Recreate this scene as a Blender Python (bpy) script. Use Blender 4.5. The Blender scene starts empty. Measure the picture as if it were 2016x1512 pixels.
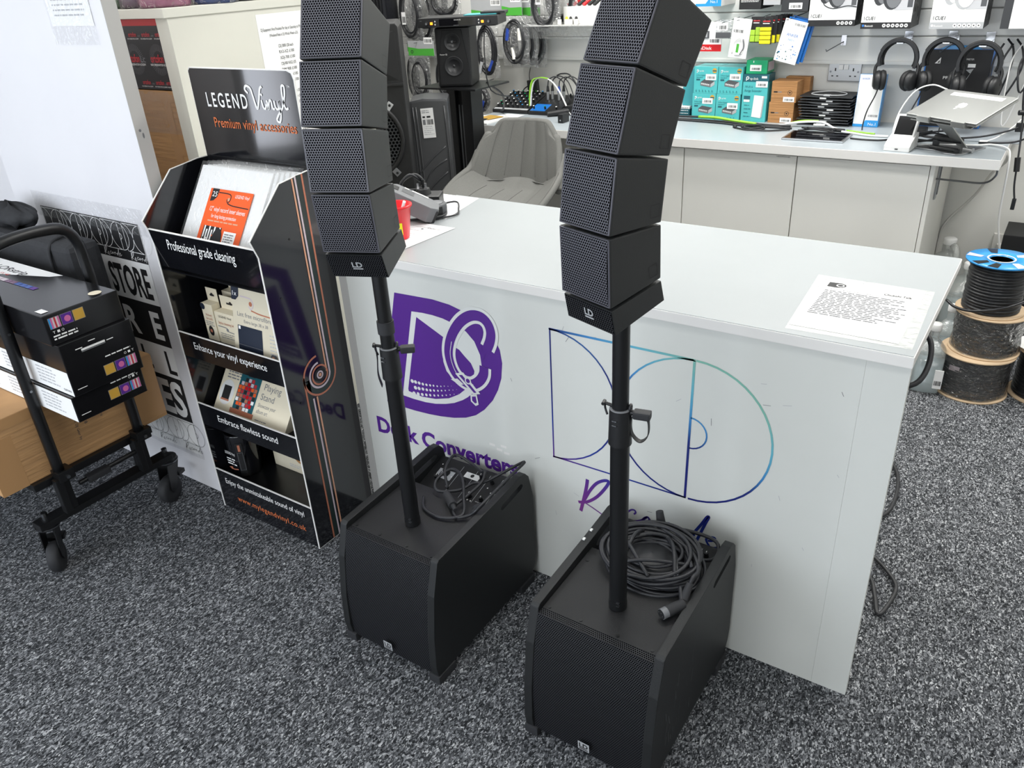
import bpy, bmesh, math, random
from math import sin, cos, pi, radians, sqrt
from mathutils import Matrix, Vector
S = bpy.context.scene
COL = S.collection
R = random.Random(7)

# ------------------------------------------------------------------ camera, world, daylight, exposure
def look(yaw, pitch, roll):
    f = Vector((sin(yaw)*cos(pitch), cos(yaw)*cos(pitch), sin(pitch)))
    rt = Vector((cos(yaw), -sin(yaw), 0)); up = rt.cross(f)
    r2 = rt*cos(roll) + up*sin(roll); u2 = up*cos(roll) - rt*sin(roll)
    return Matrix((r2, u2, -f)).transposed().to_4x4()
cam = bpy.data.objects.new('camera', bpy.data.cameras.new('camera')); COL.objects.link(cam)
cam.matrix_world = Matrix.Translation((0, 0, 1.64)) @ look(radians(-35.276), radians(-27.929), radians(-3.416))
cam.data.sensor_width = 36; cam.data.lens = 36*1567.6/2016; cam.data.clip_start = .02
S.camera = cam
W = bpy.data.worlds.new('sky'); S.world = W; W.use_nodes = True
W.node_tree.nodes['Background'].inputs[0].default_value = (.75, .87, 1, 1)
W.node_tree.nodes['Background'].inputs[1].default_value = 1.5
S.view_settings.view_transform = 'Standard'; S.view_settings.look = 'None'
S.view_settings.gamma = 1; S.view_settings.use_curve_mapping = False
S.view_settings.exposure = 0.1
def area(name, loc, target, sx, sy, power, col):
    d = bpy.data.lights.new(name, 'AREA'); d.shape = 'RECTANGLE'; d.size = sx; d.size_y = sy; d.energy = power; d.color = col
    o = bpy.data.objects.new(name, d); COL.objects.link(o); o.location = loc
    o.rotation_euler = (Vector(target)-Vector(loc)).to_track_quat('-Z', 'Y').to_euler(); return o
# daylight entering the shop windows at the left, plus an added frontal fill
area('window_daylight', (-3.2, -2.6, 1.5), (-2.6, 1.3, .9), 2.2, 2.0, 52, (.84, .90, 1))
area('window_daylight', (-.5, -2.6, 1.6), (-.9, 3.5, 1.1), 2.4, 1.9, 42, (.97, .98, 1))  # added fill for upright faces; front window opening widened to suit it
area('window_daylight', (-5.85, -1.66, 1.3), (-1.8, 1.3, 1.2), .55, 2.0, 15, (.9, .92, 1))
CEIL = [(-2.6, .3), (-1.0, .3), (.6, .3), (-2.6, 2.0), (-1.0, 2.0), (.6, 2.0), (-2.6, 3.4), (-1.0, 3.4), (.6, 3.4)]
for i, (x, y) in enumerate(CEIL):
    area('ceiling_lamp_light', (x, y, 2.66), (x, y, 0), .58, .58, {.3: 3, 2.0: 10, 3.4: 30}[y], (1, .985, .95))

# ------------------------------------------------------------------ materials
def lin(c):
    c /= 255; return c/12.92 if c <= .04045 else ((c+.055)/1.055)**2.4
def rgb(h):
    h = h.lstrip('#'); return (lin(int(h[:2], 16)), lin(int(h[2:4], 16)), lin(int(h[4:], 16)), 1)
MATS = {}
def new(n):
    m = bpy.data.materials.new(n); m.use_nodes = True; MATS[n] = m
    return m, m.node_tree, m.node_tree.nodes['Principled BSDF']
def N(t, k, **a):
    n = t.nodes.new(k)
    for q, v in a.items(): setattr(n, q, v)
    return n
def M(n, h, rough=.5, metal=0, spec=.5, noise=0, nscale=20, bump=0, bscale=200, coat=0, emit=0):
    m, t, b = new(n); c = rgb(h)
    b.inputs['Base Color'].default_value = c; b.inputs['Roughness'].default_value = rough
    b.inputs['Metallic'].default_value = metal; b.inputs['Specular IOR Level'].default_value = spec
    b.inputs['Coat Weight'].default_value = coat; b.inputs['Coat Roughness'].default_value = .06
    co = N(t, 'ShaderNodeTexCoord')
    if noise:
        nz = N(t, 'ShaderNodeTexNoise'); nz.inputs['Scale'].default_value = nscale; nz.inputs['Detail'].default_value = 4
        t.links.new(co.outputs['Object'], nz.inputs['Vector'])
        r = N(t, 'ShaderNodeValToRGB'); r.color_ramp.elements[0].position = .3; r.color_ramp.elements[1].position = .7
        r.color_ramp.elements[0].color = [x*(1-noise) for x in c[:3]]+[1]; r.color_ramp.elements[1].color = [min(1, x*(1+noise)) for x in c[:3]]+[1]
        t.links.new(nz.outputs['Fac'], r.inputs['Fac']); t.links.new(r.outputs['Color'], b.inputs['Base Color'])
    if bump:
        nz = N(t, 'ShaderNodeTexNoise'); nz.inputs['Scale'].default_value = bscale; nz.inputs['Detail'].default_value = 3
        t.links.new(co.outputs['Object'], nz.inputs['Vector'])
        bp = N(t, 'ShaderNodeBump'); bp.inputs['Strength'].default_value = bump; bp.inputs['Distance'].default_value = .002
        t.links.new(nz.outputs['Fac'], bp.inputs['Height']); t.links.new(bp.outputs['Normal'], b.inputs['Normal'])
    if emit:
        b.inputs['Emission Color'].default_value = c; b.inputs['Emission Strength'].default_value = emit
    return m
def grille(n, pitch, hole, h, hdark, rough=.45):
    """perforated steel: round holes in a hexagonal grid, laid out in metres on the UV map"""
    m, t, b = new(n); L = t.links.new
    uv = N(t, 'ShaderNodeUVMap')
    sc = N(t, 'ShaderNodeVectorMath', operation='MULTIPLY'); sc.inputs[1].default_value = (1/pitch, 1/(pitch*sqrt(3)), 0)
    L(uv.outputs[0], sc.inputs[0]); ds = []
    for off in ((0, 0, 0), (.5, .5, 0)):
        a = N(t, 'ShaderNodeVectorMath', operation='ADD'); a.inputs[1].default_value = off; L(sc.outputs[0], a.inputs[0])
        f = N(t, 'ShaderNodeVectorMath', operation='FRACTION'); L(a.outputs[0], f.inputs[0])
        s = N(t, 'ShaderNodeVectorMath', operation='SUBTRACT'); s.inputs[1].default_value = (.5, .5, 0); L(f.outputs[0], s.inputs[0])
        k = N(t, 'ShaderNodeVectorMath', operation='MULTIPLY'); k.inputs[1].default_value = (1, sqrt(3), 0); L(s.outputs[0], k.inputs[0])
        l = N(t, 'ShaderNodeVectorMath', operation='LENGTH'); L(k.outputs[0], l.inputs[0]); ds.append(l.outputs['Value'])
    mn = N(t, 'ShaderNodeMath', operation='MINIMUM'); L(ds[0], mn.inputs[0]); L(ds[1], mn.inputs[1])
    r = N(t, 'ShaderNodeValToRGB'); e = r.color_ramp.elements
    e[0].position = hole*.88; e[0].color = rgb(hdark); e[1].position = hole*1.12; e[1].color = rgb(h)
    L(mn.outputs[0], r.inputs['Fac']); L(r.outputs['Color'], b.inputs['Base Color'])
    rr = N(t, 'ShaderNodeMapRange'); rr.inputs['From Min'].default_value = hole*.88; rr.inputs['From Max'].default_value = hole*1.12
    rr.inputs['To Min'].default_value = 1; rr.inputs['To Max'].default_value = rough
    L(mn.outputs[0], rr.inputs['Value']); L(rr.outputs[0], b.inputs['Roughness'])
    sp = N(t, 'ShaderNodeMapRange'); sp.inputs['From Min'].default_value = hole*.88; sp.inputs['From Max'].default_value = hole*1.12
    sp.inputs['To Max'].default_value = .5
    L(mn.outputs[0], sp.inputs['Value']); L(sp.outputs[0], b.inputs['Specular IOR Level'])
    bp = N(t, 'ShaderNodeBump'); bp.inputs['Strength'].default_value = .6; bp.inputs['Distance'].default_value = .0015
    L(mn.outputs[0], bp.inputs['Height']); L(bp.outputs['Normal'], b.inputs['Normal'])
def film(n, h, haze, rough=.08, bump=.5, bscale=60, refl=.55):
    """thin clear plastic: mostly see-through, glossy reflections, a little milky haze"""
    m, t, b = new(n); L = t.links.new; out = t.nodes['Material Output']
    b.inputs['Base Color'].default_value = rgb(h); b.inputs['Roughness'].default_value = .5; b.inputs['Specular IOR Level'].default_value = .2
    tr = N(t, 'ShaderNodeBsdfTransparent'); gl = N(t, 'ShaderNodeBsdfGlossy'); gl.inputs['Roughness'].default_value = rough
    lw = N(t, 'ShaderNodeLayerWeight'); lw.inputs['Blend'].default_value = .35
    mu = N(t, 'ShaderNodeMath', operation='MULTIPLY_ADD'); mu.inputs[1].default_value = refl; mu.inputs[2].default_value = .06; L(lw.outputs['Fresnel'], mu.inputs[0])
    m1 = N(t, 'ShaderNodeMixShader'); m1.inputs[0].default_value = haze; L(tr.outputs[0], m1.inputs[1]); L(b.outputs[0], m1.inputs[2])
    m2 = N(t, 'ShaderNodeMixShader'); L(mu.outputs[0], m2.inputs[0]); L(m1.outputs[0], m2.inputs[1]); L(gl.outputs[0], m2.inputs[2]); L(m2.outputs[0], out.inputs[0])
    if bump:
        co = N(t, 'ShaderNodeTexCoord'); nz = N(t, 'ShaderNodeTexNoise'); nz.inputs['Scale'].default_value = bscale; nz.inputs['Distortion'].default_value = 1.2
        L(co.outputs['Object'], nz.inputs['Vector']); bp = N(t, 'ShaderNodeBump'); bp.inputs['Strength'].default_value = bump; bp.inputs['Distance'].default_value = .02
        L(nz.outputs['Fac'], bp.inputs['Height'])
        for q in (b, gl, lw): L(bp.outputs['Normal'], q.inputs['Normal'])
def carpet():
    m, t, b = new('carpet'); L = t.links.new
    co = N(t, 'ShaderNodeTexCoord')
    mp = N(t, 'ShaderNodeMapping'); mp.inputs['Rotation'].default_value = (0, 0, .5); mp.inputs['Scale'].default_value = (1, .55, 1); L(co.outputs['Object'], mp.inputs['Vector'])
    n0 = N(t, 'ShaderNodeTexNoise'); n0.inputs['Scale'].default_value = 130; n0.inputs['Detail'].default_value = 2; L(mp.outputs[0], n0.inputs['Vector'])
    sh = N(t, 'ShaderNodeMix', data_type='VECTOR'); sh.inputs['Factor'].default_value = .012; L(mp.outputs[0], sh.inputs['A']); L(n0.outputs['Color'], sh.inputs['B'])
    n1 = N(t, 'ShaderNodeTexVoronoi'); n1.inputs['Scale'].default_value = 330; L(sh.outputs['Result'], n1.inputs['Vector'])
    sx = N(t, 'ShaderNodeSeparateColor'); L(n1.outputs['Color'], sx.inputs[0])
    n2 = N(t, 'ShaderNodeTexNoise'); n2.inputs['Scale'].default_value = 40; n2.inputs['Detail'].default_value = 3; L(co.outputs['Object'], n2.inputs['Vector'])
    ad = N(t, 'ShaderNodeMath', operation='MULTIPLY_ADD'); ad.inputs[1].default_value = .22; L(n2.outputs['Fac'], ad.inputs[0]); L(sx.outputs[0], ad.inputs[2])
    r = N(t, 'ShaderNodeValToRGB'); e = r.color_ramp.elements
    e[0].position = .08; e[0].color = rgb('#1a1b1d'); e[1].position = 1.0; e[1].color = rgb('#cfd0d2')
    for p, c in ((.45, '#404245'), (.75, '#6f7175'), (.9, '#9c9ea1')): e.new(p).color = rgb(c)
    mul = N(t, 'ShaderNodeMath', operation='MULTIPLY'); mul.inputs[1].default_value = .86; L(ad.outputs[0], mul.inputs[0])
    L(mul.outputs[0], r.inputs['Fac']); L(r.outputs['Color'], b.inputs['Base Color'])
    b.inputs['Roughness'].default_value = .95; b.inputs['Specular IOR Level'].default_value = .1
    bp = N(t, 'ShaderNodeBump'); bp.inputs['Strength'].default_value = .8; bp.inputs['Distance'].default_value = .004
    L(sx.outputs[1], bp.inputs['Height']); L(bp.outputs['Normal'], b.inputs['Normal'])
carpet()
def gradient(n):
    """vinyl lettering printed with a colour fade: purple low left, navy, sky blue, sea green high right"""
    m, t, b = new(n); L = t.links.new
    co = N(t, 'ShaderNodeTexCoord'); mp = N(t, 'ShaderNodeVectorMath', operation='DOT_PRODUCT'); mp.inputs[1].default_value = (.7, 0, 1.2)
    L(co.outputs['Object'], mp.inputs[0])
    mr = N(t, 'ShaderNodeMapRange'); mr.inputs['From Min'].default_value = .39; mr.inputs['From Max'].default_value = 1.22; L(mp.outputs['Value'], mr.inputs['Value'])
    r = N(t, 'ShaderNodeValToRGB'); e = r.color_ramp.elements
    e[0].position = 0; e[0].color = rgb('#7a3a8a'); e[1].position = 1; e[1].color = rgb('#7fb8a8')
    for p, c in ((.13, '#5b2f86'), (.28, '#1f3a94'), (.45, '#1b1f6b'), (.68, '#1f2f78'), (.77, '#3f86c0'), (.88, '#63b0c4')): e.new(p).color = rgb(c)
    L(mr.outputs[0], r.inputs['Fac']); L(r.outputs['Color'], b.inputs['Base Color']); b.inputs['Roughness'].default_value = .4
gradient('vinyl_fade')
def cardboard(n, h):
    m, t, b = new(n); L = t.links.new
    co = N(t, 'ShaderNodeTexCoord'); mp = N(t, 'ShaderNodeMapping'); mp.inputs['Scale'].default_value = (6, 6, 90); L(co.outputs['Object'], mp.inputs['Vector'])
    n1 = N(t, 'ShaderNodeTexNoise'); n1.inputs['Scale'].default_value = 1; n1.inputs['Detail'].default_value = 4; L(mp.outputs[0], n1.inputs['Vector'])
    r = N(t, 'ShaderNodeValToRGB'); e = r.color_ramp.elements; c = rgb(h)
    e[0].position = .3; e[0].color = [x*.86 for x in c[:3]]+[1]; e[1].position = .7; e[1].color = [x*1.1 for x in c[:3]]+[1]
    L(n1.outputs['Fac'], r.inputs['Fac']); L(r.outputs['Color'], b.inputs['Base Color']); b.inputs['Roughness'].default_value = .75
    bp = N(t, 'ShaderNodeBump'); bp.inputs['Strength'].default_value = .5; bp.inputs['Distance'].default_value = .008; L(n1.outputs['Fac'], bp.inputs['Height']); L(bp.outputs['Normal'], b.inputs['Normal'])
cardboard('card', '#bd9263'); cardboard('card_b', '#a8794a'); cardboard('card_c', '#c79f74')
M('tape', '#b98f62', .25); M('wall', '#e6e5df', .6, noise=.02, nscale=3); M('slat', '#e8e8e4', .35); M('groove', '#8d8d89', .6)
M('ceiling', '#e8e8e4', .8); M('lamp', '#ffffff', .5, emit=3)
M('board', '#e4e3e6', .45, noise=.015, nscale=4); M('edge', '#b4b3b0', .5); M('cream', '#cfc8ba', .6)
M('white', '#e6e6e4', .4); M('whitecab', '#efeee8', .42); M('panel', '#d6d8d3', .38, noise=.02, nscale=5)
M('top', '#9fa4a6', .32, noise=.015, nscale=8); M('top2', '#a2aaaf', .3, noise=.02, nscale=8); M('topdark', '#8e959b', .4); M('topedge', '#e6e4e0', .35)
M('unit', '#d7d6cb', .5, noise=.02, nscale=6)
M('cab', '#131416', .55, bump=.25, bscale=500); M('cabside', '#17191a', .5, bump=.2, bscale=600); M('cabedge', '#303236', .5); M('arr', '#1f2122', .5, bump=.15, bscale=700); M('arred', '#4d4d55', .35)
grille('gr_arr', .0052, .36, '#5a5a62', '#08080a', .4); grille('gr_sub', .0050, .34, '#232428', '#040405', .5); grille('gr_pa', .016, .36, '#2b2d30', '#08090a', .5)
M('blackmetal', '#121315', .35, spec=.5); M('blackplastic', '#17181a', .45); M('black', '#101113', .6); M('rubber', '#26272a', .7); M('cable', '#232427', .5); M('cablehi', '#222327', .45)
M('chrome', '#c8c9cb', .18, metal=1); M('silver', '#b9babb', .35, metal=1); M('alu', '#b3b4b2', .42, metal=.9); M('steel', '#85878a', .3, metal=1)
M('gloss', '#141519', .12, spec=.6, coat=.4); M('glossin', '#101114', .3); M('cardedge', '#ecebe7', .6)
M('copper', '#b8745a', .35); M('peach', '#d9a283', .35); M('lilac', '#cdbfc6', .35); M('deepgreen', '#22302e', .3)
M('purple', '#55278a', .4); M('vinylwhite', '#dcdedb', .4); M('ink', '#1a1a1c', .6); M('inkgrey', '#7f8083', .6); M('inklight', '#b7b8bb', .6)
M('paper', '#f4f4f3', .6); M('paperpink', '#f1eff0', .5); M('txtwhite', '#f4f4f2', .5); M('txtorange', '#d0703f', .5)
M('orange', '#ee5e22', .45); M('cream2', '#e9dfc6', .5); M('navy', '#1c2536', .5); M('beige', '#d8cfb8', .5)
M('red', '#c8141e', .3); M('redcup', '#e01722', .25); M('redprint', '#b8323a', .4); M('ortofon', '#1b1a1d', .3)
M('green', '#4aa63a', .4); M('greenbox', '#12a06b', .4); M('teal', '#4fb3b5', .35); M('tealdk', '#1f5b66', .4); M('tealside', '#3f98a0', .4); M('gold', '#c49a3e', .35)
M('blue', '#1668b8', .35); M('bluebright', '#2391d6', .3); M('blueplug', '#27459c', .4); M('yellow', '#e8dc1a', .4); M('lime', '#a5cc3a', .4); M('limecord', '#8fc93a', .4)
M('fabric', '#6c6c69', .95, spec=.15, noise=.08, nscale=300, bump=.4, bscale=900); M('seam', '#5e5e5c', .9)
M('bagcase', '#2a2b2e', .8, noise=.15, nscale=60, bump=.4, bscale=500); M('ledbox', '#141416', .16, spec=.6); M('wraplt', '#b6b0c8', .3)
M('greywrap', '#4b4c4e', .28, bump=.5, bscale=18, spec=.6); M('pinkbag', '#c86a9d', .2, bump=.4, bscale=60); M('bluebag', '#2c56a8', .2, bump=.4, bscale=60); M('greenbag', '#3f6b45', .2, bump=.4, bscale=60); M('purplebag', '#6b4468', .2, bump=.4, bscale=60); M('dkbag', '#1f2024', .2, bump=.4, bscale=60)
M('screen', '#0c0c10', .06, spec=.6); M('cone', '#2a2b2d', .4); M('led', '#ff8a20', .4, emit=3); M('grey', '#6d6f72', .5); M('ltgrey', '#a9abad', .5); M('midgrey', '#4d4f52', .5)
M('spoolcard', '#cdb393', .8); M('reelblue', '#2e8fd0', .3); M('wire', '#1e1f22', .35); M('plugwhite', '#e3e1db', .4); M('lidgrey', '#55595e', .5)
film('clear', '#f2f5f5', .05, .08, .4, 40, .25); film('clearbag', '#f4f6f7', .10, .12, 1.0, 34, .9); film('lam', '#d3d9d8', .30, .15, .1); film('jug', '#f0f5f0', .22, .2, .1); film('liquid', '#c9e0e8', .45, .08, 0); film('wrapclear', '#ffffff', .03, .06, 1.0, 38, .8); film('gripbag', '#eef2f4', .22, .1, .9, 40)
# ------------------------------------------------------------------ mesh building
def frame(o, x, y):
    x = Vector(x).normalized(); y = Vector(y); y = (y-x*y.dot(x)).normalized(); z = x.cross(y)
    m = Matrix((x, y, z)).transposed().to_4x4(); m.translation = Vector(o); return m
def FY(y, x0=0, z0=0): return frame((x0, y, z0), (1, 0, 0), (0, 0, 1))       # upright sheet facing the front (-y)
def FX(x, y0=0, z0=0): return frame((x, y0, z0), (0, 1, 0), (0, 0, 1))       # upright sheet facing +x
def FZ(z, x0=0, y0=0, a=0): return frame((x0, y0, z), (cos(a), sin(a), 0), (-sin(a), cos(a), 0))   # lying sheet facing up
def catmull(p, n, closed=False):
    p = [Vector(q) for q in p]; out = []; L = len(p)
    if L < 3 or n < 2: return p
    for i in range(L if closed else L-1):
        a = p[(i-1) % L] if closed or i > 0 else p[0]*2-p[1]; b = p[i]; c = p[(i+1) % L]
        d = p[(i+2) % L] if closed or i+2 < L else p[-1]*2-p[-2]
        for k in range(n):
            t = k/n
            out.append(.5*((2*b)+(c-a)*t+(2*a-5*b+4*c-d)*t*t+(3*b-a-3*c+d)*t**3))
    if not closed: out.append(p[-1])
    return out
TXT = {}
class B:
    def __init__(s, X=None):
        s.bm = bmesh.new(); s.uv = s.bm.loops.layers.uv.new('UV'); s.ms = []; s.X = X or Matrix.Identity(4)
    def mi(s, m):
        if m not in s.ms: s.ms.append(m)
        return s.ms.index(m)
    def add(s, vs, fs, m, smooth=False, uvs=None, X=None):
        T = s.X @ X if X is not None else s.X
        v = [s.bm.verts.new(T @ Vector(p)) for p in vs]; k = s.mi(m)
        for f in fs:
            try: F = s.bm.faces.new([v[i] for i in f])
            except ValueError: continue
            F.material_index = k; F.smooth = smooth
            if uvs:
                for l, i in zip(F.loops, f): l[s.uv].uv = uvs[i]
        return s
    def take(s, t, m, X=None, smooth=False):
        t.verts.index_update()
        s.add([v.co.copy() for v in t.verts], [[v.index for v in f.verts] for f in t.faces], m, smooth, None, X); t.free(); return s
    def box(s, x0, x1, y0, y1, z0, z1, m, bev=0, X=None, seg=2):
        t = bmesh.new(); bmesh.ops.create_cube(t, size=1)
        for v in t.verts: v.co = Vector(((x0+x1)/2+v.co.x*(x1-x0), (y0+y1)/2+v.co.y*(y1-y0), (z0+z1)/2+v.co.z*(z1-z0)))
        if bev: bmesh.ops.bevel(t, geom=t.edges[:], offset=bev, segments=seg, profile=.7, affect='EDGES')
        return s.take(t, m, X)
    def hexa(s, p, m, bev=0, X=None):
        """p: bottom ring of 4 then top ring of 4"""
        t = bmesh.new(); v = [t.verts.new(Vector(q)) for q in p]
        for f in ((3, 2, 1, 0), (4, 5, 6, 7), (0, 1, 5, 4), (1, 2, 6, 5), (2, 3, 7, 6), (3, 0, 4, 7)): t.faces.new([v[i] for i in f])
        if bev: bmesh.ops.bevel(t, geom=t.edges[:], offset=bev, segments=2, profile=.7, affect='EDGES')
        return s.take(t, m, X)
    def cyl(s, a, b, r, m, r2=None, seg=16, X=None, smooth=True):
        a = Vector(a); b = Vector(b); r2 = r if r2 is None else r2
        d = (b-a).normalized(); u = d.orthogonal().normalized(); w = d.cross(u); vs = []
        for c, q in ((a, r), (b, r2)):
            for i in range(seg): vs.append(c+(u*cos(2*pi*i/seg)+w*sin(2*pi*i/seg))*q)
        s.add(vs, [(i, (i+1) % seg, seg+(i+1) % seg, seg+i) for i in range(seg)], m, smooth, None, X)
        s.add(vs[:seg], [tuple(range(seg-1, -1, -1))], m, False, None, X); s.add(vs[seg:], [tuple(range(seg))], m, False, None, X); return s
    def tube(s, pts, r, m, seg=7, n=5, closed=False, X=None):
        p = catmull(pts, n, closed); L = len(p); vs = []; u = None
        for i in range(L):
            a = p[i-1] if (closed or i) else p[0]; b = p[(i+1) % L] if (closed or i < L-1) else p[-1]
            d = (b-a); d = d.normalized() if d.length > 1e-9 else Vector((0, 0, 1))
            if u is None: u = d.orthogonal().normalized()
            u = (u-d*u.dot(d)); u = u.normalized() if u.length > 1e-6 else d.orthogonal().normalized(); w = d.cross(u)
            vs += [p[i]+(u*cos(2*pi*k/seg)+w*sin(2*pi*k/seg))*r for k in range(seg)]
        fs = [(i*seg+k, i*seg+(k+1) % seg, ((i+1) % L)*seg+(k+1) % seg, ((i+1) % L)*seg+k) for i in range(L if closed else L-1) for k in range(seg)]
        if not closed: fs += [tuple(range(seg-1, -1, -1)), tuple((L-1)*seg+k for k in range(seg))]
        return s.add(vs, fs, m, True, None, X)
    def strip(s, pts, w, th, m, side=(0, 1, 0), n=6, X=None):
        """flat strap of width w along side"""
        p = catmull(pts, n); sd = Vector(side)*w/2; vs = []; L = len(p)
        for i in range(L):
            d = (p[min(i+1, L-1)]-p[max(i-1, 0)]).normalized(); nn = d.cross(sd).normalized()*th/2
            vs += [p[i]-sd-nn, p[i]+sd-nn, p[i]+sd+nn, p[i]-sd+nn]
        fs = [(i*4+k, i*4+(k+1) % 4, i*4+4+(k+1) % 4, i*4+4+k) for i in range(L-1) for k in range(4)]+[(3, 2, 1, 0), tuple(L*4-4+k for k in range(4))]
        return s.add(vs, fs, m, False, None, X)
    def lathe(s, prof, m, seg=28, X=None, smooth=True):
        vs = []; L = len(prof)
        for r, z in prof: vs += [(r*cos(2*pi*i/seg), r*sin(2*pi*i/seg), z) for i in range(seg)]
        fs = [(j*seg+i, j*seg+(i+1) % seg, (j+1)*seg+(i+1) % seg, (j+1)*seg+i) for j in range(L-1) for i in range(seg)]
        if prof[0][0] > 1e-4: fs.append(tuple(range(seg-1, -1, -1)))
        if prof[-1][0] > 1e-4: fs.append(tuple((L-1)*seg+i for i in range(seg)))
        return s.add(vs, fs, m, smooth, None, X)
    def poly(s, pts, m, F, d=0):
        return s.add([(x, y, d) for x, y in pts], [tuple(range(len(pts)))], m, False, None, F)
    def rect(s, x0, y0, x1, y1, m, F, d=0): return s.poly([(x0, y0), (x1, y0), (x1, y1), (x0, y1)], m, F, d)
    def disc(s, c, r, m, F, d=0, seg=20, ry=None):
        ry = ry or r; return s.poly([(c[0]+r*cos(2*pi*i/seg), c[1]+ry*sin(2*pi*i/seg)) for i in range(seg)], m, F, d)
    def prism(s, pts, d0, d1, m, F=None, bev=0):
        """2-D outline pts in frame F swept from depth d0 to d1"""
        t = bmesh.new(); L = len(pts)
        a = [t.verts.new((x, y, d0)) for x, y in pts]; b = [t.verts.new((x, y, d1)) for x, y in pts]
        t.faces.new(a[::-1]); t.faces.new(b)
        for i in range(L): t.faces.new([a[i], a[(i+1) % L], b[(i+1) % L], b[i]])
        bmesh.ops.recalc_face_normals(t, faces=t.faces)
        if bev: bmesh.ops.bevel(t, geom=t.edges[:], offset=bev, segments=2, profile=.7, affect='EDGES')
        return s.take(t, m, F)
    def stroke(s, pts, w, m, F, d=0, n=6, closed=False, taper=None):
        p = [q.to_2d() for q in catmull([(x, y, 0) for x, y in pts], n, closed)]; L = len(p); vs = []
        for i in range(L):
            a = p[i-1] if (closed or i) else p[0]; b = p[(i+1) % L] if (closed or i < L-1) else p[-1]
            t = (b-a); t = t.normalized() if t.length > 1e-9 else Vector((1, 0)); k = Vector((-t.y, t.x))*w/2
            if taper: k = k*taper(i/max(1, L-1))
            vs += [(p[i].x+k.x, p[i].y+k.y, d), (p[i].x-k.x, p[i].y-k.y, d)]
        return s.add(vs, [(i*2, i*2+1, ((i+1) % L)*2+1, ((i+1) % L)*2) for i in range(L if closed else L-1)], m, False, None, F)
    def text(s, body, x, y, size, m, F, w=None, d=.0006, al='L', bold=0, shear=0, sp=1):
        k = (body, bold, shear, sp)
        if k not in TXT:
            c = bpy.data.curves.new('t', 'FONT'); c.body = body; c.size = 1; c.offset = bold; c.shear = shear; c.space_character = sp; c.resolution_u = 3
            o = bpy.data.objects.new('t', c); me = o.to_mesh()
            TXT[k] = ([v.co.to_2d() for v in me.vertices], [tuple(p.vertices) for p in me.polygons]); o.to_mesh_clear(); bpy.data.objects.remove(o); bpy.data.curves.remove(c)
        v, f = TXT[k]; x1 = max(q.x for q in v); x0 = min(q.x for q in v)
        sx = w/(x1-x0) if w else size
        ox = {'L': -x0, 'C': -(x0+x1)/2, 'R': -x1}[al]
        return s.add([(x+(q.x+ox)*sx, y+q.y*size, d) for q in v], f, m, False, None, F)
    def lines(s, x0, y0, x1, rows, step, th, m, F, d=.0006, seed=1, ragged=.35):
        """rows of print too small to read, broken into words"""
        r = random.Random(seed)
        for i in range(rows):
            x = x0; e = x1-(x1-x0)*ragged*r.random(); y = y0-i*step
            while x < e:
                w = min(e-x, (.4+r.random()*1.4)*th*4); s.rect(x, y, x+w, y+th, m, F, d); x += w+th*.9
        return s
    def bars(s, x0, y0, x1, y1, m, F, d=.0008, seed=3):
        r = random.Random(seed); x = x0; u = (x1-x0)/48
        while x < x1-u:
            w = u*r.choice((1, 1, 2)); s.rect(x, y0, x+w, y1, m, F, d); x += w+u*r.choice((1, 1, 2))
        return s
    def sheet(s, fn, nu, nv, m, ul=1, vl=1, X=None, smooth=True, th=0):
        vs = []; uv = []
        for j in range(nv+1):
            for i in range(nu+1): vs.append(Vector(fn(i/nu, j/nv))); uv.append((ul*i/nu, vl*j/nv))
        W = nu+1; fs = [(j*W+i, j*W+i+1, (j+1)*W+i+1, (j+1)*W+i) for j in range(nv) for i in range(nu)]
        return s.add(vs, fs, m, smooth, uv, X)
MW = {}
def build(name, b, parent=None, world=True):
    bm = b.bm
    if parent is not None and world: bm.transform(MW[parent.name].inverted())
    me = bpy.data.meshes.new(name); bm.to_mesh(me); bm.free()
    for m in b.ms: me.materials.append(MATS[m])
    o = bpy.data.objects.new(name, me); COL.objects.link(o); o.parent = parent
    MW[o.name] = (MW[parent.name] if parent is not None else Matrix.Identity(4)); return o
def tag(o, label, cat, group=None):
    o['label'] = label; o['category'] = cat
    if group: o['group'] = group
    return o
def thing(name, label, cat, loc, rz=0, group=None):
    o = bpy.data.objects.new(name, None); COL.objects.link(o); o.location = loc; o.rotation_euler = (0, 0, rz); o.empty_display_size = .05
    MW[o.name] = Matrix.Translation(loc) @ Matrix.Rotation(rz, 4, 'Z'); return tag(o, label, cat, group)
def solo(name, b, label, cat, group=None):
    vs = [v.co for v in b.bm.verts]
    c = Vector(((min(v.x for v in vs)+max(v.x for v in vs))/2, (min(v.y for v in vs)+max(v.y for v in vs))/2, min(v.z for v in vs)))
    b.bm.transform(Matrix.Translation(-c)); o = build(name, b); o.location = c; MW[o.name] = Matrix.Translation(c); return tag(o, label, cat, group)
def struct(name, b):
    o = build(name, b); o['kind'] = 'structure'; return o
def part(name, b, parent, label=None, world=True):
    o = build(name, b, parent, world)
    if label: o['label'] = label
    return o
def dup(root, loc, rz, label, group=None):
    r = root.copy(); COL.objects.link(r); r.location = loc; r.rotation_euler = (0, 0, rz); r['label'] = label
    if group: r['group'] = group
    for ch in list(root.children):
        c = ch.copy(); COL.objects.link(c); c.parent = r
        for g in ch.children:
            e = g.copy(); COL.objects.link(e); e.parent = c
    return r
def L2(T): return lambda p: T @ Vector(p)
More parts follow.
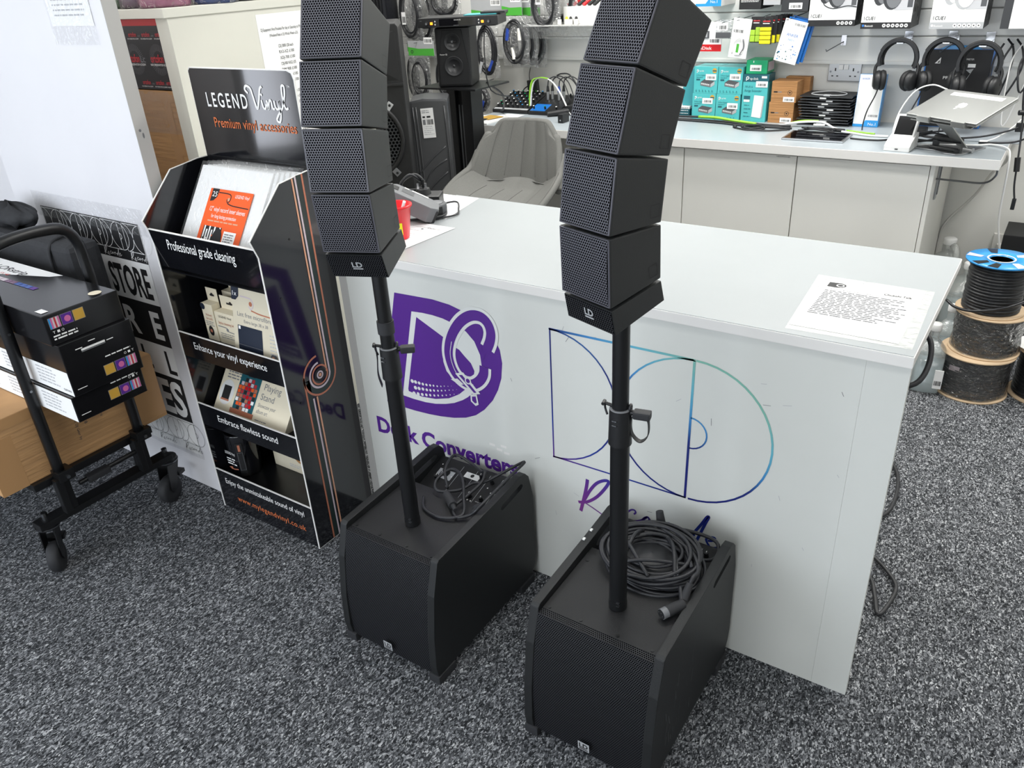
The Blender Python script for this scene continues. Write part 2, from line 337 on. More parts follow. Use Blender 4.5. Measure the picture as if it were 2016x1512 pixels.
# ------------------------------------------------------------------ the room
struct('floor', B().box(-6, 3, -3, 4.5, -.05, 0, 'carpet'))
b = B(); b.box(-6, 3, -3, 4.5, 2.7, 2.75, 'ceiling'); struct('ceiling', b)
for i, (x, y) in enumerate(CEIL):
    b = B(); b.box(x-.31, x+.31, y-.31, y+.31, 2.685, 2.70, 'edge'); b.box(x-.29, x+.29, y-.29, y+.29, 2.68, 2.69, 'lamp')
    struct('trim_%d' % (i+1), b)  # LED ceiling lamp: thin frame with a glowing face
# back wall with slatwall boards above the worktop
b = B(); b.box(-6, 3, 4.32, 4.42, 0, 2.7, 'wall')
z = 1.13
while z < 2.6:
    b.prism([(4.300, z+.004), (4.300, z+.106), (4.305, z+.109), (4.32, z+.109), (4.32, z), (4.305, z)], -5.2, 3, 'slat', frame((0, 0, 0), (0, 1, 0), (0, 0, 1)))
    b.box(-5.2, 3, 4.312, 4.322, z-.006, z+.002, 'groove'); z += .1125
b.box(-5.2, 3, 4.294, 4.32, 1.118, 1.134, 'slat', .002)
struct('wall_back', b)
struct('wall_right', B().box(2.9, 3, -3, 4.4, 0, 2.7, 'wall'))
b = B(); b.box(-6, -3.02, 1.55, 1.65, 0, 2.7, 'board'); b.box(-3.12, -3.02, 1.50, 1.56, 0, 2.7, 'cream'); struct('wall_left', b)
b = B(); b.box(-6, -5.9, -3, -1.97, 0, 2.7, 'wall'); b.box(-6, -5.9, -1.35, 4.4, 0, 2.7, 'wall'); b.box(-6, -5.9, -1.97, -1.35, 0, .28, 'wall'); b.box(-6, -5.9, -1.97, -1.35, 2.34, 2.7, 'wall'); struct('wall_far_left', b)
b = B()
for y in (-1.97, -1.39): b.box(-5.98, -5.92, y, y+.04, .28, 2.34, 'board')
for z in (.28, 2.30): b.box(-5.98, -5.92, -1.97, -1.35, z, z+.04, 'board')
struct('window_2', b)
b = B(); b.box(-6, -4.4, -3, -2.9, 0, 2.7, 'wall'); b.box(.9, 3, -3, -2.9, 0, 2.7, 'wall'); b.box(-4.4, .9, -3, -2.9, 0, .4, 'wall'); b.box(-4.4, .9, -3, -2.9, 2.6, 2.7, 'wall')
struct('wall_front', b)
b = B()
for x in (-4.4, -1.95, -1.75, .84): b.box(x, x+.06, -2.98, -2.92, .4, 2.6, 'board')
for z in (.4, 2.54): b.box(-4.4, .9, -2.98, -2.92, z, z+.06, 'board')
struct('window_1', b)

# ------------------------------------------------------------------ reception counter
t = thing('reception_counter', 'white counter with grey worktop, purple logo and outlined logo on its front', 'counter', (-.92, 1.56, 0))
b = B(); b.box(-1.715, -.147, 1.537, 2.16, .9095, .934, 'topedge', .002); b.box(-1.713, -.149, 1.539, 2.158, .9335, .9352, 'top'); part('worktop', b, t)
b = B(); b.box(-1.70, -.2323, 1.552, 1.57, .0, .9095, 'panel'); b.box(-.2320, -.150, 1.552, 1.57, 0, .9095, 'panel'); b.box(-1.702, -1.672, 1.5505, 1.57, 0, .9095, 'edge', .001)
part('front_panel', b, t)
b = B(); b.box(-1.70, -1.68, 1.57, 2.12, 0, .9095, 'panel'); b.box(-.62, -.60, 1.57, 2.05, 0, .9095, 'panel'); b.box(-1.68, -.62, 1.9, 1.92, .45, .47, 'panel'); part('support_panel', b, t)
F = FY(1.5517)
DOTS= [(-1.46,.552,.0127),(-1.447,.552,.0117),(-1.433,.552,.0107),(-1.419,.552,.0097),(-1.405,.553,.0087),(-1.391,.555,.0077),(-1.378,.557,.0067),(-1.364,.559,.0057),(-1.35,.562,.0047),(-1.337,.566,.0037),(-1.323,.569,.0027),(-1.31,.573,.0017),(-1.45,.532,.0127),(-1.436,.533,.0117),(-1.421,.535,.0107),(-1.406,.536,.0097),(-1.392,.538,.0087),(-1.378,.541,.0077),(-1.363,.544,.0067),(-1.349,.548,.0057),(-1.335,.552,.0047),(-1.32,.557,.0037),(-1.306,.561,.0027),(-1.292,.566,.0017),(-1.458,.511,.0127),(-1.442,.513,.0117),(-1.426,.515,.0107),(-1.41,.518,.0097),(-1.395,.521,.0087),(-1.379,.524,.0077),(-1.364,.528,.0067),(-1.348,.532,.0057),(-1.333,.537,.0047),(-1.318,.542,.0037),(-1.303,.548,.0027),(-1.287,.553,.0017)]
D_outer = [(-1.487,.829),(-1.42,.831),(-1.348,.833),(-1.29,.828),(-1.24,.816),(-1.202,.801),(-1.171,.783),(-1.148,.758),(-1.131,.727),(-1.126,.688),(-1.132,.641),(-1.146,.601),(-1.166,.564),(-1.198,.525),(-1.23,.498),(-1.268,.479),(-1.312,.466),(-1.363,.457),(-1.409,.452),(-1.462,.449),(-1.519,.449),(-1.576,.452),(-1.521,.706)]
D_white = [(-1.43,.782),(-1.39,.785),(-1.354,.785),(-1.318,.782),(-1.287,.775),(-1.245,.763),(-1.214,.734),(-1.198,.697),(-1.195,.657),(-1.202,.613),(-1.229,.574),(-1.255,.55),(-1.274,.536),(-1.306,.518),(-1.339,.506),(-1.378,.496),(-1.417,.491),(-1.463,.49),(-1.506,.492)]
D_in = [(-1.414,.768),(-1.318,.723),(-1.33,.683),(-1.331,.646),(-1.323,.618),(-1.301,.597),(-1.261,.574),(-1.285,.552),(-1.324,.529),(-1.376,.513),(-1.428,.507),(-1.479,.513),(-1.48,.521)]
D_leaf = [(-1.286,.703),(-1.269,.697),(-1.251,.68),(-1.232,.664),(-1.222,.642),(-1.227,.622),(-1.248,.62),(-1.277,.627),(-1.29,.645),(-1.295,.67)]
D_wedge = [(-1.246,.762),(-1.2,.799),(-1.176,.787),(-1.186,.76),(-1.191,.734),(-1.19,.714),(-1.177,.707),(-1.191,.678),(-1.197,.702),(-1.211,.732),(-1.228,.751)]
ring = [(-1.171,.723),(-1.16,.748),(-1.156,.774),(-1.165,.799),(-1.187,.813),(-1.218,.81),(-1.251,.789),(-1.279,.756),(-1.299,.718),(-1.308,.68),(-1.304,.647),(-1.29,.618),(-1.265,.6),(-1.235,.597),(-1.208,.614),(-1.191,.639),(-1.187,.664)]
shell = [(-1.291,.619),(-1.262,.629),(-1.207,.574),(-1.233,.565)]
shell_in = [(-1.278,.617),(-1.266,.62),(-1.22,.575),(-1.229,.572)]
stylus = [(-1.243,.563),(-1.22,.57),(-1.216,.537),(-1.227,.53),(-1.243,.541)]
wing = [(-1.309,.596),(-1.285,.604),(-1.263,.59),(-1.281,.585)]
r1 = [(-.868,.399),(-.871,.375),(-.878,.339),(-.89,.286)]
r2 = [(-.897,.314),(-.87,.324),(-.841,.35),(-.816,.386),(-.804,.412),(-.816,.413),(-.839,.397),(-.859,.368),(-.878,.328)]
r3 = [(-.88,.32),(-.854,.311),(-.829,.301),(-.805,.29)]
r4 = [(-.805,.29),(-.793,.309),(-.788,.325),(-.798,.332),(-.807,.32),(-.803,.299),(-.788,.288),(-.773,.297)]
s1 = [(-.729,.335),(-.724,.343),(-.728,.349),(-.738,.346),(-.749,.332),(-.754,.317),(-.746,.309),(-.737,.311),(-.718,.318),(-.706,.326),(-.698,.336),(-.69,.341),(-.685,.338)]
s2 = [(-.685,.338),(-.687,.325),(-.694,.312),(-.701,.312),(-.703,.321),(-.698,.333),(-.69,.341)]
s3 = [(-.685,.338),(-.677,.33),(-.661,.33),(-.649,.33)]
s4 = [(-.645,.346),(-.647,.329),(-.652,.303)]
s5 = [(-.652,.318),(-.643,.333),(-.633,.343),(-.627,.343),(-.624,.334),(-.616,.328),(-.603,.324),(-.591,.326)]
s6 = [(-.562,.33),(-.564,.338),(-.576,.338),(-.589,.327),(-.596,.31),(-.59,.307),(-.577,.32),(-.564,.338),(-.545,.373),(-.532,.4),(-.527,.402),(-.535,.378),(-.545,.346),(-.555,.314),(-.559,.29)]
s7 = [(-.525,.33),(-.515,.333),(-.507,.341),(-.509,.346),(-.52,.343),(-.529,.334),(-.527,.325),(-.52,.315),(-.513,.306),(-.516,.301),(-.519,.306),(-.511,.312),(-.497,.319),(-.479,.324)]
b = B(); b.poly(D_outer, 'purple', F, .0003); b.poly(D_white, 'vinylwhite', F, .0006); b.poly(D_in, 'purple', F, .0009); b.poly(D_leaf, 'purple', F, .0009); b.poly(D_wedge, 'purple', F, .0009)
for x, z, r in DOTS: b.disc((x, z), r*.5, 'vinylwhite', F, .0012, 10)
b.stroke(ring, .048, 'vinylwhite', F, .0014); b.stroke(ring, .030, 'purple', F, .0017); b.disc(ring[0], .011, 'purple', F, .0016)
b.poly(shell, 'vinylwhite', F, .002); b.poly(shell_in, 'purple', F, .0023); b.poly(wing, 'vinylwhite', F, .002); b.poly(stylus, 'vinylwhite', F, .002)
b.poly([(x*.6-.492, z*.6+.220) for x, z in stylus], 'purple', F, .0023); b.disc((-1.247, .606), .011, 'vinylwhite', F, .0024); b.disc((-1.247, .606), .007, 'purple', F, .0026)
b.stroke([(x+.006, z) for x, z in ring[8:14]], .002, 'vinylwhite', F, .0019)
part('purple_logo', b, t, 'purple letter D logo with a record arm drawn in white')
b = B(); b.text('Deck Converters', -1.634, .328, .078, 'purple', F, .540, .0004, bold=.034); part('lettering', b, t, 'purple shop lettering')
b = B(); w = .0042; C = (-.590, .630); Q = .191
arc = lambda c, r, a0, a1, n=24: [(c[0]+r*cos(radians(a0+(a1-a0)*i/n)), c[1]+r*sin(radians(a0+(a1-a0)*i/n))) for i in range(n+1)]
b.stroke([(-.972, .821), (-.972, .439)], .004, 'vinyl_fade', F, .0004, 1); b.stroke([(-.974, .821), (-.780, .821), (-.586, .821)], .006, 'vinyl_fade', F, .0004, 1)
b.stroke([(-.974, .440), (-.780, .440), (-.590, .439)], w, 'vinyl_fade', F, .0004, 1)
b.stroke(arc((-.975, .630), Q, 90, -90), w, 'vinyl_fade', F, .0004, 1); b.stroke(arc(C, Q, 90, 270), .0046, 'vinyl_fade', F, .0004, 1); b.stroke(arc((-.584, .630), Q, 90, -90), .0052, 'vinyl_fade', F, .0004, 1)
b.stroke([(-.588, .821), (-.590, .630), (-.592, .439)], .0062, 'vinyl_fade', F, .0004, 1); b.stroke(arc((-.589, .628), .042, 90, -90, 14), .004, 'vinyl_fade', F, .0004, 1)
part('outline_logo', b, t, 'thin outlined double D logo fading from purple to sea green')
b = B(); b.stroke(r1, .010, 'vinyl_fade', F, .0004); b.stroke(r2, .009, 'vinyl_fade', F, .0005); b.stroke(r3, .0035, 'vinyl_fade', F, .0004)
for q, ww in ((r4, .006), (s1, .005), (s2, .006), (s3, .0035), (s4, .010), (s5, .006), (s6, .0075), (s7, .006)): b.stroke(q, ww, 'vinyl_fade', F, .0005)
part('script_lettering', b, t, 'handwritten Records lettering in fading colours')
b = B(); rr = random.Random(5)
for i in range(22):
    x = -1.1+rr.random()*.9; z = .2+rr.random()*.65; a = rr.random()*6; l = .006+rr.random()*.014
    b.stroke([(x, z), (x+l*cos(a), z+l*sin(a))], .0012, 'inklight' if i % 3 else 'inkgrey', F, .0003, 1)
for x, z in ((-1.165, .40), (-1.15, .415), (-1.19, .41), (-1.14, .395)): b.rect(x, z, x+.02, z+.008, 'topedge', F, .0003)
part('scuff_marks', b, t)

# things lying on the counter
b = B(FZ(.9356)); r = [(-.423, 1.901), (-.400, 1.561), (-.157, 1.568), (-.168, 1.899)]
b.poly(r[1::-1]+r[:1:-1], 'lam', Matrix.Identity(4), .0002)
Fp = FZ(.9360, -.402, 1.578, radians(-.5)); b.rect(.006, .005, .219, .295, 'paper', Fp @ Matrix.Translation((0, 0, -.9360+.0004+.9360-.0)) if False else Matrix.Translation((-.404, 1.578, .0006)))
b.X = Matrix.Identity(4); Fq = FZ(.9366, -.404, 1.578)
b.prism([(.018, .255), (.018, .283), (.045, .284), (.056, .277), (.058, .268), (.052, .258), (.04, .254)], 0, .0002, 'ink', Fq); b.disc((.045, .268), .009, 'paper', Fq, .0004); b.disc((.045, .268), .006, 'ink', Fq, .0006)
b.text('Chukchi Talk', .20, .252, .014, 'ink', Fq, .058, .0004, 'R', .02); b.text('Software Release Policy - Deck Converters - Purchase', .03, .238, .008, 'ink', Fq, .155, .0004)
b.lines(.02, .228, .205, 16, .0095, .0036, 'inkgrey', Fq, .0004, 4)
solo('laminated_notice', b, 'laminated white A4 notice lying at the right end of the counter', 'notice')
b = B(FZ(.9356)); I = Matrix.Identity(4)
b.poly([(-1.805, 2.149), (-1.86, 1.94), (-1.564, 1.905), (-1.612, 2.149)][::-1], 'paper', I, .0003); b.lines(-1.74, 2.10, -1.64, 5, .012, .004, 'inklight', I, .0006, 5)
solo('paper_sheet', b, 'white sheet at the back edge of the counter under the charger and adaptor', 'paper')
b = B(FZ(.9356)); b.poly([(-1.70, 1.842), (-1.69, 1.600), (-1.49, 1.615), (-1.477, 1.839)], 'paperpink', I, .0010)  # pink bounce from the red tub is put into the paper colour
for i in range(6): b.rect(-1.66, 1.64+i*.033, -1.52-.01*(i % 3), 1.6412+i*.033, 'inkgrey', I, .0014)
b.text('Collection', -1.555, 1.80, .014, 'ink', I, None, .0014); b.disc((-1.565, 1.79), .004, 'ink', I, .0014)
solo('form_sheet', b, 'white ruled form lying beside the red tub on the counter', 'paper')
t = thing('red_tub', 'small red plastic tub on the counter behind the left speaker column', 'tub', (-1.572, 1.690, .9375))
b = B(Matrix.Translation((-1.572, 1.690, .9375))); b.lathe([(.030, 0), (.033, .004), (.044, .092), (.049, .094), (.049, .1), (.043, .1), (.032, .008), (.0, .008)], 'redcup'); 
b.rect(-.012, .02, .012, .055, 'yellow', frame((.038*.72, -.038*.72, 0), (.7, .7, 0), (.0, .0, 1)), .006); part('body', b, t)
b = B(Matrix.Translation((-1.572, 1.690, .9375))); b.cyl((-.01, .0, .012), (.045, -.008, .115), .0045, 'white'); part('stirrer', b, t, 'white stick')
t = thing('battery_charger', 'grey and black power tool battery charger leaning by the red tub', 'charger', (-1.640, 1.850, .937))
X = Matrix.Translation((-1.640, 1.850, .990)) @ Matrix.Rotation(radians(35), 4, 'Z') @ Matrix.Rotation(radians(28), 4, 'Y')
b = B(X); b.prism([(-.07, -.05), (.05, -.05), (.075, -.03), (.075, .03), (.05, .05), (-.07, .05), (-.085, .025), (-.085, -.025)], -.024, .024, 'grey', bev=.004); b.rect(-.05, -.012, -.01, .03, 'midgrey', I, .0245); part('body', b, t)
b = B(X); b.box(.03, .078, -.034, .034, -.03, .018, 'blackplastic', .005); b.rect(.038, -.02, .072, .02, 'midgrey', I, .0186); b.box(-.088, -.06, -.02, .02, -.018, .026, 'black', .003); part('foot', b, t)
b = B(X); b.rect(-.045, .034, -.030, .044, 'white', I, .0250); b.rect(-.02, .034, .035, .046, 'white', I, .0250); part('sticker', b, t)
t = thing('power_adaptor', 'black mains adaptor lying with its three pins up at the back of the counter', 'adaptor', (-1.715, 1.985, .937))
X = Matrix.Translation((-1.715, 1.985, .937)) @ Matrix.Rotation(radians(28), 4, 'Z'); b = B(X)
b.box(-.075, .06, -.04, .04, .0, .045, 'blackplastic', .006); b.rect(.0, .006, .05, .02, 'white', frame((0, -.0405, .012), (1, 0, 0), (0, 0, 1))); part('body', b, t)
b = B(X); b.cyl((0, 0, .045), (0, 0, .062), .027, 'blackplastic', .022); b.box(-.004, .004, .010, .016, .06, .088, 'blackmetal'); b.box(-.016, -.009, -.012, -.008, .06, .082, 'chrome'); b.box(.009, .016, -.012, -.008, .06, .082, 'chrome'); part('plug', b, t)
b = B(X); b.tube([(-.06, 0, .045), (-.075, .01, .075), (-.05, .03, .095), (-.02, .025, .10), (.0, .03, .07), (-.03, .035, .05), (-.065, .02, .055), (-.07, .0, .08), (-.04, .01, .105), (-.01, .03, .08)], .005, 'cable'); part('cord', b, t)
t = thing('tape_measure', 'round black tape measure with an orange lock button', 'tape measure', (-1.620, 1.925, .937))
b = B(Matrix.Translation((-1.620, 1.925, .937)) @ Matrix.Rotation(radians(-15), 4, 'Z')); b.lathe([(.0, 0), (.036, 0), (.038, .004), (.038, .036), (.034, .04), (.0, .04)], 'midgrey'); b.lathe([(.0, .0402), (.027, .0402), (.024, .042), (0, .042)], 'grey'); b.box(.0, .042, -.038, .0, .0, .036, 'black', .004); part('case', b, t)
b = B(Matrix.Translation((-1.620, 1.925, .937)) @ Matrix.Rotation(radians(-15), 4, 'Z')); b.box(-.004, .022, -.045, -.032, .008, .030, 'orange', .003); part('lock_button', b, t, 'orange lock button')
b = B(); z = .9405; b.tube([(-1.66, 1.99, z+.01), (-1.62, 2.035, z+.012), (-1.585, 2.00, z), (-1.555, 1.945, z), (-1.59, 1.885, z), (-1.66, 1.835, z), (-1.63, 1.835, z+.006), (-1.585, 1.875, z+.007), (-1.575, 1.915, z+.006), (-1.60, 1.955, z+.012), (-1.625, 1.97, z+.02)], .003, 'cable', n=8)
solo('thin_black_lead', b, 'thin black lead looping over the counter from the charger', 'cable')
b = B(); b.tube([(-.19, 1.80, .895), (-.148, 1.78, .87), (-.138, 1.74, .83), (-.152, 1.70, .80), (-.2, 1.68, .79)], .006, 'cable'); b.tube([(-.3, 1.8, .90), (-.22, 1.81, .898), (-.19, 1.80, .895)], .006, 'cable')
solo('hanging_cable', b, 'black cable looping out under the right end of the counter', 'cable')
z = .012
b = B(); b.tube([(-.45, 2.75, z), (-.30, 2.70, z), (-.242, 2.62, z), (-.216, 2.535, z), (-.206, 2.425, z), (-.216, 2.333, z), (-.27, 2.24, z)], .006, 'cable'); solo('floor_cable', b, 'black cable bowing out on the carpet behind the counter front, the farther one', 'cable')
b = B(); b.tube([(-.26, 2.15, z), (-.196, 2.097, z), (-.148, 2.048, z), (-.120, 2.0, z), (-.122, 1.929, z), (-.139, 1.862, z), (-.162, 1.930, z), (-.188, 2.0, z), (-.24, 2.05, z)], .006, 'cable'); solo('floor_cable', b, 'black cable folded to a point on the carpet beside the counter end', 'cable')
# ------------------------------------------------------------------ column speaker systems
def logo(b, F, x, z, s, m='ltgrey', framed=True):
    """square maker's plate: LD over a line of small print"""
    if framed: b.rect(x-s*.55, z-s*.45, x+s*.55, z+s*.55, m, F, .0006); m2 = 'black'
    else: m2 = m
    b.text('LD', x, z-s*.12, s*.72, m2, F, s*.86, .0010, 'C', .03); b.rect(x-s*.42, z-s*.34, x+s*.42, z-s*.22, m2, F, .0010)
SIDE = [(.004, .026), (-.002, .06), (.004, .16), (.022, .28), (.048, .368), (.056, .374), (.30, .388), (.418, .398), (.442, .394), (.458, .376), (.476, .30), (.478, .09), (.470, .055), (.455, .034), (.44, .028)]
def subwoofer(x, y, label):
    t = thing('subwoofer', label, 'subwoofer', (x, y, 0), 0, 'subwoofers of the two column systems'); hw = .162
    X = Matrix.Translation((x, y, 0))
    for s in (-1, 1):
        b = B(X @ Matrix.Translation((s*(hw-.011), 0, 0)))
        b.prism(SIDE, -.011, .011, 'cabside', frame((0, 0, 0), (0, 1, 0), (0, 0, 1)), .003)
        o = part('side_panel', b, t); b = B(X @ Matrix.Translation((s*(hw-.011), 0, 0)))
        b.prism([(.325, .345), (.418, .356), (.428, .364), (.420, .374), (.327, .364), (.317, .354)], -.02, .02, 'cabside', frame((0, 0, 0), (0, 1, 0), (0, 0, 1)), .004)
        k = build('cutter', b, t); m = o.modifiers.new('grip', 'BOOLEAN'); m.object = k; m.operation = 'DIFFERENCE'; m.solver = 'EXACT'   # grip hole near the rear top
        dg = bpy.context.evaluated_depsgraph_get(); me = bpy.data.meshes.new_from_object(o.evaluated_get(dg)); o.modifiers.clear(); o.data = me; bpy.data.objects.remove(k)
    iw = hw-.022
    b = B(X); b.prism([(.02, .03), (.055, .355), (.295, .3615), (.300, .316), (.325, .316), (.450, .351), (.465, .342), (.468, .03)], -iw, iw, 'cab', frame((0, 0, 0), (0, 1, 0), (0, 0, 1))); part('cabinet', b, t)
    b = B(X); b.prism([(.062, .355), (.27, .3615), (.27, .3645), (.062, .3585)], -iw+.001, iw-.001, 'cab', frame((0, 0, 0), (0, 1, 0), (0, 0, 1)), .0008)
    for sx in (-.125, -.045, .045, .125): b.cyl((sx, .07, .357), (sx, .07, .3600), .004, 'blackmetal')
    for sx in (-.125, .125): b.cyl((sx, .245, .362), (sx, .245, .3650), .004, 'blackmetal')
    part('top_plate', b, t)
    b = B(X)
    def g(u, v):
        z = .022+v*.333; q = v; return (-iw+u*2*iw, .010-.010*4*q*(1-q)*.6+.036*q*q-.002, z)
    b.sheet(g, 1, 12, 'gr_sub', 2*iw, .336); b.sheet(lambda u, v: (-iw+u*2*iw, .044+v*.018, .355+v*.002), 1, 1, 'gr_sub', 2*iw, .018); part('grille', b, t)
    b = B(X); logo(b, frame((.0, -.005, .058), (1, 0, 0), (0, -.02, 1)), 0, 0, .026); part('badge', b, t)
    for sx in (-1, 1):
        for sy in (.012, .40):
            b = B(X); b.box(sx*(hw-.015)-.018, sx*(hw-.015)+.018, sy-.012, sy+.06, 0, .0265, 'rubber', .004); part('foot', b, t)
    # control panel sunk between the side panels, sloping to the back
    b = B(X); P = lambda v, h=0: (.335+v*.125, .302-v*.055+h)
    Fp = frame((0, .325, .3172), (1, 0, 0), (0, .125, .035)); b.rect(-iw+.004, .0, iw-.004, .126, 'black', Fp, 0)
    for gx in (-.05, .0, .045, .088): b.rect(gx, .01, gx+.0012, .118, 'ltgrey', Fp, .0008)
    b.rect(-.115, .055, -.06, .088, 'ltgrey', Fp, .001); b.text('LD', -.105, .064, .02, 'black', Fp, .03, .0014); b.rect(-.03, .085, .02, .105, 'white', Fp, .001); b.disc((-.005, .096), .006, 'ink', Fp, .0014)
    for kx, kz in ((.055, .02), (.1, .015), (.1, .03)): b.rect(kx, kz, kx+.03, kz+.002, 'ltgrey', Fp, .001)
    r = random.Random(3)
    for i in range(16): b.disc((-.12+r.random()*.24, .01+r.random()*.11), .0022, 'white', Fp, .0012, 8)
    part('control_panel', b, t)
    for kx, kz, kr in ((-.085, .078, .011), (-.10, .05, .008), (-.02, .07, .006), (.025, .10, .006), (.03, .03, .007), (.065, .095, .006), (.105, .10, .006), (.105, .075, .006), (.105, .05, .006), (.07, .03, .006), (.105, .028, .006)):
        b = B(Fp); q = X @ Fp; b.X = q; b.cyl((kx, kz, .0005), (kx, kz, .016), kr, 'blackplastic', kr*.82, 12); b.rect(kx-.0008, kz, kx+.0008, kz+kr*.8, 'white', Matrix.Identity(4), .0164); part('knob', b, t)
    return t
subwoofer(-1.195, 1.056, 'black subwoofer on the carpet beside the record accessory stand, mixer knobs on its back')
subwoofer(-.605, 1.056, 'black subwoofer nearest the camera, with a big cable coil on top')

sub = bpy.data.objects['subwoofer.001']; b = B(); F = FX(-.4418); rr = random.Random(4)
for i in range(26): u, v = 1.12+rr.random()*.16, .06+rr.random()*.17; b.stroke([(u, v), (u+.01*rr.uniform(-1, 1), v+.012+.03*rr.random())], .0012, 'midgrey' if i % 3 else 'grey', F, .0004, 1)
part('scuff_marks', b, sub); b = B()
for y, z in ((1.335, .3895), (1.372, .3915)): b.box(-.763, -.757, y, y+.008, z-.001, z+.0022, 'white')
part('edge_chip', b, sub, 'bare pale chip on the panel edge')
COL2 = dict(ad=[(-.074, 1.065), (.044, 1.097), (.034, 1.136), (-.083, 1.112)], m=[
    [(-.086, 1.1175), (.033, 1.1415), (.029, 1.2375), (-.089, 1.2385)], [(-.089, 1.2430), (.029, 1.2415), (.041, 1.3440), (-.073, 1.3650)],
    [(-.072, 1.3685), (.043, 1.3480), (.075, 1.4460), (-.036, 1.4920)], [(-.032, 1.4945), (.076, 1.4495), (.128, 1.5420), (.022, 1.6080)]])
COL1 = dict(ad=[(-.094, 1.075), (.030, 1.101), (.012, 1.1455), (-.117, 1.131)], m=[
    [(-.121, 1.1370), (.006, 1.1500), (-.001, 1.2480), (-.134, 1.2590)], [(-.134, 1.2620), (-.002, 1.2530), (.006, 1.3520), (-.127, 1.3815)],
    [(-.126, 1.3845), (.005, 1.3555), (.036, 1.4510), (-.088, 1.4965)], [(-.085, 1.4990), (.036, 1.4530), (.088, 1.5430), (-.034, 1.6080)]])
def column(px, py, yaw, prof, pb, label, plabel, hand, loop):
    # pole with its height clamp
    t = thing('speaker_pole', plabel, 'pole', (px, py, .362), 0, 'telescopic poles of the column systems'); X = Matrix.Translation((px, py, 0))
    b = B(X); b.cyl((0, 0, .362), (0, 0, .80), .0195, 'blackmetal', seg=24); b.cyl((0, 0, .362), (0, 0, .385), .0205, 'blackmetal', seg=24)
    for z in (.378, .387): b.box(.006, .0125, -.0215, -.017, z, z+.002, 'steel')
    part('lower_tube', b, t)
    b = B(X); b.cyl((0, 0, .80), (0, 0, pb), .0165, 'blackmetal', seg=24); part('upper_tube', b, t)
    if not loop: b = B(X); b.cyl((0, 0, .905), (0, 0, .935), .0195, 'rubber', seg=24); part('rubber_sleeve', b, t)
    b = B(X); b.cyl((0, 0, .790), (0, 0, .868), .0235, 'blackplastic', .0215, 24); b.cyl((0, 0, .868), (0, 0, .870), .0212, 'grey', .020, 24)
    for z in (.838, .848): b.box(-.006, .004, -.0250, -.02, z, z+.003, 'steel', .0008)
    part('clamp_collar', b, t)
    b = B(X @ Matrix.Rotation(hand, 4, 'Z')); b.cyl((.018, 0, .862), (.034, 0, .862), .006, 'blackplastic'); b.box(.026, .060, -.010, .010, .852, .868, 'rubber', .004); part('clamp_lever', b, t)
    b = B(X @ Matrix.Rotation(hand, 4, 'Z')); b.cyl((-.016, 0, .872), (-.033, 0, .876), .0035, 'blackplastic'); b.cyl((-.033, -.007, .876), (-.033, .007, .876), .0035, 'blackplastic'); b.tube([(-.031, .0, .874), (-.031, .003, .862), (-.026, .0, .85)], .0022, 'cable')
    b.tube([(.02+.0*k, .006*cos(k), .872+.006*sin(k)) for k in range(0, 7)], .003, 'cable'); part('safety_pin', b, t)
    b = B(X @ Matrix.Rotation(hand, 4, 'Z')); 
    if loop: b.strip([(.03, 0, .868), (.022, 0, .845), (.024, 0, .815), (.04, 0, .800), (.055, 0, .815), (.056, 0, .845), (.05, 0, .858)], .012, .0016, 'black', (0, 1, 0))
    else: b.strip([(-.030, 0, .872), (-.029, 0, .845), (-.033, .004, .80), (-.028, .008, .765)], .016, .0016, 'black', (0, 1, 0))
    part('strap', b, t)
    # the array: adapter foot and four tilted boxes curving back
    t = thing('speaker_array', label, 'speaker', (px, py, pb), yaw, 'curved array columns of the two systems')
    X = Matrix.Translation((px, py, 0)) @ Matrix.Rotation(yaw, 4, 'Z'); hw = .0615; FS = frame((0, 0, 0), (0, 1, 0), (0, 0, 1))
    b = B(X); b.prism(prof['ad'], -hw, hw, 'arr', FS, .0015); 
    p = prof['ad']; p0, p3 = Vector((0, *p[0])), Vector((0, *p[3])); nn = (p3-p0); L = nn.length; nf = Vector((0, -nn.z, nn.y)).normalized()
    b.sheet(lambda u, v: (-hw+.002+u*(2*hw-.004), *((p0+nn*(.03+.94*v)+nf*.0012).yz)), 1, 1, 'gr_sub', 2*hw-.004, L*.94)
    b.cyl((0, 0, pb-.02), (0, 0, pb+.03), .021, 'arr'); o = part('adapter', b, t)
    b = B(X); q = (p0+p3)/2+nf*.0015; logo(b, frame((.0, q.y, q.z), (1, 0, 0), nn), .002, .002, .026, 'ltgrey', False); part('badge', b, t)
    for k, p in enumerate(prof['m']):
        b = B(X); b.prism([p[0], p[1], p[2], p[3]], -hw, hw, 'arr', FS, .003)
        # seam to the next box and the square cover on each side
        p = [Vector((0, *q)) for q in p]; mod = build('speaker_box', b, t)
        up = (p[3]-p[0]); bk = (p[1]-p[0]); back = (p[2]-p[1])
        b = B(X)
        for s in (-1, 1):
            o = p[1]-bk.normalized()*.028+back.normalized()*.012; a = frame((s*(hw+.0006), o.y, o.z), (0, *bk.yz), (0, *back.yz))
            for e in (((0, 0), (.02, 0)), ((.02, 0), (.02, .021)), ((.02, .021), (0, .021)), ((0, .021), (0, 0))): b.stroke(e, .0009, 'black', a, 0, 1)
        part('side_cover', b, mod)
        b = B(X); nf = Vector((0, -up.z, up.y)).normalized(); L = up.length
        b.box(-hw+.001, hw-.001, 0, .003, 0, 1, 'arr') if False else None
        e = .0045; W = 2*hw-2*e
        def g(u, v):
            c = p[0]+up*((e+v*(L-2*e))/L)+nf*(.0012+.0022*(1-(2*v-1)**2)); return (-hw+e+u*W, c.y, c.z)
        b.sheet(g, 1, 6, 'gr_arr', W, L-2*e)
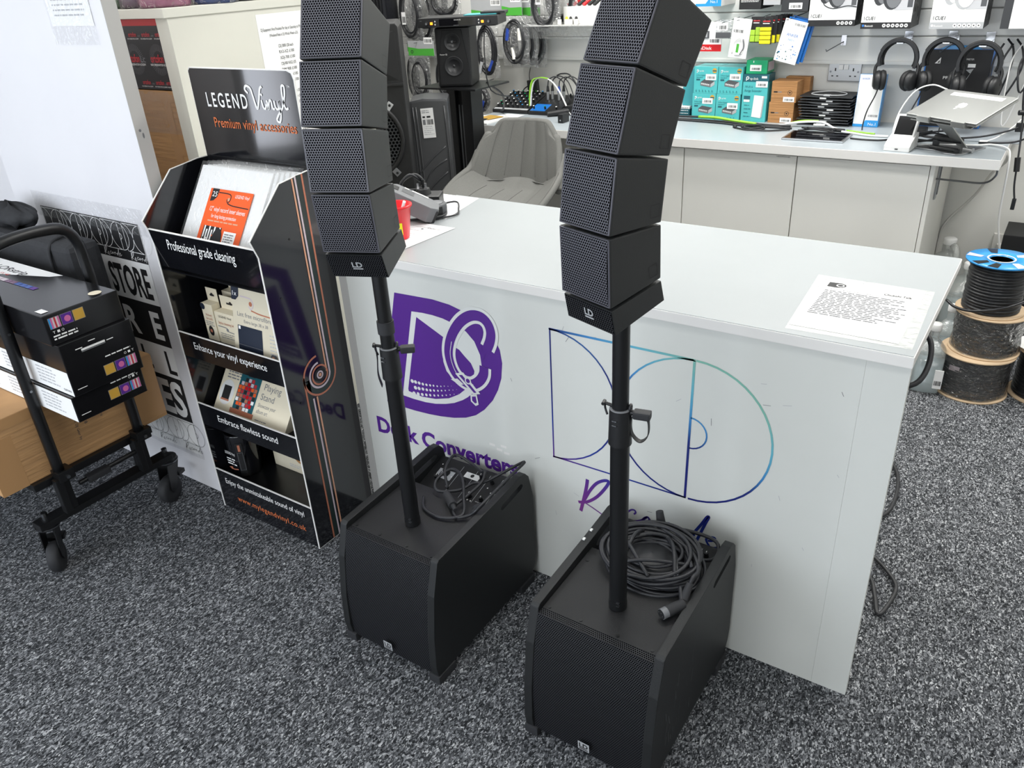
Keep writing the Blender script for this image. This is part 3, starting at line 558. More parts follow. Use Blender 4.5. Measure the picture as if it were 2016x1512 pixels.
        for q0, q1 in (((-hw, 0), (-hw+e, L)), ((hw-e, 0), (hw, L)), ((-hw, 0), (hw, e)), ((-hw, L-e), (hw, L))):
            fr = frame(p[0]+nf*.0006, (1, 0, 0), up); b.box(q0[0]+.0006, q1[0]-.0006, q0[1]+.0012, q1[1]-.0012, -.001, .0012, 'arred', .0009, fr)
        part('grille', b, mod)
    return t
column(-1.195, 1.205, radians(22), COL1, 1.078, 'black curved array of four boxes in front of the header board and loudspeaker', 'black telescopic pole rising from the left subwoofer', radians(38), False)
column(-.600, 1.205, radians(-19), COL2, 1.075, 'black curved array of four boxes in front of the teal boxes, right column', 'black telescopic pole rising from the right subwoofer past the outline logo', radians(12), True)

# coil and leads on the subwoofers
r = random.Random(11); b = B(); cx, cy = -.588, 1.352
for k in range(26):
    a = .098-.026*(k % 4)/3+r.uniform(-.006, .014); h = .374+.0017*k+r.uniform(-.003, .003); ph = r.random()*6.3; tl = r.uniform(-.16, .16); tw = r.uniform(-.25, .25); dx = r.uniform(-.014, .014); dy = r.uniform(-.010, .010)
    sq = .80+r.uniform(-.08, .08)
    b.tube([(cx+dx+a*1.08*cos(2*pi*i/12+ph), cy+dy+a*sq*sin(2*pi*i/12+ph), h+tl*.07*cos(2*pi*i/12+ph+tw*4)+.14*a*sq*sin(2*pi*i/12+ph)) for i in range(12)], .0046, 'cablehi', 7, 4, True)
for k in range(7):
    a0 = r.random()*6.3; a = .10
    b.tube([(cx+a*cos(a0), cy+a*.8*sin(a0), .41), (cx+.05*cos(a0+.9), cy+.05*sin(a0+.9), .424+.002*k), (cx+a*cos(a0+2.2), cy+a*.8*sin(a0+2.2), .41)], .0046, 'cablehi', 7, 6)
b.lathe([(.0, .37), (.075, .37), (.085, .39), (.07, .40), (.0, .41)], 'cable', 20, Matrix.Translation((cx, cy, 0)))
t = thing('cable_coil', 'large coil of black cable lying on the right subwoofer', 'cable', (cx, cy, .372)); part('coil', b, t)
b = B(); b.tube([(-.49, 1.29, .40), (-.475, 1.26, .385), (-.478, 1.245, .379)], .0046, 'cablehi'); b.cyl((-.470, 1.262, .383), (-.492, 1.224, .380), .011, 'rubber', .0135); b.cyl((-.492, 1.224, .380), (-.499, 1.212, .379), .0125, 'grey', .0125); b.cyl((-.499, 1.212, .379), (-.4995, 1.211, .379), .0112, 'black')
for i in range(5): q = 2*pi*i/5; b.cyl((-.4995+.006*cos(q), 1.2105-.003*cos(q), .379+.006*sin(q)), (-.5005+.006*cos(q), 1.2085-.003*cos(q), .379+.006*sin(q)), .0014, 'chrome', seg=6)
part('plug', b, t, 'male plug with five pins')
b = B(); b.tube([(-.56, 1.41, .425), (-.50, 1.38, .425), (-.47, 1.34, .42), (-.470, 1.31, .42), (-.472, 1.295, .405)], .0046, 'cablehi'); b.cyl((-.472, 1.30, .41), (-.474, 1.272, .384), .0075, 'rubber', .010); part('lead', b, t)
b = B(); b.cyl((-.612, 1.462, .40), (-.622, 1.468, .440), .012, 'rubber', .009); b.tube([(-.612, 1.462, .405), (-.60, 1.43, .425), (-.53, 1.40, .425), (-.485, 1.34, .42)], .0046, 'cablehi'); b.tube([(-.61, 1.45, .41), (-.54, 1.475, .405), (-.48, 1.48, .395), (-.468, 1.45, .375), (-.49, 1.42, .38), (-.52, 1.40, .41)], .0046, 'cablehi'); part('loose_end', b, t)
t = thing('signal_cable', 'thin black cable tangled over the left subwoofer controls', 'cable', (-1.16, 1.36, .366)); b = B()
b.tube([(-1.20, 1.36, .372), (-1.235, 1.40, .40), (-1.245, 1.46, .41), (-1.19, 1.46, .40), (-1.14, 1.44, .40), (-1.12, 1.43, .415), (-1.11, 1.40, .40), (-1.12, 1.35, .385), (-1.13, 1.30, .375), (-1.10, 1.27, .372), (-1.07, 1.29, .378), (-1.05, 1.31, .40), (-1.04, 1.42, .42), (-1.035, 1.50, .43), (-1.06, 1.47, .42), (-1.11, 1.42, .39), (-1.14, 1.40, .385), (-1.16, 1.36, .38), (-1.21, 1.33, .38), (-1.235, 1.36, .39), (-1.22, 1.41, .40), (-1.17, 1.39, .40), (-1.12, 1.33, .385), (-1.09, 1.28, .375), (-1.14, 1.25, .370), (-1.20, 1.26, .370), (-1.235, 1.30, .370)], .0042, 'cablehi', 7, 7); part('lead', b, t)
b = B(); b.cyl((-1.175, 1.325, .385), (-1.13, 1.295, .382), .010, 'rubber', .012); b.cyl((-1.13, 1.295, .382), (-1.115, 1.285, .38), .007, 'rubber', .005); part('plug', b, t)
b = B(); b.cyl((-1.078, 1.345, .365), (-1.075, 1.322, .372), .012, 'rubber', .012); b.cyl((-1.075, 1.322, .372), (-1.072, 1.30, .376), .006, 'rubber', .004); part('plug', b, t)
# ------------------------------------------------------------------ white board with poster and notice
t = thing('partition_board', 'tall white board standing behind the loaded trolley, poster on its face', 'board', (-2.62, 1.357, 0))
b = B(); b.box(-3.05, -2.2, 1.335, 1.378, 0, 2.3, 'board', .001); part('panel', b, t)
b = B(); b.box(-2.2012, -2.1985, 1.3352, 1.3778, 0, 2.3, 'edge'); b.disc((1.35, 1.27), .004, 'grey', FX(-2.1984), .0002); b.disc((1.357, 1.255), .003, 'grey', FX(-2.1984), .0002, ry=.008); part('edge_strip', b, t)
def ddlogo(b, F, x, z, s, m, w):
    """the outlined double D; x, z = lower left corner, s = height"""
    r = s/2; c = (x+2*r, z+r)
    b.stroke([(x, z), (x, z+s)], w, m, F, .0008, 1); b.stroke([(x, z+s), (x+2*r, z+s)], w, m, F, .0008, 1); b.stroke([(x, z), (x+2*r, z)], w, m, F, .0008, 1)
    b.stroke(arc((x, z+r), r, 90, -90, 14), w, m, F, .0008, 1); b.stroke(arc(c, r, 0, 360, 26), w, m, F, .0008, 1); b.stroke([(c[0], z), (c[0], z+s)], w, m, F, .0008, 1); b.stroke(arc(c, r*.22, 90, -90, 8), w, m, F, .0008, 1)
RS = [[r1, .5], [r2, .5], [r3, .3], [r4, .4]]+[[q, .35] for q in (s1, s2, s3, s4, s5, s6, s7)]
def script(b, F, x, z, w, m, lw):
    """the handwritten word Records, w wide"""
    k = w/.42
    for q, a in RS: b.stroke([(x+(p[0]+.9)*k, z+(p[1]-.29)*k) for p in q], lw*a*2, m, F, .0009, 3)
t = thing('poster', 'black and white record store poster fixed low on the tall white board', 'poster', (-2.60, 1.334, .14))
F = FY(1.3338); b = B(); x0, x1 = -2.885, -2.318
b.rect(x0, .138, x1, .985, 'paper', F); b.rect(x0, .855, x1, .985, 'ink', F, .0003); b.rect(x0, .562, x1, .712, 'ink', F, .0003); b.rect(x0, .272, x1, .442, 'ink', F, .0003); part('sheet', b, t)
b = B()
for i in range(5): ddlogo(b, F, x0+.004+i*.118, .888, .092, 'paper', .0018)
for i in range(4): script(b, F, x0+.03+i*.150, .860, .10, 'paper', .0022)
part('logo_row', b, t)
b = B(); b.text('RECORD STORE', x1-.022, .733, .142, 'ink', F, .535, .0006, 'R', .03)
b.text('R', -2.545, .588, .135, 'paper', F, .075, .0006, 'L', .03); b.text('E', -2.395, .588, .135, 'paper', F, .052, .0006, 'L', .03)
for c, x in (('E', -2.62), ('L', -2.505), ('L', -2.372)): b.text(c, x, .458, .120, 'ink', F, .045, .0006, 'L', .02)
b.text('ES', x1-.012, .292, .185, 'paper', F, .14, .0006, 'R', .03); part('lettering', b, t)
b = B()
for i in range(5): ddlogo(b, F, x0+.004+i*.118, .176, .090, 'ink', .0012)
for i in range(4): script(b, F, x0+.03+i*.150, .145, .10, 'ink', .0014)
part('logo_row', b, t)
b = B(); b.sheet(lambda u, v: (x0-.03+u*.64, 1.3318+.0012*sin(23*u)*sin(9*v), .950+v*.085), 16, 5, 'clear'); part('clear_tape', b, t); b = B(); b.sheet(lambda u, v: (x0-.0+u*.58, 1.3318+.0015*sin(19*u+5*v), .125+v*.06), 16, 4, 'clear'); part('clear_tape', b, t)
t = thing('taped_notice', 'paper notice under shiny clear tape high on the tall white board', 'notice', (-2.36, 1.333, 1.5)); b = B(); F = FY(1.3335)
b.rect(-2.467, 1.545, -2.255, 1.85, 'paper', F); b.lines(-2.44, 1.74, -2.28, 14, .013, .004, 'inklight', F, .0004, 8)
part('sheet', b, t)
b = B(); b.sheet(lambda u, v: (-2.472+u*.224, 1.3315+.002*sin(17*u+9*v)*sin(21*v), 1.497+v*.13), 14, 10, 'clear'); part('clear_tape', b, t)

# ------------------------------------------------------------------ shelf unit behind the stand
t = thing('shelf_unit', 'white open shelf unit with a price notice on its side panel', 'shelving unit', (-2.75, 1.85, 0))
b = B(); b.box(-3.3, -2.268, 1.558, 2.40, 1.546, 1.572, 'unit', .002); part('top_board', b, t)
b = B(); b.box(-2.336, -2.300, 1.575, 1.600, 0, 1.546, 'unit', .001); b.box(-2.298, -2.274, 1.572, 2.39, 0, 1.546, 'unit', .001); part('side_panel', b, t)
b = B(); b.box(-3.3, -3.276, 1.575, 2.39, 0, 1.546, 'unit'); part('side_panel', b, t)
b = B(); b.box(-3.276, -2.30, 2.36, 2.39, 0, 1.546, 'unit'); part('back_panel', b, t)
for z in (.06, .72): b = B(); b.box(-3.276, -2.30, 1.60, 2.36, z, z+.02, 'unit'); part('shelf', b, t)
t = thing('price_notice', 'white hire price list taped to the side of the shelf unit', 'notice', (-2.273, 2.0, 1.05)); F = FX(-2.2736); b = B()
b.rect(1.898, 1.07, 2.110, 1.53, 'paper', F, .0002); part('sheet', b, t); b = B()
b.text('DJ Equipment Hire Priceless Per day or Saturday to Monday', 2.004, 1.478, .014, 'ink', F, .19, .0008, 'C'); b.text('(Weekend Rate x1.5) Whole Week x2.5)', 2.004, 1.460, .013, 'ink', F, .125, .0008, 'C')
for i, s in enumerate(('CDJ 3000 £50 each', 'RX3-XZ £100', 'XDJ-700 £100', 'CDJ-900 NXS2 £35', 'DJM 900 £100', 'DJM V10 £100', 'Euphonia £100')): b.text(s, 2.004, 1.425-i*.0185, .0135, 'ink', F, .066, .0008, 'C')
for i, s in enumerate(('PAT S-PRO2 18in £50 each', 'PAT Vortex 100w £40 each', 'PAT Subline 15 £50 each', 'Pioneer XPRS12 £45 each', '', 'DJ Facebooth £400 £50', '', 'Laser Mixer £100', 'Smoke machine £35')): 
    if s: b.text(s, 2.010, 1.278-i*.0185, .0135, 'ink', F, .078, .0008, 'C')
part('lettering', b, t)
t = thing('record_carton', 'black printed carton with a red top edge on the shelf beside the white board', 'carton', (-2.50, 1.7, 1.338)); b = B()
b.box(-2.78, -2.343, 1.603, 1.95, 1.337, 1.543, 'ortofon', .002); part('body', b, t); F = FY(1.6025); b = B(); b.rect(-2.78, 1.524, -2.343, 1.5425, 'red', F, .0003); part('top_band', b, t, 'red band along the top edge'); b = B()
for x, z, s in ((-2.375, 1.493, 1), (-2.445, 1.493, 1), (-2.515, 1.493, 1), (-2.375, 1.352, 1), (-2.43, 1.352, 1), (-2.50, 1.352, 1)): b.text('ortofon', x, z, .019, 'redprint', F, .042, .0005, 'C', .02); b.text('.com', x+.026, z, .010, 'inkgrey', F, .014, .0005); b.text('VINYL PRESERVATION ACADEMY', x, z-.008, .005, 'txtwhite', F, .06, .0005, 'C')
for cx in (-2.405, -2.53):
    for i in range(48):
        a = 2*pi*i/48; b.stroke([(cx+.026*cos(a), 1.426+.026*sin(a)), (cx+.046*cos(a), 1.426+.046*sin(a))], .0008, 'inkgrey', F, .0004, 1)
    b.text('ortofon', cx-.010, 1.418, .034, 'redprint', F, .066, .0007, 'C', .02); b.text('Lc', cx+.040, 1.418, .03, 'inkgrey', F, .026, .0007, 'C'); b.text('VINYL PRESERVATION ACADEMY', cx, 1.408, .009, 'txtwhite', F, .10, .0007, 'C')
part('printing', b, t)
def carton(name, lab, x0, x1, y0, y1, z0, z1, m='card', grp=None):
    t = thing(name, lab, 'carton', ((x0+x1)/2, (y0+y1)/2, z0), 0, grp); b = B(); b.box(x0, x1, y0, y1, z0, z1, m, .004); part('body', b, t); return t
t = carton('brown_carton', 'brown taped carton on the shelf below the black printed carton', -2.85, -2.346, 1.605, 1.98, .99, 1.334)
b = B(); F = FY(1.6045); b.rect(-2.445, .992, -2.405, 1.331, 'tape', F, .0003); b.rect(-2.85, 1.30, -2.346, 1.331, 'tape', F, .0004); b.rect(-2.43, 1.13, -2.346, 1.18, 'tape', F, .0004); part('packing_tape', b, t)
b = B(); b.sheet(lambda u, v: (-2.62+u*.27, 1.6025+.003*sin(13*u)*sin(11*v), 1.20+v*.13), 8, 6, 'clear'); part('film', b, t)
carton('brown_carton', 'brown carton low on the shelf, its front in shadow behind the stand', -2.85, -2.346, 1.61, 2.0, .742, .988, 'card_b')
for (x, y, m, c, w) in ((-2.62, 1.66, 'greenbag', 'green', .06), (-2.505, 1.655, 'purplebag', 'purple', .062), (-2.375, 1.650, 'pinkbag', 'pink', .075), (-2.335, 1.80, 'bluebag', 'blue', .07)):
    t = thing('tape_roll', c+' wrapped roll on the shelf unit top', 'roll', (x, y, 1.5725), 0, 'wrapped rolls on the shelf unit'); b = B(Matrix.Translation((x, y, 1.5725))); b.lathe([(w*.92, 0), (w, .008), (w, .05), (w*.92, .058), (.03, .058), (.03, .0)], m); part('roll', b, t)
    b = B(Matrix.Translation((x, y, 1.5725))); b.lathe([(w*1.04, .001), (w*1.05, .056)], 'wrapclear', 20); part('film', b, t)
for i, (x, y, w, g) in enumerate(((-2.335, 1.93, .05, 1), (-2.33, 2.04, .045, 0))):
    b = B(); b.box(x-w, x+w, y-w, y+w, 1.5725, 1.66, 'dkbag', .006)
    if g: b.rect(y-w*.5, 1.575, y+w*.2, 1.60, 'gold', FX(x+w+.0004))
    solo('small_dark_box', b, ('dark box with a gold corner next to the blue roll on the shelf unit', 'dark box at the far end of the shelf unit top')[i], 'box')

# ------------------------------------------------------------------ record accessory stand
t = thing('accessory_stand', 'glossy black card display stand headed Legend Vinyl', 'display stand', (-1.945, 1.415, 0))
SO = [(1.288, 0), (1.288, .98), (1.270, 1.030), (1.400, 1.152), (1.500, 1.164), (1.545, 1.164), (1.545, 0)]
FS = frame((0, 0, 0), (0, 1, 0), (0, 0, 1))
for x in (-2.180, -1.710):
    b = B(); b.prism(SO, x-.0022, x+.0022, 'cardedge', FS)
    si = [(1.290, .002), (1.290, .980), (1.2726, 1.0295), (1.401, 1.1505), (1.5005, 1.1622), (1.544, 1.1622), (1.544, .002)]
    b.poly(si, 'gloss', FS, x+.0025); b.poly(si, 'gloss', FS, x-.0025); part('side_panel', b, t)
b = B(); F = FX(-1.7072); c = (1.418, .575)
b.stroke([(1.469, 1.160), (1.469, .575)]+arc(c, .051, 0, -180, 16)[1:]+[(1.366, .52), (1.366, .004)], .018, 'deepgreen', F, .0002, 1)
b.stroke([(1.481, 1.160), (1.481, .575)]+arc(c, .063, 0, -180, 18)[1:]+arc(c, .063, 180, 92, 10)[1:], .0062, 'copper', F, .0006, 1); b.stroke([(1.355, .59), (1.354, .30), (1.353, .004)], .0062, 'copper', F, .0006, 1)
b.stroke([(1.456, 1.158), (1.457, .575)]+arc(c, .040, 0, -270, 22)[1:], .0062, 'lilac', F, .0008, 1); b.stroke([(1.445, 1.155), (1.446, .575)], .0055, 'peach', F, .0007, 1); b.stroke(arc(c, .030, 20, -330, 26), .0055, 'copper', F, .0009, 1)
b.stroke([(1.378, .512), (1.378, .004)], .006, 'lilac', F, .0008, 1); b.stroke([(1.392, .512), (1.392, .004)], .006, 'peach', F, .0008, 1)
b.disc(c, .022, 'ink', F, .0010); b.disc(c, .013, 'lilac', F, .0012); b.disc(c, .008, 'ink', F, .0014); b.disc(c, .0055, 'peach', F, .0016)
b.disc((1.40, 1.00), .003, 'ink', F, .0008, 8); b.disc((1.335, .85), .003, 'ink', F, .0008, 8); b.disc((1.33, .52), .003, 'ink', F, .0008, 8)
part('stripe_motif', b, t, 'copper, white and peach stripes curling round a spiral')
hd = [(-2.187, 1.0), (-2.187, 1.409), (-2.179, 1.417), (-1.762, 1.417), (-1.746, 1.411), (-1.740, 1.395), (-1.740, 1.0)]
b = B(); b.prism([(x, -z) for x, z in hd][::-1], 1.541, 1.546, 'cardedge', frame((0, 0, 0), (1, 0, 0), (0, 0, -1)))
b.poly([(x+(.0025 if x < -2 else -.0025), z-(.003 if z > 1.1 else 0)) for x, z in hd][::-1], 'gloss', FY(1.5405)); part('header_card', b, t)
F = FY(1.5398); b = B()
b.text('LEGEND', -2.125, 1.310, .056, 'txtwhite', F, .180, .0006, 'L', .012, 0, 1.35); b.stroke(arc((-2.03, 1.331), .0, 0, 1, 1), .0, 'txtwhite', F) if False else None
V = [(-1.935, 1.352), (-1.945, 1.362), (-1.938, 1.372), (-1.922, 1.366), (-1.916, 1.345), (-1.908, 1.312), (-1.896, 1.330), (-1.882, 1.365), (-1.872, 1.372)]
b.stroke(V, .0065, 'txtwhite', F, .0007)
b.stroke([(-1.884, 1.336), (-1.880, 1.316), (-1.872, 1.314), (-1.866, 1.326)], .006, 'txtwhite', F, .0007); b.disc((-1.880, 1.350), .004, 'txtwhite', F, .0007, 8)
b.stroke([(-1.862, 1.336), (-1.860, 1.312), (-1.853, 1.332), (-1.845, 1.336), (-1.842, 1.316), (-1.834, 1.314)], .006, 'txtwhite', F, .0007)
b.stroke([(-1.832, 1.336), (-1.829, 1.317), (-1.818, 1.316), (-1.813, 1.336), (-1.813, 1.300), (-1.822, 1.280), (-1.833, 1.285), (-1.822, 1.300), (-1.802, 1.318)], .006, 'txtwhite', F, .0007)
b.stroke([(-1.802, 1.318), (-1.786, 1.350), (-1.782, 1.374), (-1.792, 1.374), (-1.795, 1.345), (-1.790, 1.318), (-1.778, 1.318)], .006, 'txtwhite', F, .0007); b.text('TM', -1.770, 1.372, .008, 'txtwhite', F, .010, .0006)
b.text('Premium vinyl accessories', -2.112, 1.252, .040, 'txtorange', F, .352, .0006, 'L', .008, 0, 1.05); part('lettering', b, t)
b = B(); b.box(-2.178, -1.712, 1.536, 1.541, .0, 1.165, 'glossin'); part('back_panel', b, t)
b = B(); b.hexa([(-2.178, 1.30, .884), (-1.712, 1.30, .884), (-1.712, 1.305, .884), (-2.178, 1.305, .884), (-2.178, 1.281, 1.004), (-1.712, 1.281, 1.004), (-1.712, 1.286, 1.004), (-2.178, 1.286, 1.004)], 'gloss'); b.box(-2.178, -1.712, 1.2805, 1.287, 1.003, 1.0055, 'cardedge'); part('front_bar', b, t)
b = B(); b.text('Professional grade cleaning', -1.945, .955, .043, 'txtwhite', frame((0, 1.2825, 0), (1, 0, 0), (0, -.157, 1)) if False else frame((0, 1.2835-.0055, 0), (1, 0, 0), (0, 0, 1)), .300, 0, 'C', .0); part('lettering', b, t)
for i, (zt, zb, txt, w, ts) in enumerate(((.672, .590, 'Enhance your vinyl experience', .335, .034), (.416, .335, 'Embrace flawless sound', .285, .034), (.157, .004, 'Enjoy the unmistakeable sound of vinyl', .385, .030))):
    b = B(); b.box(-2.178, -1.712, 1.2895, 1.293, zb, zt, 'gloss'); b.box(-2.178, -1.712, 1.289, 1.2935, zt-.0005, zt+.002, 'cardedge'); part('shelf_lip', b, t)
    b = B(); sz = zt-.034; b.box(-2.178, -1.712, 1.293, 1.536, sz-.004, sz, 'glossin'); part('shelf', b, t)
    b = B(); b.text(txt, -1.945, zt-.046, ts, 'txtwhite', FY(1.2890), w, 0, 'C', .0)
    if i == 2: b.text('www.mylegendvinyl.co.uk', -1.925, .052, .030, 'txtorange', FY(1.2890), .335, 0, 'C', .004, 0, 1.1)
    part('lettering', b, t)
b = B(); b.box(-2.178, -1.712, 1.30, 1.536, .871, .875, 'glossin'); part('shelf', b, t)
# sleeve packs leaning in the top tray
def tilted(x0, y0, z0, tilt): return frame((x0, y0, z0), (1, 0, 0), (0, sin(tilt), cos(tilt)))
for k in range(6):
    G = tilted(-2.132+.013*k, 1.315+.0145*k, .903-.004*k, radians(35-1.5*k)); first = k == 0
    lab = 'front pack of white record sleeves with an orange label' if first else ('pack of white record sleeves right behind the orange labelled front pack', 'third pack of white record sleeves from the front', 'fourth pack of white record sleeves from the front', 'fifth pack of white record sleeves, second from the back', 'rearmost pack of white record sleeves in the stand')[k-1]
    t = thing('sleeve_pack', lab, 'record sleeves', (-1.98+.018*k, 1.325+.02*k, .87), 0, 'sleeve packs in the display stand'); b = B(G)
    b.box(0, .312, 0, .300, -.006, .006, 'paper', .003); part('sleeves', b, t)
    b = B(G); b.sheet(lambda u, v: (-.004+u*.330, -.001+v*.312, .0085+.0012*sin(9*u+4*v)), 6, 6, 'clear'); part('film', b, t)
    if first:
        I = Matrix.Identity(4); b = B(G); d = .0098; b.rect(.075, .040, .262, .232, 'orange', I, d)
        b.poly([(.085, .232), (.085, .193), (.100, .196), (.112, .208), (.115, .232)], 'ink', I, d+.0004); b.text('25', .089, .208, .022, 'txtwhite', I, .021, d+.0008)
        b.stroke([(.115, .222), (.165, .220), (.172, .205), (.164, .195), (.158, .203), (.166, .208)], .003, 'ink', I, d+.0004); b.stroke([(.164, .193), (.19, .188), (.258, .186)], .003, 'ink', I, d+.0004); b.disc((.165, .205), .005, 'peach', I, d+.0006, 12)
        b.text('LEGEND Vinyl', .19, .212, .014, 'txtwhite', I, .06, d+.0004); b.text('12" vinyl record inner sleeves', .173, .165, .020, 'txtwhite', I, .155, d+.0004, 'C'); b.text('for long lasting protection', .165, .146, .016, 'txtwhite', I, .11, d+.0004, 'C'); b.lines(.10, .134, .24, 1, .01, .004, 'peach', I, d+.0004)
        b.rect(.092, .05, .172, .12, 'ink', I, d+.0004)
        for j in range(7): b.rect(.096+j*.011, .05, .102+j*.011, .12-.01*(j % 2), 'paper', I, d+.0007)
        rr = random.Random(4)
        for j in range(26): b.disc((.098+rr.random()*.055, .055+rr.random()*.045), .003, ('ink', 'txtwhite', 'orange')[j % 3], I, d+.0010, 6)
        b.disc((.160, .078), .022, 'ink', I, d+.0012, 18, .04); b.rect(.185, .05, .238, .112, 'paper', I, d+.0004); b.lines(.19, .102, .235, 4, .007, .003, 'inkgrey', I, d+.0007); b.disc((.211, .068), .009, 'copper', I, d+.0008, 12, .012); part('label_card', b, t, 'orange label card')
# second shelf
def hangbox(x, y, w, h, dp, z, lab, dark=False, d=0):
    t = thing('accessory_box', lab, 'box', (x+w/2, y+dp/2, z), 0, 'cream boxes in the display stand'); m = 'beige' if dark else 'cream2'
    b = B(); b.box(x, x+w, y, y+dp, z, z+h, m, .001); part('body', b, t); b = B(); b.box(x, x+w, y+dp-.0015, y+dp, z+h, z+h+.042, m); F = FY(y+dp-.0019)
    b.rect(x+w*.3, z+h+.016, x+w*.7, z+h+.022, 'ink', F); b.disc((x+w*.5, z+h+.021), .006, 'ink', F, .0001, 10); part('hang_tab', b, t); return t
z = .639
t = hangbox(-2.110, 1.345, .052, .122, .03, z, 'slim cream brush box on the second shelf of the stand'); F = FY(1.3448); b = B(); b.disc((-2.103, z+.112), .011, 'navy', F, .0002, 12); b.text('Velvet', -2.082, z+.082, .012, 'copper', F, .03, .0003, 'C'); b.text('brush', -2.082, z+.07, .012, 'copper', F, .03, .0003, 'C'); b.lines(-2.104, z+.062, -2.062, 3, .006, .0022, 'inkgrey', F); b.disc((-2.086, z+.032), .012, 'ink', F, .0003, 14, .017); b.disc((-2.086, z+.032), .006, 'copper', F, .0005, 10); part('printing', b, t)
t = hangbox(-2.052, 1.345, .095, .105, .032, z, 'cream stylus cleaning kit box on the second shelf of the stand'); F = FY(1.3448); b = B(); b.text('LEGEND Vinyl', -2.004, z+.088, .011, 'ink', F, .06, .0003, 'C'); b.text('Stylus cleaning kit', -2.004, z+.066, .013, 'copper', F, .072, .0003, 'C'); b.stroke([(-2.045, z+.058), (-2.005, z+.056), (-2.000, z+.046), (-1.965, z+.043)], .003, 'inkgrey', F, .0003); b.disc((-2.003, z+.050), .006, 'inkgrey', F, .0004, 12); b.lines(-2.04, z+.034, -1.965, 3, .007, .0022, 'inkgrey', F); part('printing', b, t)
hangbox(-2.070, 1.400, .052, .150, .03, z, 'cream box behind the slim brush box', True)
hangbox(-2.015, 1.400, .095, .140, .03, z, 'cream box behind the stylus cleaning kit', True)
hangbox(-2.000, 1.460, .095, .165, .03, z, 'rearmost cream box on the second shelf of the stand', True)
t = thing('cloth_pack', 'tall pack with a navy cloth, microfibre, on the second shelf of the stand', 'pack', (-1.85, 1.34, z)); G = tilted(-1.950, 1.322, z, radians(10)); b = B(G); b.box(0, .225, 0, .208, -.008, .004, 'beige', .002); part('body', b, t); I = Matrix.Identity(4); b = B(G); d = .0045
b.disc((.0, .190), .030, 'navy', I, d, 20) if False else b.poly([(0, .206), (0, .165), (.018, .165), (.032, .178), (.034, .206)], 'navy', I, d); b.text('1x', .006, .178, .02, 'txtwhite', I, .018, d+.0004); b.stroke([(.04, .180), (.085, .177), (.095, .160), (.085, .146), (.075, .155)], .004, 'lilac', I, d); b.stroke([(.085, .143), (.12, .138), (.17, .136)], .004, 'copper', I, d); b.disc((.084, .162), .007, 'copper', I, d+.0002, 14)
b.text('Lint free microfibre', .022, .118, .020, 'inkgrey', I, .150, d); b.text('Extra large 38 x 38', .05, .100, .014, 'inkgrey', I, .105, d); b.lines(.160, .08, .2, 6, .011, .003, 'inklight', I, d, 4); b.disc((.175, .012), .016, 'grey', I, d, 14); b.disc((.172, .012), .008, 'peach', I, d+.0003, 10); part('printing', b, t)
b = B(G); b.rect(.020, .0, .128, .090, 'navy', I, d); b.rect(.024, .078, .033, .088, 'txtwhite', I, d+.0004); b.rect(.02, .03, .128, .031, 'inkgrey', I, d+.0004); part('cloth', b, t, 'dark navy folded cloth')
# third shelf
G = tilted(-2.150, 1.322, .383, radians(36)); t = thing('album_stand_box', 'cream box picturing an album stand on the third shelf', 'box', (-1.945, 1.36, .383)); b = B(G); b.box(0, .345, 0, .225, -.035, .003, 'cream2', .002); part('body', b, t); b = B(G); d = .0034
b.lines(.022, .192, .105, 9, .0095, .004, 'inkgrey', I, d, 6); b.disc((.040, .068), .034, 'white', I, d, 20, .042); b.rect(.022, .045, .058, .090, 'ink', I, d+.0004); b.rect(.020, .040, .060, .046, 'copper', I, d+.0005)
b.text('LP Now', .205, .145, .030, 'inkgrey', I, .085, d); b.text('Playing', .202, .112, .030, 'inkgrey', I, .078, d); b.text('Stand', .198, .080, .030, 'inkgrey', I, .062, d); b.text('Showcase your', .196, .056, .018, 'inkgrey', I, .082, d); b.text('album art', .196, .036, .018, 'inkgrey', I, .052, d); b.lines(.20, .012, .28, 3, .008, .003, 'inkgrey', I, d, 2); part('printing', b, t)
b = B(G); b.rect(.085, .022, .182, .158, 'reelblue', I, d+.0002) if False else b.rect(.085, .022, .182, .158, 'tealdk', I, d+.0002); b.rect(.118, .138, .150, .153, 'ink', I, d+.0005); rr = random.Random(9)
for j in range(8):
    n = (4, 5, 6, 6, 6, 6, 5, 3)[j]
    for i in range(n): b.rect(.133-n*.0075+i*.015, .026+j*.0135, .133-n*.0075+i*.015+.0125, .0375+j*.0135, rr.choice(('red', 'orange', 'paper', 'ink', 'copper', 'redprint', 'lilac')), I, d+.0006)
b.box(.078, .188, .010, .026, d-.003, d+.002, 'copper', .001); part('picture', b, t, 'picture of a blue and red patchwork record cover')
# bottom shelf
t = thing('cleaner_can', 'round black can with copper print on the bottom shelf', 'can', (-2.105, 1.40, .1235)); X = Matrix.Translation((-2.105, 1.40, .1235)) @ Matrix.Rotation(radians(-8), 4, 'X'); X = Matrix.Translation((-2.122, 1.375, .1235)); b = B(X)
b.lathe([(.0, 0), (.050, 0), (.052, .004), (.052, .158), (.050, .163), (.047, .160), (.0, .160)], 'gloss', 32); part('body', b, t); b = B(X); b.stroke(arc((0, 0), .020, -30, 250, 20), .006, 'copper', FZ(.1605), 0, 1); b.stroke(arc((0, 0), .030, 180, 220, 6), .0015, 'grey', FZ(.1605), 0, 1)
Fw = frame((0, -.0535, 0), (1, 0, 0), (0, 0, 1)); b.text('LEGEND Vinyl', -.002, .088, .016, 'txtwhite', Fw, .05, 0, 'C'); b.lines(-.024, .068, .024, 3, .010, .0045, 'txtwhite', Fw, 0, 3); b.stroke([(-.02, .034), (.0, .03), (.026, .036)], .004, 'copper', Fw, 0); b.disc((-.008, .033), .006, 'copper', Fw, .0002, 10)
part('printing', b, t)
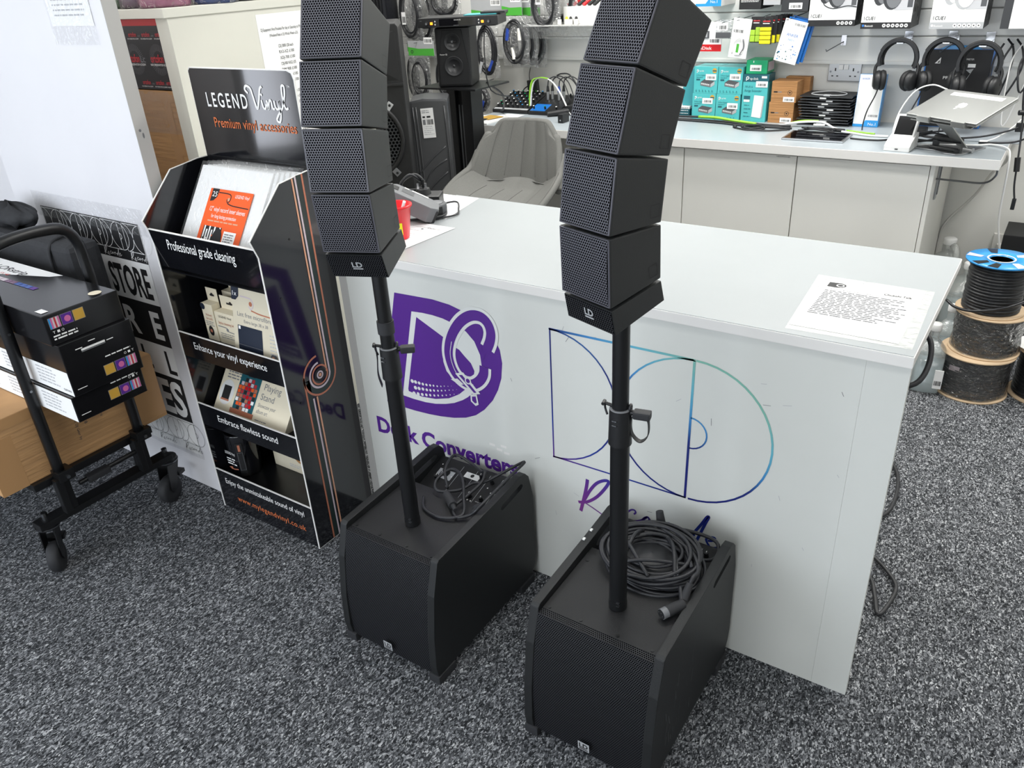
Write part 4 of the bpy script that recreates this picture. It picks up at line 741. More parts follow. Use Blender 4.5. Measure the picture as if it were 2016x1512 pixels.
b = B(X @ Matrix.Rotation(radians(42), 4, 'Z')); b.box(-.012, .012, -.0555, -.051, .005, .135, 'black', .002); b.rect(-.009, .03, .009, .10, 'grey', frame((0, -.056, 0), (1, 0, 0), (0, 0, 1))); b.rect(-.008, .031, .008, .099, 'black', frame((0, -.0562, 0), (1, 0, 0), (0, 0, 1))); b.rect(-.004, .105, .004, .13, 'copper', frame((0, -.0562, 0), (1, 0, 0), (0, 0, 1))); part('side_clip', b, t)
t = thing('record_rack_box', 'cream box with a picture of a record rack beside the black can', 'box', (-1.88, 1.47, .1235)); b = B(); b.box(-2.060, -1.722, 1.445, 1.50, .1235, .312, 'beige', .002); part('body', b, t); F = FY(1.4447); b = B()
b.stroke([(-1.90, .29), (-1.875, .262), (-1.80, .258), (-1.73, .25)], .006, 'lilac', F, .0003); b.disc((-1.885, .275), .012, 'copper', F, .0004, 14); b.text('LEGEND Vinyl', -1.84, .27, .018, 'inkgrey', F, .09, .0003); b.text('LP Record', -1.815, .215, .024, 'inkgrey', F, .085, .0003); b.text('Display', -1.815, .190, .024, 'inkgrey', F, .062, .0003)
b.poly([(-1.98, .19), (-1.93, .175), (-1.90, .22), (-1.95, .235)], 'white', F, .0003); b.poly([(-1.965, .19), (-1.935, .182), (-1.92, .205), (-1.95, .213)], 'copper', F, .0005); b.poly([(-1.955, .185), (-1.925, .178), (-1.90, .165), (-1.93, .168)], 'card_b', F, .0006); b.disc((-1.865, .165), .026, 'card_b', F, .0004, 18, .02); b.lines(-1.80, .17, -1.73, 5, .008, .003, 'inklight', F, .0003, 4); b.lines(-1.98, .15, -1.91, 2, .008, .003, 'inklight', F, .0003, 4); part('printing', b, t)

# ------------------------------------------------------------------ loaded trolley
t = thing('hand_trolley', 'black folding platform trolley on castors with an arched tubular handle', 'trolley', (-2.65, 1.0, 0)); xh = -2.33
b = B(); b.tube([(xh, .877, .335), (xh, .877, .60), (xh, .880, .90), (xh, .886, .985), (xh, .915, 1.030), (xh, .97, 1.043), (xh, 1.06, 1.043), (xh, 1.115, 1.030), (xh, 1.144, .985), (xh, 1.149, .90), (xh, 1.149, .60), (xh, 1.149, .335)], .0165, 'blackmetal', 10, 6)
for y in (.877, 1.149):
    for z in (.62, .80): b.cyl((xh+.0155, y, z), (xh+.0172, y, z), .004, 'steel', seg=8)
part('handle', b, t)
b = B(); b.box(-2.395, -2.345, .775, 1.245, .168, .190, 'blackmetal', .003); b.box(-3.15, -2.37, .80, .825, .30, .325, 'blackmetal', .003); b.box(-3.15, -2.37, 1.17, 1.195, .30, .325, 'blackmetal', .003); b.box(-2.38, -2.345, .80, 1.20, .300, .325, 'blackmetal', .003); b.box(-3.15, -3.12, .80, 1.20, .30, .325, 'blackmetal', .003); part('frame', b, t)
b = B(); b.box(-3.14, -2.38, .826, 1.169, .318, .3245, 'blackplastic'); part('platform', b, t)
for y in (.885, 1.150):
    b = B(); b.box(-2.352, -2.305, y-.024, y+.024, .310, .345, 'blackmetal', .003); b.box(-2.392, -2.345, y-.017, y+.017, .19, .322, 'blackmetal', .003); b.box(-2.34, -2.315, y-.035, y-.012, .20, .32, 'blackmetal', .003); b.cyl((-2.31, y, .325), (-2.298, y, .325), .006, 'steel', seg=8); part('hinge_bracket', b, t)
b = B(); b.cyl((-2.33, .92, .27), (-2.33, 1.13, .275), .008, 'blackmetal'); b.box(-2.345, -2.315, .945, 1.02, .258, .28, 'rubber', .006); part('release_bar', b, t)
def castor(x, y, rz):
    X = Matrix.Translation((x, y, 0)) @ Matrix.Rotation(rz, 4, 'Z'); b = B(X); b.cyl((-.02, 0, .150), (-.02, 0, .168), .034, 'blackmetal', seg=20); b.cyl((-.02, 0, .154), (-.02, 0, .158), .037, 'steel', seg=20)
    for s in (-1, 1): b.prism([(-.05, .15), (.012, .15), (.024, .06), (.012, .04), (-.008, .055)], s*.021-.0015, s*.021+.0015, 'blackmetal', frame((0, 0, 0), (1, 0, 0), (0, 0, 1)))
    c = part('castor', b, t); b = B(X @ Matrix.Translation((.006, 0, .0505)) @ Matrix.Rotation(pi/2, 4, 'X')); b.lathe([(.0, -.015), (.030, -.017), (.044, -.017), (.0495, -.011), (.0505, 0), (.0495, .011), (.044, .017), (.03, .017), (0, .015)], 'rubber', 28); part('wheel', b, c)
    b = B(X); b.box(-.06, -.028, -.028, .028, .085, .10, 'blackmetal', .003); part('brake', b, c); b = B(X); b.cyl((-.02, 0, .190), (-.02, 0, .202), .010, 'steel', seg=6); part('bolt', b, c)
castor(-2.375, .800, radians(-40)); castor(-2.375, 1.220, radians(-70)); castor(-3.10, .82, 0); castor(-3.10, 1.18, 0)
t = carton('long_carton', 'long brown taped carton lying across the trolley', -3.10, -2.362, .722, 1.278, .3255, .5585, 'card')
b = B(); F = FX(-2.3618); b.rect(.722, .325, .80, .50, 'tape', F, .0004); b.rect(1.18, .34, 1.276, .54, 'tape', F, .0004); b.rect(.722, .525, 1.278, .556, 'tape', F, .0005); part('packing_tape', b, t)
b = B()
for i, (s, h, w) in enumerate((('Line Profile DJ Gear by', .012, .12), ('Pic V4618', .014, .075), ('', 0, 0), ('Sound Lighting', .010, .075))):
    if s: b.text(s, 0, 0, h, 'midgrey', frame((-2.3612, .98+.028*i, .505), (0, 0, -1), (0, 1, 0)), w, 0, 'L')
b.bars(1.035, .44, 1.06, .49, 'midgrey', F, .0008); part('printing', b, t)
def ledbox(lab, y0, y1, z0, z1, xe, kind):
    t = thing('lighting_box', lab, 'box', (-2.6, (y0+y1)/2, z0), 0, 'light strip boxes on the trolley'); b = B(); b.box(-3.12, xe, y0, y1, z0, z1, 'ledbox', .0025); part('body', b, t); F = FX(xe+.0004); b = B(); h = z1-z0; rr = random.Random(2)
    fl = kind != 0; zq = z0+.046 if not fl else z0+.024
    ys = [y0+.012+i*.034 for i in range(3)] if not fl else [y1-.112+i*.034 for i in range(3)]
    cols = ('pink', 'vio', 'gold') if not fl else ('gold', 'vio', 'pink')
    for y, c in zip(ys, cols):
        b.rect(y-.0012, zq-.0012, y+.0302, zq+.0302, 'inkgrey', F); 
        if c == 'gold': b.rect(y, zq, y+.029, zq+.029, 'gold', F, .0004)
        elif c == 'vio': b.rect(y, zq, y+.029, zq+.029, 'purple', F, .0004); b.disc((y+.016, zq+.014), .009, 'pinkbag', F, .0006, 12)
        else:
            for k, q in enumerate(('reelblue', 'pinkbag', 'lilac', 'redprint', 'lilac', 'pinkbag')): b.rect(y+k*.00483, zq, y+(k+1)*.00483, zq+.029, q, F, .0004)
    part('colour_swatches', b, t, 'three coloured picture squares'); b = B()
    if not fl: b.lines(y0+.012, z0+.022, y0+.08, 2, .008, .004, 'txtwhite', F, .0004, 3, .1); [b.text(c, y0+.014+i*.012, z0+.032, .010, 'txtwhite', F, .007, .0004) for i, c in enumerate('TIO')]
    else:
        [b.text(c, y1-.045+i*.012, z0+.062, .010, 'txtwhite', F, .007, .0004) for i, c in enumerate('OIT')]; b.lines(y1-.10, z0+.076 if kind != 2 else z0+.07, y1-.02, 1, .008, .0035, 'txtwhite', F, .0004, 3, .1); b.rect(y0+.012, z0+.018, y0+.04, z0+.020, 'txtwhite', F, .0004)
    if kind == 1:
        b.rect(y0+.055, z1-.036, y0+.125, z1-.030, 'txtwhite', F, .0004); b.rect(y0+.055, z1-.040, y0+.125, z1-.037, 'grey', F, .0005)
        for dy, dz in ((.04, .028), (.08, .018), (.13, .035)): b.rect(y0+dy, z1-dz, y0+dy+.02, z1-dz+.0025, 'txtwhite', F, .0004)
    part('printing', b, t)
    if kind:
        b = B(); Ff = FY(y0-.0004); zt = z0+.075; b.rect(-3.12, z0+.002, xe-.002, zt, 'paper', Ff, .0003)
        for i in range(5): b.lines(-3.05+i*.19, zt-.014, -2.93+i*.19, 5, .011, .004, 'inklight', Ff, .0006, i+2)
        if kind == 1: b.text('cameo', xe-.05, z0+.012, .014, 'midgrey', Ff, .04, .0006)
        part('spec_panel', b, t, 'white printed specification panel')
    else:
        b = B(); Ft = FZ(z1+.0004); b.poly([(-3.12, y1-.004), (-3.12, y0+.12), (-2.62, y0+.125), (-2.43, y1-.03), (-2.40, y1-.004)], 'paper', Ft, .0002); b.text('COLORstrip', -2.78, y1-.06, .034, 'ink', Ft, .26, .0006, 'L', .01, .2); b.text('FX 48', -2.62, y1-.084, .016, 'red', Ft, .05, .0006)
        for i in range(14): b.rect(-2.75+i*.028, y0+.10, -2.75+i*.028+.026, y0+.117, ('yellow', 'yellow', 'redprint', 'redprint', 'pinkbag', 'pinkbag', 'lilac', 'lilac', 'purplebag', 'purplebag', 'bluebag', 'bluebag', 'bluebag', 'purple')[i], Ft, .0006)
        part('lid_print', b, t); b = B(); b.disc((-2.165, y1-.045), .018, 'cream2', Ft, .0008, 18); part('round_sticker', b, t, 'pale yellow round sticker'); b = B(); b.rect(-2.185, y0+.01, -2.15, y0+.03, 'paper', Ft, .0008); part('barcode_label', b, t)
ledbox('white fronted long black light box lowest in the trolley stack', .896, 1.112, .5590, .6380, -2.127, 2)
ledbox('tall black light box in the middle of the trolley stack', .905, 1.117, .6385, .7945, -2.118, 1)
ledbox('shiny black light box topmost in the trolley stack, white corner on its lid', .896, 1.112, .7950, .8815, -2.13, 0)
t = thing('equipment_case', 'black padded equipment case behind the trolley handle', 'case', (-2.70, 1.22, .5595)); b = B(); b.box(-2.97, -2.445, 1.165, 1.272, .5595, .945, 'bagcase', .04, seg=4); part('body', b, t); b = B(); b.tube([(-2.55, 1.158, .60), (-2.55, 1.155, .86), (-2.555, 1.17, .935), (-2.555, 1.22, .953), (-2.555, 1.26, .945)], .006, 'bagcase', 6, 5); part('seam_piping', b, t)
b = B(); rr = random.Random(21)
def lump(u, v):
    a = 2*pi*u; e = (v-.5)*pi; w = 1+.06*sin(5*a+3*v)+.05*sin(9*a-7*v)+.03*sin(17*a+11*v); return (-2.87+.135*cos(a)*cos(e)*w, 1.23+.055*sin(a)*cos(e)*w, .983+.036*sin(e)*(1+.25*sin(6*a)+.12*sin(13*a)))
b.sheet(lump, 30, 14, 'bagcase'); solo('cloth_bag', b, 'crumpled black cloth bag heaped on the padded case', 'bag')
# ------------------------------------------------------------------ desk along the back wall
t = thing('wall_desk', 'long grey topped white edged desk along the back wall', 'desk', (-1.5, 4.0, .82))
b = B(); b.box(-2.84, -.190, 3.635, 4.292, .8195, .859, 'topedge', .002); b.box(-2.838, -.192, 3.637, 4.292, .8585, .860, 'top2'); part('worktop', b, t)
b = B(); b.box(-.66, -.155, 3.955, 4.29, .8602, .863, 'topdark'); part('rear_board', b, t, 'darker grey board at the back right')
b = B(); b.box(-2.80, -2.76, 3.70, 3.74, 0, .8195, "steel"); part("leg", b, t)
b = B(); b.tube([(-.425, 3.78, .735), (-.33, 3.74, .742), (-.235, 3.69, .755), (-.200, 3.665, .790), (-.197, 3.66, .82)], .004, 'steel'); part('stay_rod', b, t)
for i, (x0, x1, lab) in enumerate(((-2.045, -1.512, 'white cupboard under the desk behind the right speaker column'), (-1.510, -.978, 'white cupboard under the desk between the two door seams'), (-.976, -.437, 'rightmost white cupboard under the desk'))):
    t = thing('cupboard', lab, 'cupboard', ((x0+x1)/2, 3.98, 0), 0, 'white cupboards under the desk'); b = B(); b.box(x0, x1, 3.70, 4.29, .08, .8185, 'whitecab'); b.box(x0, x1, 3.74, 4.29, 0, .08, 'whitecab'); part('carcass', b, t)
    b = B(); b.box(x0+.0015, x1-.0015, 3.682, 3.6995, .085, .806, 'whitecab', .001)
    if i == 1: b.text('HEADPHONES', x1-.03, .798, .008, 'ink', FY(3.6818), .06, .0002, 'R')
    part('door', b, t)
t = thing('end_panel', 'white end panel closing the right side of the cupboard row', 'panel', (-.428, 3.98, 0)); b = B(); b.box(-.436, -.419, 3.682, 4.29, 0, .8185, 'whitecab', .001); part('panel', b, t); b = B(); b.box(-.4185, -.412, 3.80, 3.84, .64, .80, 'ltgrey', .002); b.box(-.4185, -.408, 3.812, 3.828, .66, .79, 'inkgrey', .001); part('bracket', b, t)

# ------------------------------------------------------------------ chair
t = thing('bucket_chair', 'grey upholstered bucket chair with stitched channels behind the counter', 'chair', (-2.11, 2.95, 0))
X = Matrix.Translation((-2.085, 2.95, 0)) @ Matrix.Rotation(radians(7), 4, 'Z')
def backfn(u, v, off=0):
    a = (u-.5)*2; w = .190+.055*(1-v)**1.3; z = .715+.262*v; w *= 1-.13*max(0, v-.6)**2*6.25; z -= .035*max(0, abs(a)-.55)**2/.2*v
    ch = .006*abs(sin(a*pi*3.0)) if abs(a) < .68 else .003
    zz = z-.03*max(0, abs(a)-.72)/.28*(v > .9); y = .20+.085*v-.115*a*a*(1-.6*v)-ch+off
    return Vector((a*w, y, zz))
def seatfn(u, v, off=0):
    a = (u-.5)*2; w = .225+.03*sin(pi*min(1, v*1.1)); y = -.245+.46*v; ch = .006*abs(sin(a*pi*2.5)) if abs(a) < .6 else .003
    return Vector((a*w, y+.02*a*a*(1-v), .690+ch+.125*max(0, abs(a)-.45)**1.5*(.35+2.0*v)-.055*(1-v)**3-.03*(v < .08)*a*a+.05*max(0, v-.82)/.18+off))
def shell(b, fn, nu, nv, thn, m):
    b.sheet(lambda u, v: X @ fn(u, v), nu, nv, m); b.sheet(lambda u, v: X @ (fn(1-u, v)+thn), nu, nv, m)
    for e in (0, 1):
        b.tube([X @ (fn(e, k/10)+thn*.5) for k in range(11)], .0175, m, 8, 3); b.tube([X @ (fn(k/14, e)+thn*.5) for k in range(15)], .0175, m, 8, 3)
b = B(); shell(b, backfn, 44, 22, Vector((0, .036, -.006)), 'fabric'); part('backrest', b, t)
b = B(); shell(b, seatfn, 40, 20, Vector((0, .0, -.04)), 'fabric'); part('seat', b, t)
b = B()
for a in (-.68, -.34, 0, .34, .68): b.tube([X @ (backfn(.5+a/2, v/10)+Vector((0, -.0005, 0))) for v in range(1, 11)], .0016, 'seam', 5, 2)
for a in (-.6, -.2, .2, .6): b.tube([X @ (seatfn(.5+a/2, v/10)+Vector((0, 0, .0005))) for v in range(0, 9)], .0016, 'seam', 5, 2)
b.tube([X @ (backfn(u/14, .03)+Vector((0, -.006, .0))) for u in range(15)], .003, 'seam', 5, 2); part('stitching', b, t)
b = B(X); b.cyl((0, 0, .10), (0, 0, .655), .028, 'blackmetal'); b.cyl((0, 0, .635), (0, 0, .655), .09, 'blackmetal'); part('column', b, t)
for i in range(5):
    b = B(X); a = 2*pi*i/5+.3; b.tube([(0, 0, .11), (.14*cos(a), .14*sin(a), .085), (.28*cos(a), .28*sin(a), .05)], .016, 'blackmetal', 8); b.cyl((.28*cos(a), .28*sin(a)-.01, .025), (.28*cos(a), .28*sin(a)+.01, .025), .0245, 'rubber'); part('foot', b, t)

# ------------------------------------------------------------------ loudspeakers left of the desk
pa = radians(38); G = frame((-2.424, 2.752, 0), (cos(pa), sin(pa), 0), (0, 0, 1)); I = Matrix.Identity(4)
t = thing('pa_loudspeaker', 'large black floor loudspeaker behind the left speaker column', 'loudspeaker', (-2.58, 2.63, 0), pa)
b = B(G); b.prism([(-.40, 0), (0, 0), (0, 1.42), (-.012, 1.438), (-.388, 1.438), (-.40, 1.42)], -.34, -.012, 'cab', I, .008); part('cabinet', b, t)
b = B(G); b.prism([(-.40, .62), (0, .62), (0, 1.425), (-.010, 1.438), (-.390, 1.438), (-.40, 1.425)], -.014, .0, 'cab', I, .005); b.rect(-.385, 1.20, -.012, 1.418, 'blackplastic', I, .0006); b.hexa([(-.375, 1.215, .0008), (-.018, 1.215, .0008), (-.018, 1.41, .0008), (-.375, 1.41, .0008), (-.28, 1.27, .012), (-.11, 1.27, .012), (-.11, 1.36, .012), (-.28, 1.36, .012)], 'black'); b.box(-.40, 0, 1.193, 1.204, -.002, .012, 'cab', .002); part('baffle', b, t)
c = (-.192, .970); n = 36; b = B(G); b.add([(c[0]+.152*cos(2*pi*i/n), c[1]+.152*sin(2*pi*i/n), .004) for i in range(n)], [tuple(range(n))], 'gr_pa', False, [(.152*cos(2*pi*i/n), .152*sin(2*pi*i/n)) for i in range(n)]); part('woofer_grille', b, t)
b = B(G); b.tube([(c[0]+.163*cos(2*pi*i/24), c[1]+.163*sin(2*pi*i/24), .004) for i in range(24)], .011, 'cab', 8, 2, True); part('woofer_rim', b, t)
for a in (50, -50, 130, 230):
    b = B(G @ Matrix.Translation((c[0]+.186*cos(radians(a)), c[1]+.186*sin(radians(a)), 0)) @ Matrix.Rotation(radians(a), 4, 'Z')); b.box(-.024, .016, -.013, .013, .0, .012, 'ltgrey' if a == 50 else 'grey', .002); b.disc((.004, 0), .006, 'black', I, .0124, 12); part('grille_clip', b, t)
for p in ([(-.056, 1.165), (-.008, 1.165), (-.008, 1.105)], [(-.070, .785), (-.010, .785), (-.010, .850)], [(-.06, 1.428), (-.012, 1.40), (-.012, 1.428)], [(-.33, .785), (-.39, .785), (-.39, .850)]): b = B(G); b.poly(p, 'black', I, .0008); part('port', b, t)
b = B(G); [b.rect(x, .738, x+.045, .743, 'grey', I, .0008) for x in (-.10, -.045)]; part('trim_marks', b, t)
pw = radians(35); G = frame((-2.48, 3.12, 0), (cos(pw), sin(pw), 0), (0, 0, 1))
t = thing('wrapped_parcel', 'tall parcel in grey plastic with a white shipping label', 'parcel', (-2.56, 3.07, 0), pw); b = B(G)
b.prism([(-.190, 0), (-.002, 0), (0, .5), (-.004, 1.075), (-.015, 1.082), (-.12, 1.088), (-.185, 1.078), (-.194, .6)], -.20, 0, 'greywrap', I, .012)
for i in range(7): z0 = .36+.062*i; b.tube([(-.175+.01*(i % 3), z0, .0005), (-.10, z0+.075+.01*(i % 2), .0025), (-.03, z0+.13, .0005)], .0042, 'greywrap', 6, 4)
for x in (-.17, -.155, -.02): b.tube([(x, .3, .001), (x+.004, .7, .002), (x-.002, 1.05, .001)], .003, 'greywrap', 6, 4)
part('body', b, t); F = G @ frame((-.132, .905, .0035), (1, .03, 0), (.06, 1, 0)); b = B(); b.rect(0, 0, .060, .138, 'paper', F); b.lines(.004, .125, .056, 2, .008, .003, 'inkgrey', F, .0004, 2); b.rect(.006, .094, .018, .102, 'ink', F, .0004); b.rect(.026, .094, .044, .102, 'ink', F, .0004); b.bars(.024, .062, .054, .086, 'ink', F); b.rect(.005, .062, .018, .086, 'inkgrey', F, .0004); b.lines(.005, .052, .055, 5, .009, .0025, 'inklight', F, .0004, 7); part('shipping_label', b, t, 'white shipping label')
t = thing('speaker_stand', 'black speaker stand with twin pillars and a top plate left of the desk', 'stand', (-2.63, 3.47, 0)); b = B()
b.box(-2.86, -2.42, 3.25, 3.68, 0, .02, 'blackmetal', .004); part('base', b, t); b = B(); b.box(-2.812, -2.45, 3.30, 3.60, 1.088, 1.097, 'blackmetal', .002); part('top_plate', b, t)
for x0, x1 in ((-2.710, -2.655), (-2.612, -2.555)): b = B(); b.box(x0, x1, 3.40, 3.50, .02, 1.088, 'blackmetal', .003); part('pillar', b, t)
b = B(); b.box(-2.655, -2.612, 3.42, 3.49, .02, 1.088, 'black'); b.box(-2.648, -2.642, 3.414, 3.421, .02, 1.0, 'grey'); b.box(-2.628, -2.620, 3.414, 3.421, .02, 1.0, 'grey'); part('channel', b, t)
mw = radians(26); Xm = Matrix.Translation((-2.607, 3.352, 1.0975)) @ Matrix.Rotation(mw, 4, 'Z'); I = Matrix.Identity(4)
t = thing('studio_monitor', 'black two way studio monitor on the twin pillar stand', 'loudspeaker', (-2.607, 3.352, 1.0975), mw); b = B(Xm)
b.box(-.086, .086, 0, .215, 0, .274, 'blackplastic', .012, seg=3); part('cabinet', b, t); Fm = Xm @ frame((0, -.0003, 0), (1, 0, 0), (0, 0, 1)); b = B(Fm); b.prism([(-.074, .012), (.074, .012), (.074, .10), (.048, .264), (-.048, .264), (-.074, .10)], 0, .006, 'black', I, .002); b.text('Pioneer DJ', -.066, .150, .009, 'txtwhite', I, .036, .0066); part('baffle', b, t)
def cone(cx, cz, r, nm, horn):
    T = Fm @ Matrix.Translation((cx, cz, .0065)); b = B(T); b.lathe([(r*1.1, .0), (r*1.08, .005), (r, .003), (r*.42, -.004), (r*.3, -.003), (.0, .004)], 'cone', 28); part(nm, b, t)
    if horn: b = B(T); b.box(-r*.5, r*.5, -.003, .003, .0, .006, 'black', .001); b.lathe([(r*.2, .0), (r*.12, .006), (0, .008)], 'grey', 12); part('tweeter_bridge', b, t)
cone(.0, .209, .037, 'tweeter', True); cone(.0, .098, .043, 'woofer', False)
t = thing('rack_unit', 'slim black rack unit with two orange lights on top of the studio monitor', 'audio unit', (-2.585, 3.40, 1.373), radians(24)); X = Matrix.Translation((-2.588, 3.43, 1.3735)) @ Matrix.Rotation(radians(24), 4, 'Z'); b = B(X); b.box(-.196, .196, -.13, .10, .004, .046, 'blackplastic', .002)
for x in (-.16, .16): b.box(x-.02, x+.02, -.11, -.08, 0, .004, 'rubber')
part('case', b, t); F = X @ frame((0, -.1303, 0), (1, 0, 0), (0, 0, 1)); b = B(); b.rect(-.09, .010, .09, .040, 'screen', F, .0002); b.text('DENON DJ', 0, .032, .006, 'txtwhite', F, .032, .0006, 'C'); b.lines(-.02, .010, .02, 1, .005, .002, 'grey', F, .0006, 2); b.lines(-.185, .034, -.17, 1, .005, .002, 'grey', F, .0006, 2)
for x in (-.110, .104): b.poly([(x-.004, .028), (x+.004, .028), (x, .036)], 'white', F, .0006); b.poly([(x-.004, .020), (x+.004, .020), (x, .012)], 'white', F, .0006)
part('display', b, t)
for x in (-.152, .152): b = B(F); b.cyl((x, .022, 0), (x, .022, .010), .009, 'blackplastic', .008); b.cyl((x, .022, .010), (x, .022, .0105), .005, 'grey'); part('knob', b, t)
for x in (-.128, .122): b = B(F); b.box(x-.006, x+.006, .017, .028, 0, .003, 'led', .001); part('lit_button', b, t, 'orange lit button')
b = B(Matrix.Translation((-2.47, 3.46, 1.4205)) @ Matrix.Rotation(radians(24), 4, 'Z')); b.box(-.10, .06, -.06, .06, 0, .004, 'tealside', .002); b.box(-.02, .10, -.045, .05, .0045, .014, 'blackplastic', .003); solo('flat_gadgets', b, 'flat black gadget on a pale card on top of the rack unit', 'gadget')

# ------------------------------------------------------------------ bagged cables on the slatwall
def coil(b, cx, y, cz, rx, rz, n, r, m, seed):
    q = random.Random(seed)
    for k in range(n):
        dx, dz, dr = q.uniform(-.006, .006), q.uniform(-.008, .008), q.uniform(.80, 1.04); yy = y+q.uniform(-.016, .016)
        b.tube([(cx+dx+rx*dr*cos(2*pi*i/10), yy, cz+dz+rz*dr*sin(2*pi*i/10)) for i in range(10)], r, m, 6, 3, True)
def pack(lab, x0, x1, z0, z1, card=None, y=4.17, plugs=(), label=None, n=8, seed=1, hook=True):
    t = thing('cable_pack', lab, 'cable pack', ((x0+x1)/2, y, z0), 0, 'bagged cables on the back wall'); cx, cz = (x0+x1)/2, (z0+z1)/2; w, h = x1-x0, z1-z0
    b = B(); coil(b, cx, y, cz-.01*h, w*.37, h*.40, n+5, .0062, 'wire', seed)
    part('cable', b, t); b = B(); q = random.Random(seed+5)
    f = lambda s: (lambda u, v: (x0+w*u+.004*sin(9*v+seed), y+s*(.021*sin(pi*u)**.5*sin(pi*min(1, v*1.02))**.5+.003*sin(23*u+seed)*sin(17*v)), z0+h*v))
    b.sheet(f(-1), 10, 10, 'clearbag'); b.sheet(f(1), 6, 6, 'clearbag'); part('bag', b, t)
    for px, pz, m, a in plugs:
        b = B(Matrix.Translation((cx+px, y-.012, cz+pz)) @ Matrix.Rotation(a, 4, 'Y')); b.cyl((0, 0, -.032), (0, 0, .032), .0125, m, .011, 12); b.cyl((0, 0, .032), (0, 0, .055), .009, 'cable', .006, 10); part('plug', b, t)
    if label:
        b = B(); b.rect(cx+label[0], cz+label[1], cx+label[0]+.032, cz+label[1]+.07, 'paper', FY(y-.0235)); b.bars(cx+label[0]+.004, cz+label[1]+.01, cx+label[0]+.028, cz+label[1]+.045, 'ink', FY(y-.0235)); part('price_label', b, t)
    if card:
        cx0, cx1, cz0, cz1 = card; b = B(); b.box(cx0, cx1, y-.002, y+.002, cz0, cz1, 'ltgrey'); F = FY(y-.0022); b.poly([(cx0, cz0), (cx1, cz0), (cx1, cz0+.042), (cx0+(cx1-cx0)*.4, cz0+.040), (cx0, cz0+.050)], 'green', F, .0002); b.disc((cx0+.03, cz0+.022), .010, 'ink', F, .0006, 12); b.disc((cx0+.03, cz0+.022), .006, 'green', F, .0008, 10); b.rect(cx1-.075, cz0+.068, cx1-.008, cz0+.105, 'paper', F, .0006); b.bars(cx1-.07, cz0+.075, cx1-.013, cz0+.095, 'ink', F, .0009); part('header_card', b, t, 'grey header card with a green band')
    if hook:
        b = B(); b.cyl((cx, y-.03, z1+(card[3]-z1-.01 if card else .0)), (cx, 4.31, z1+(card[3]-z1 if card else .008)), .0025, 'steel', seg=8); part('hook', b, t)
    return t
pack('bagged cable coil with a white label at the top left of the slatwall', -3.64, -3.44, 1.215, 1.56, None, 4.15, (), (-.05, -.06), 9, 2)
pack('bag of cable pressed behind the top left labelled coil', -3.60, -3.40, 1.20, 1.55, None, 4.22, (), None, 8, 3)
pack('small grip bag with a black lead above the rack unit', -3.36, -3.12, 1.365, 1.55, None, 4.12, (), None, 5, 5)
pack('tall bag of cable between the labelled coil and the grip bag', -3.42, -3.28, 1.30, 1.60, None, 4.20, (), None, 10, 6)
pack('green headed cable bag with a blue plug to the right of the studio monitor', -3.03, -2.865, 1.03, 1.355, (-3.045, -2.83, 1.353, 1.51), 4.12, ((.03, -.09, 'blueplug', .5), (-.045, -.10, 'ltgrey', .3)), None, 8, 7)
pack('green headed cable bag with a blue and two white plugs', -2.825, -2.640, 1.105, 1.372, (-2.815, -2.680, 1.370, 1.51), 4.10, ((-.045, .035, 'blueplug', .15), (.035, .035, 'plugwhite', -.05), (-.01, -.065, 'plugwhite', -.15)), None, 8, 8)
pack('green headed cable bag directly behind the one with two white plugs', -2.80, -2.615, 1.09, 1.36, (-2.79, -2.655, 1.365, 1.51), 4.15, (), None, 8, 9)
pack('last green headed cable bag on the same hook, nearest the wall', -2.775, -2.59, 1.085, 1.35, (-2.765, -2.63, 1.36, 1.51), 4.21, (), None, 8, 10)
pack('round bagged coil with a barcode label left of the connector shelf', -2.640, -2.445, 1.285, 1.56, None, 4.12, (), (-.045, .0), 10, 11)
pack('bagged black cables behind the round barcode labelled coil', -2.60, -2.38, 1.31, 1.58, None, 4.20, (), None, 11, 12)
pack('green headed bag with a long oval cable loop left of the monitor', -3.565, -3.395, .885, 1.155, (-3.556, -3.35, 1.150, 1.235), 4.12, (), None, 9, 13)
pack('green headed bag half hidden behind the studio monitor', -3.40, -3.24, .89, 1.155, (-3.352, -3.20, 1.150, 1.235), 4.17, (), None, 8, 14)
pack('dark bag with a shaded green header next to the big loudspeaker', -3.66, -3.56, .88, 1.15, (-3.63, -3.55, 1.165, 1.225), 4.20, (), None, 5, 15)
pack('low bag of leads hanging below the stand plate', -3.12, -2.98, .822, .99, None, 4.16, ((.02, -.04, 'blueplug', .4),), None, 8, 16)
b = B(); q = random.Random(3); b.box(-3.86, -3.665, 4.06, 4.20, 1.33, 1.65, 'dkbag', .03, seg=3)
for i in range(7): x = -3.85+.026*i; b.tube([(x, 4.058, 1.36+.02*(i % 3)), (x+.01, 4.052, 1.45), (x-.005, 4.058, 1.6)], .003, 'dkbag', 5, 4)
solo('black_bundle', b, 'shiny black wrapped bundle high on the wall above the big loudspeaker', 'bundle')
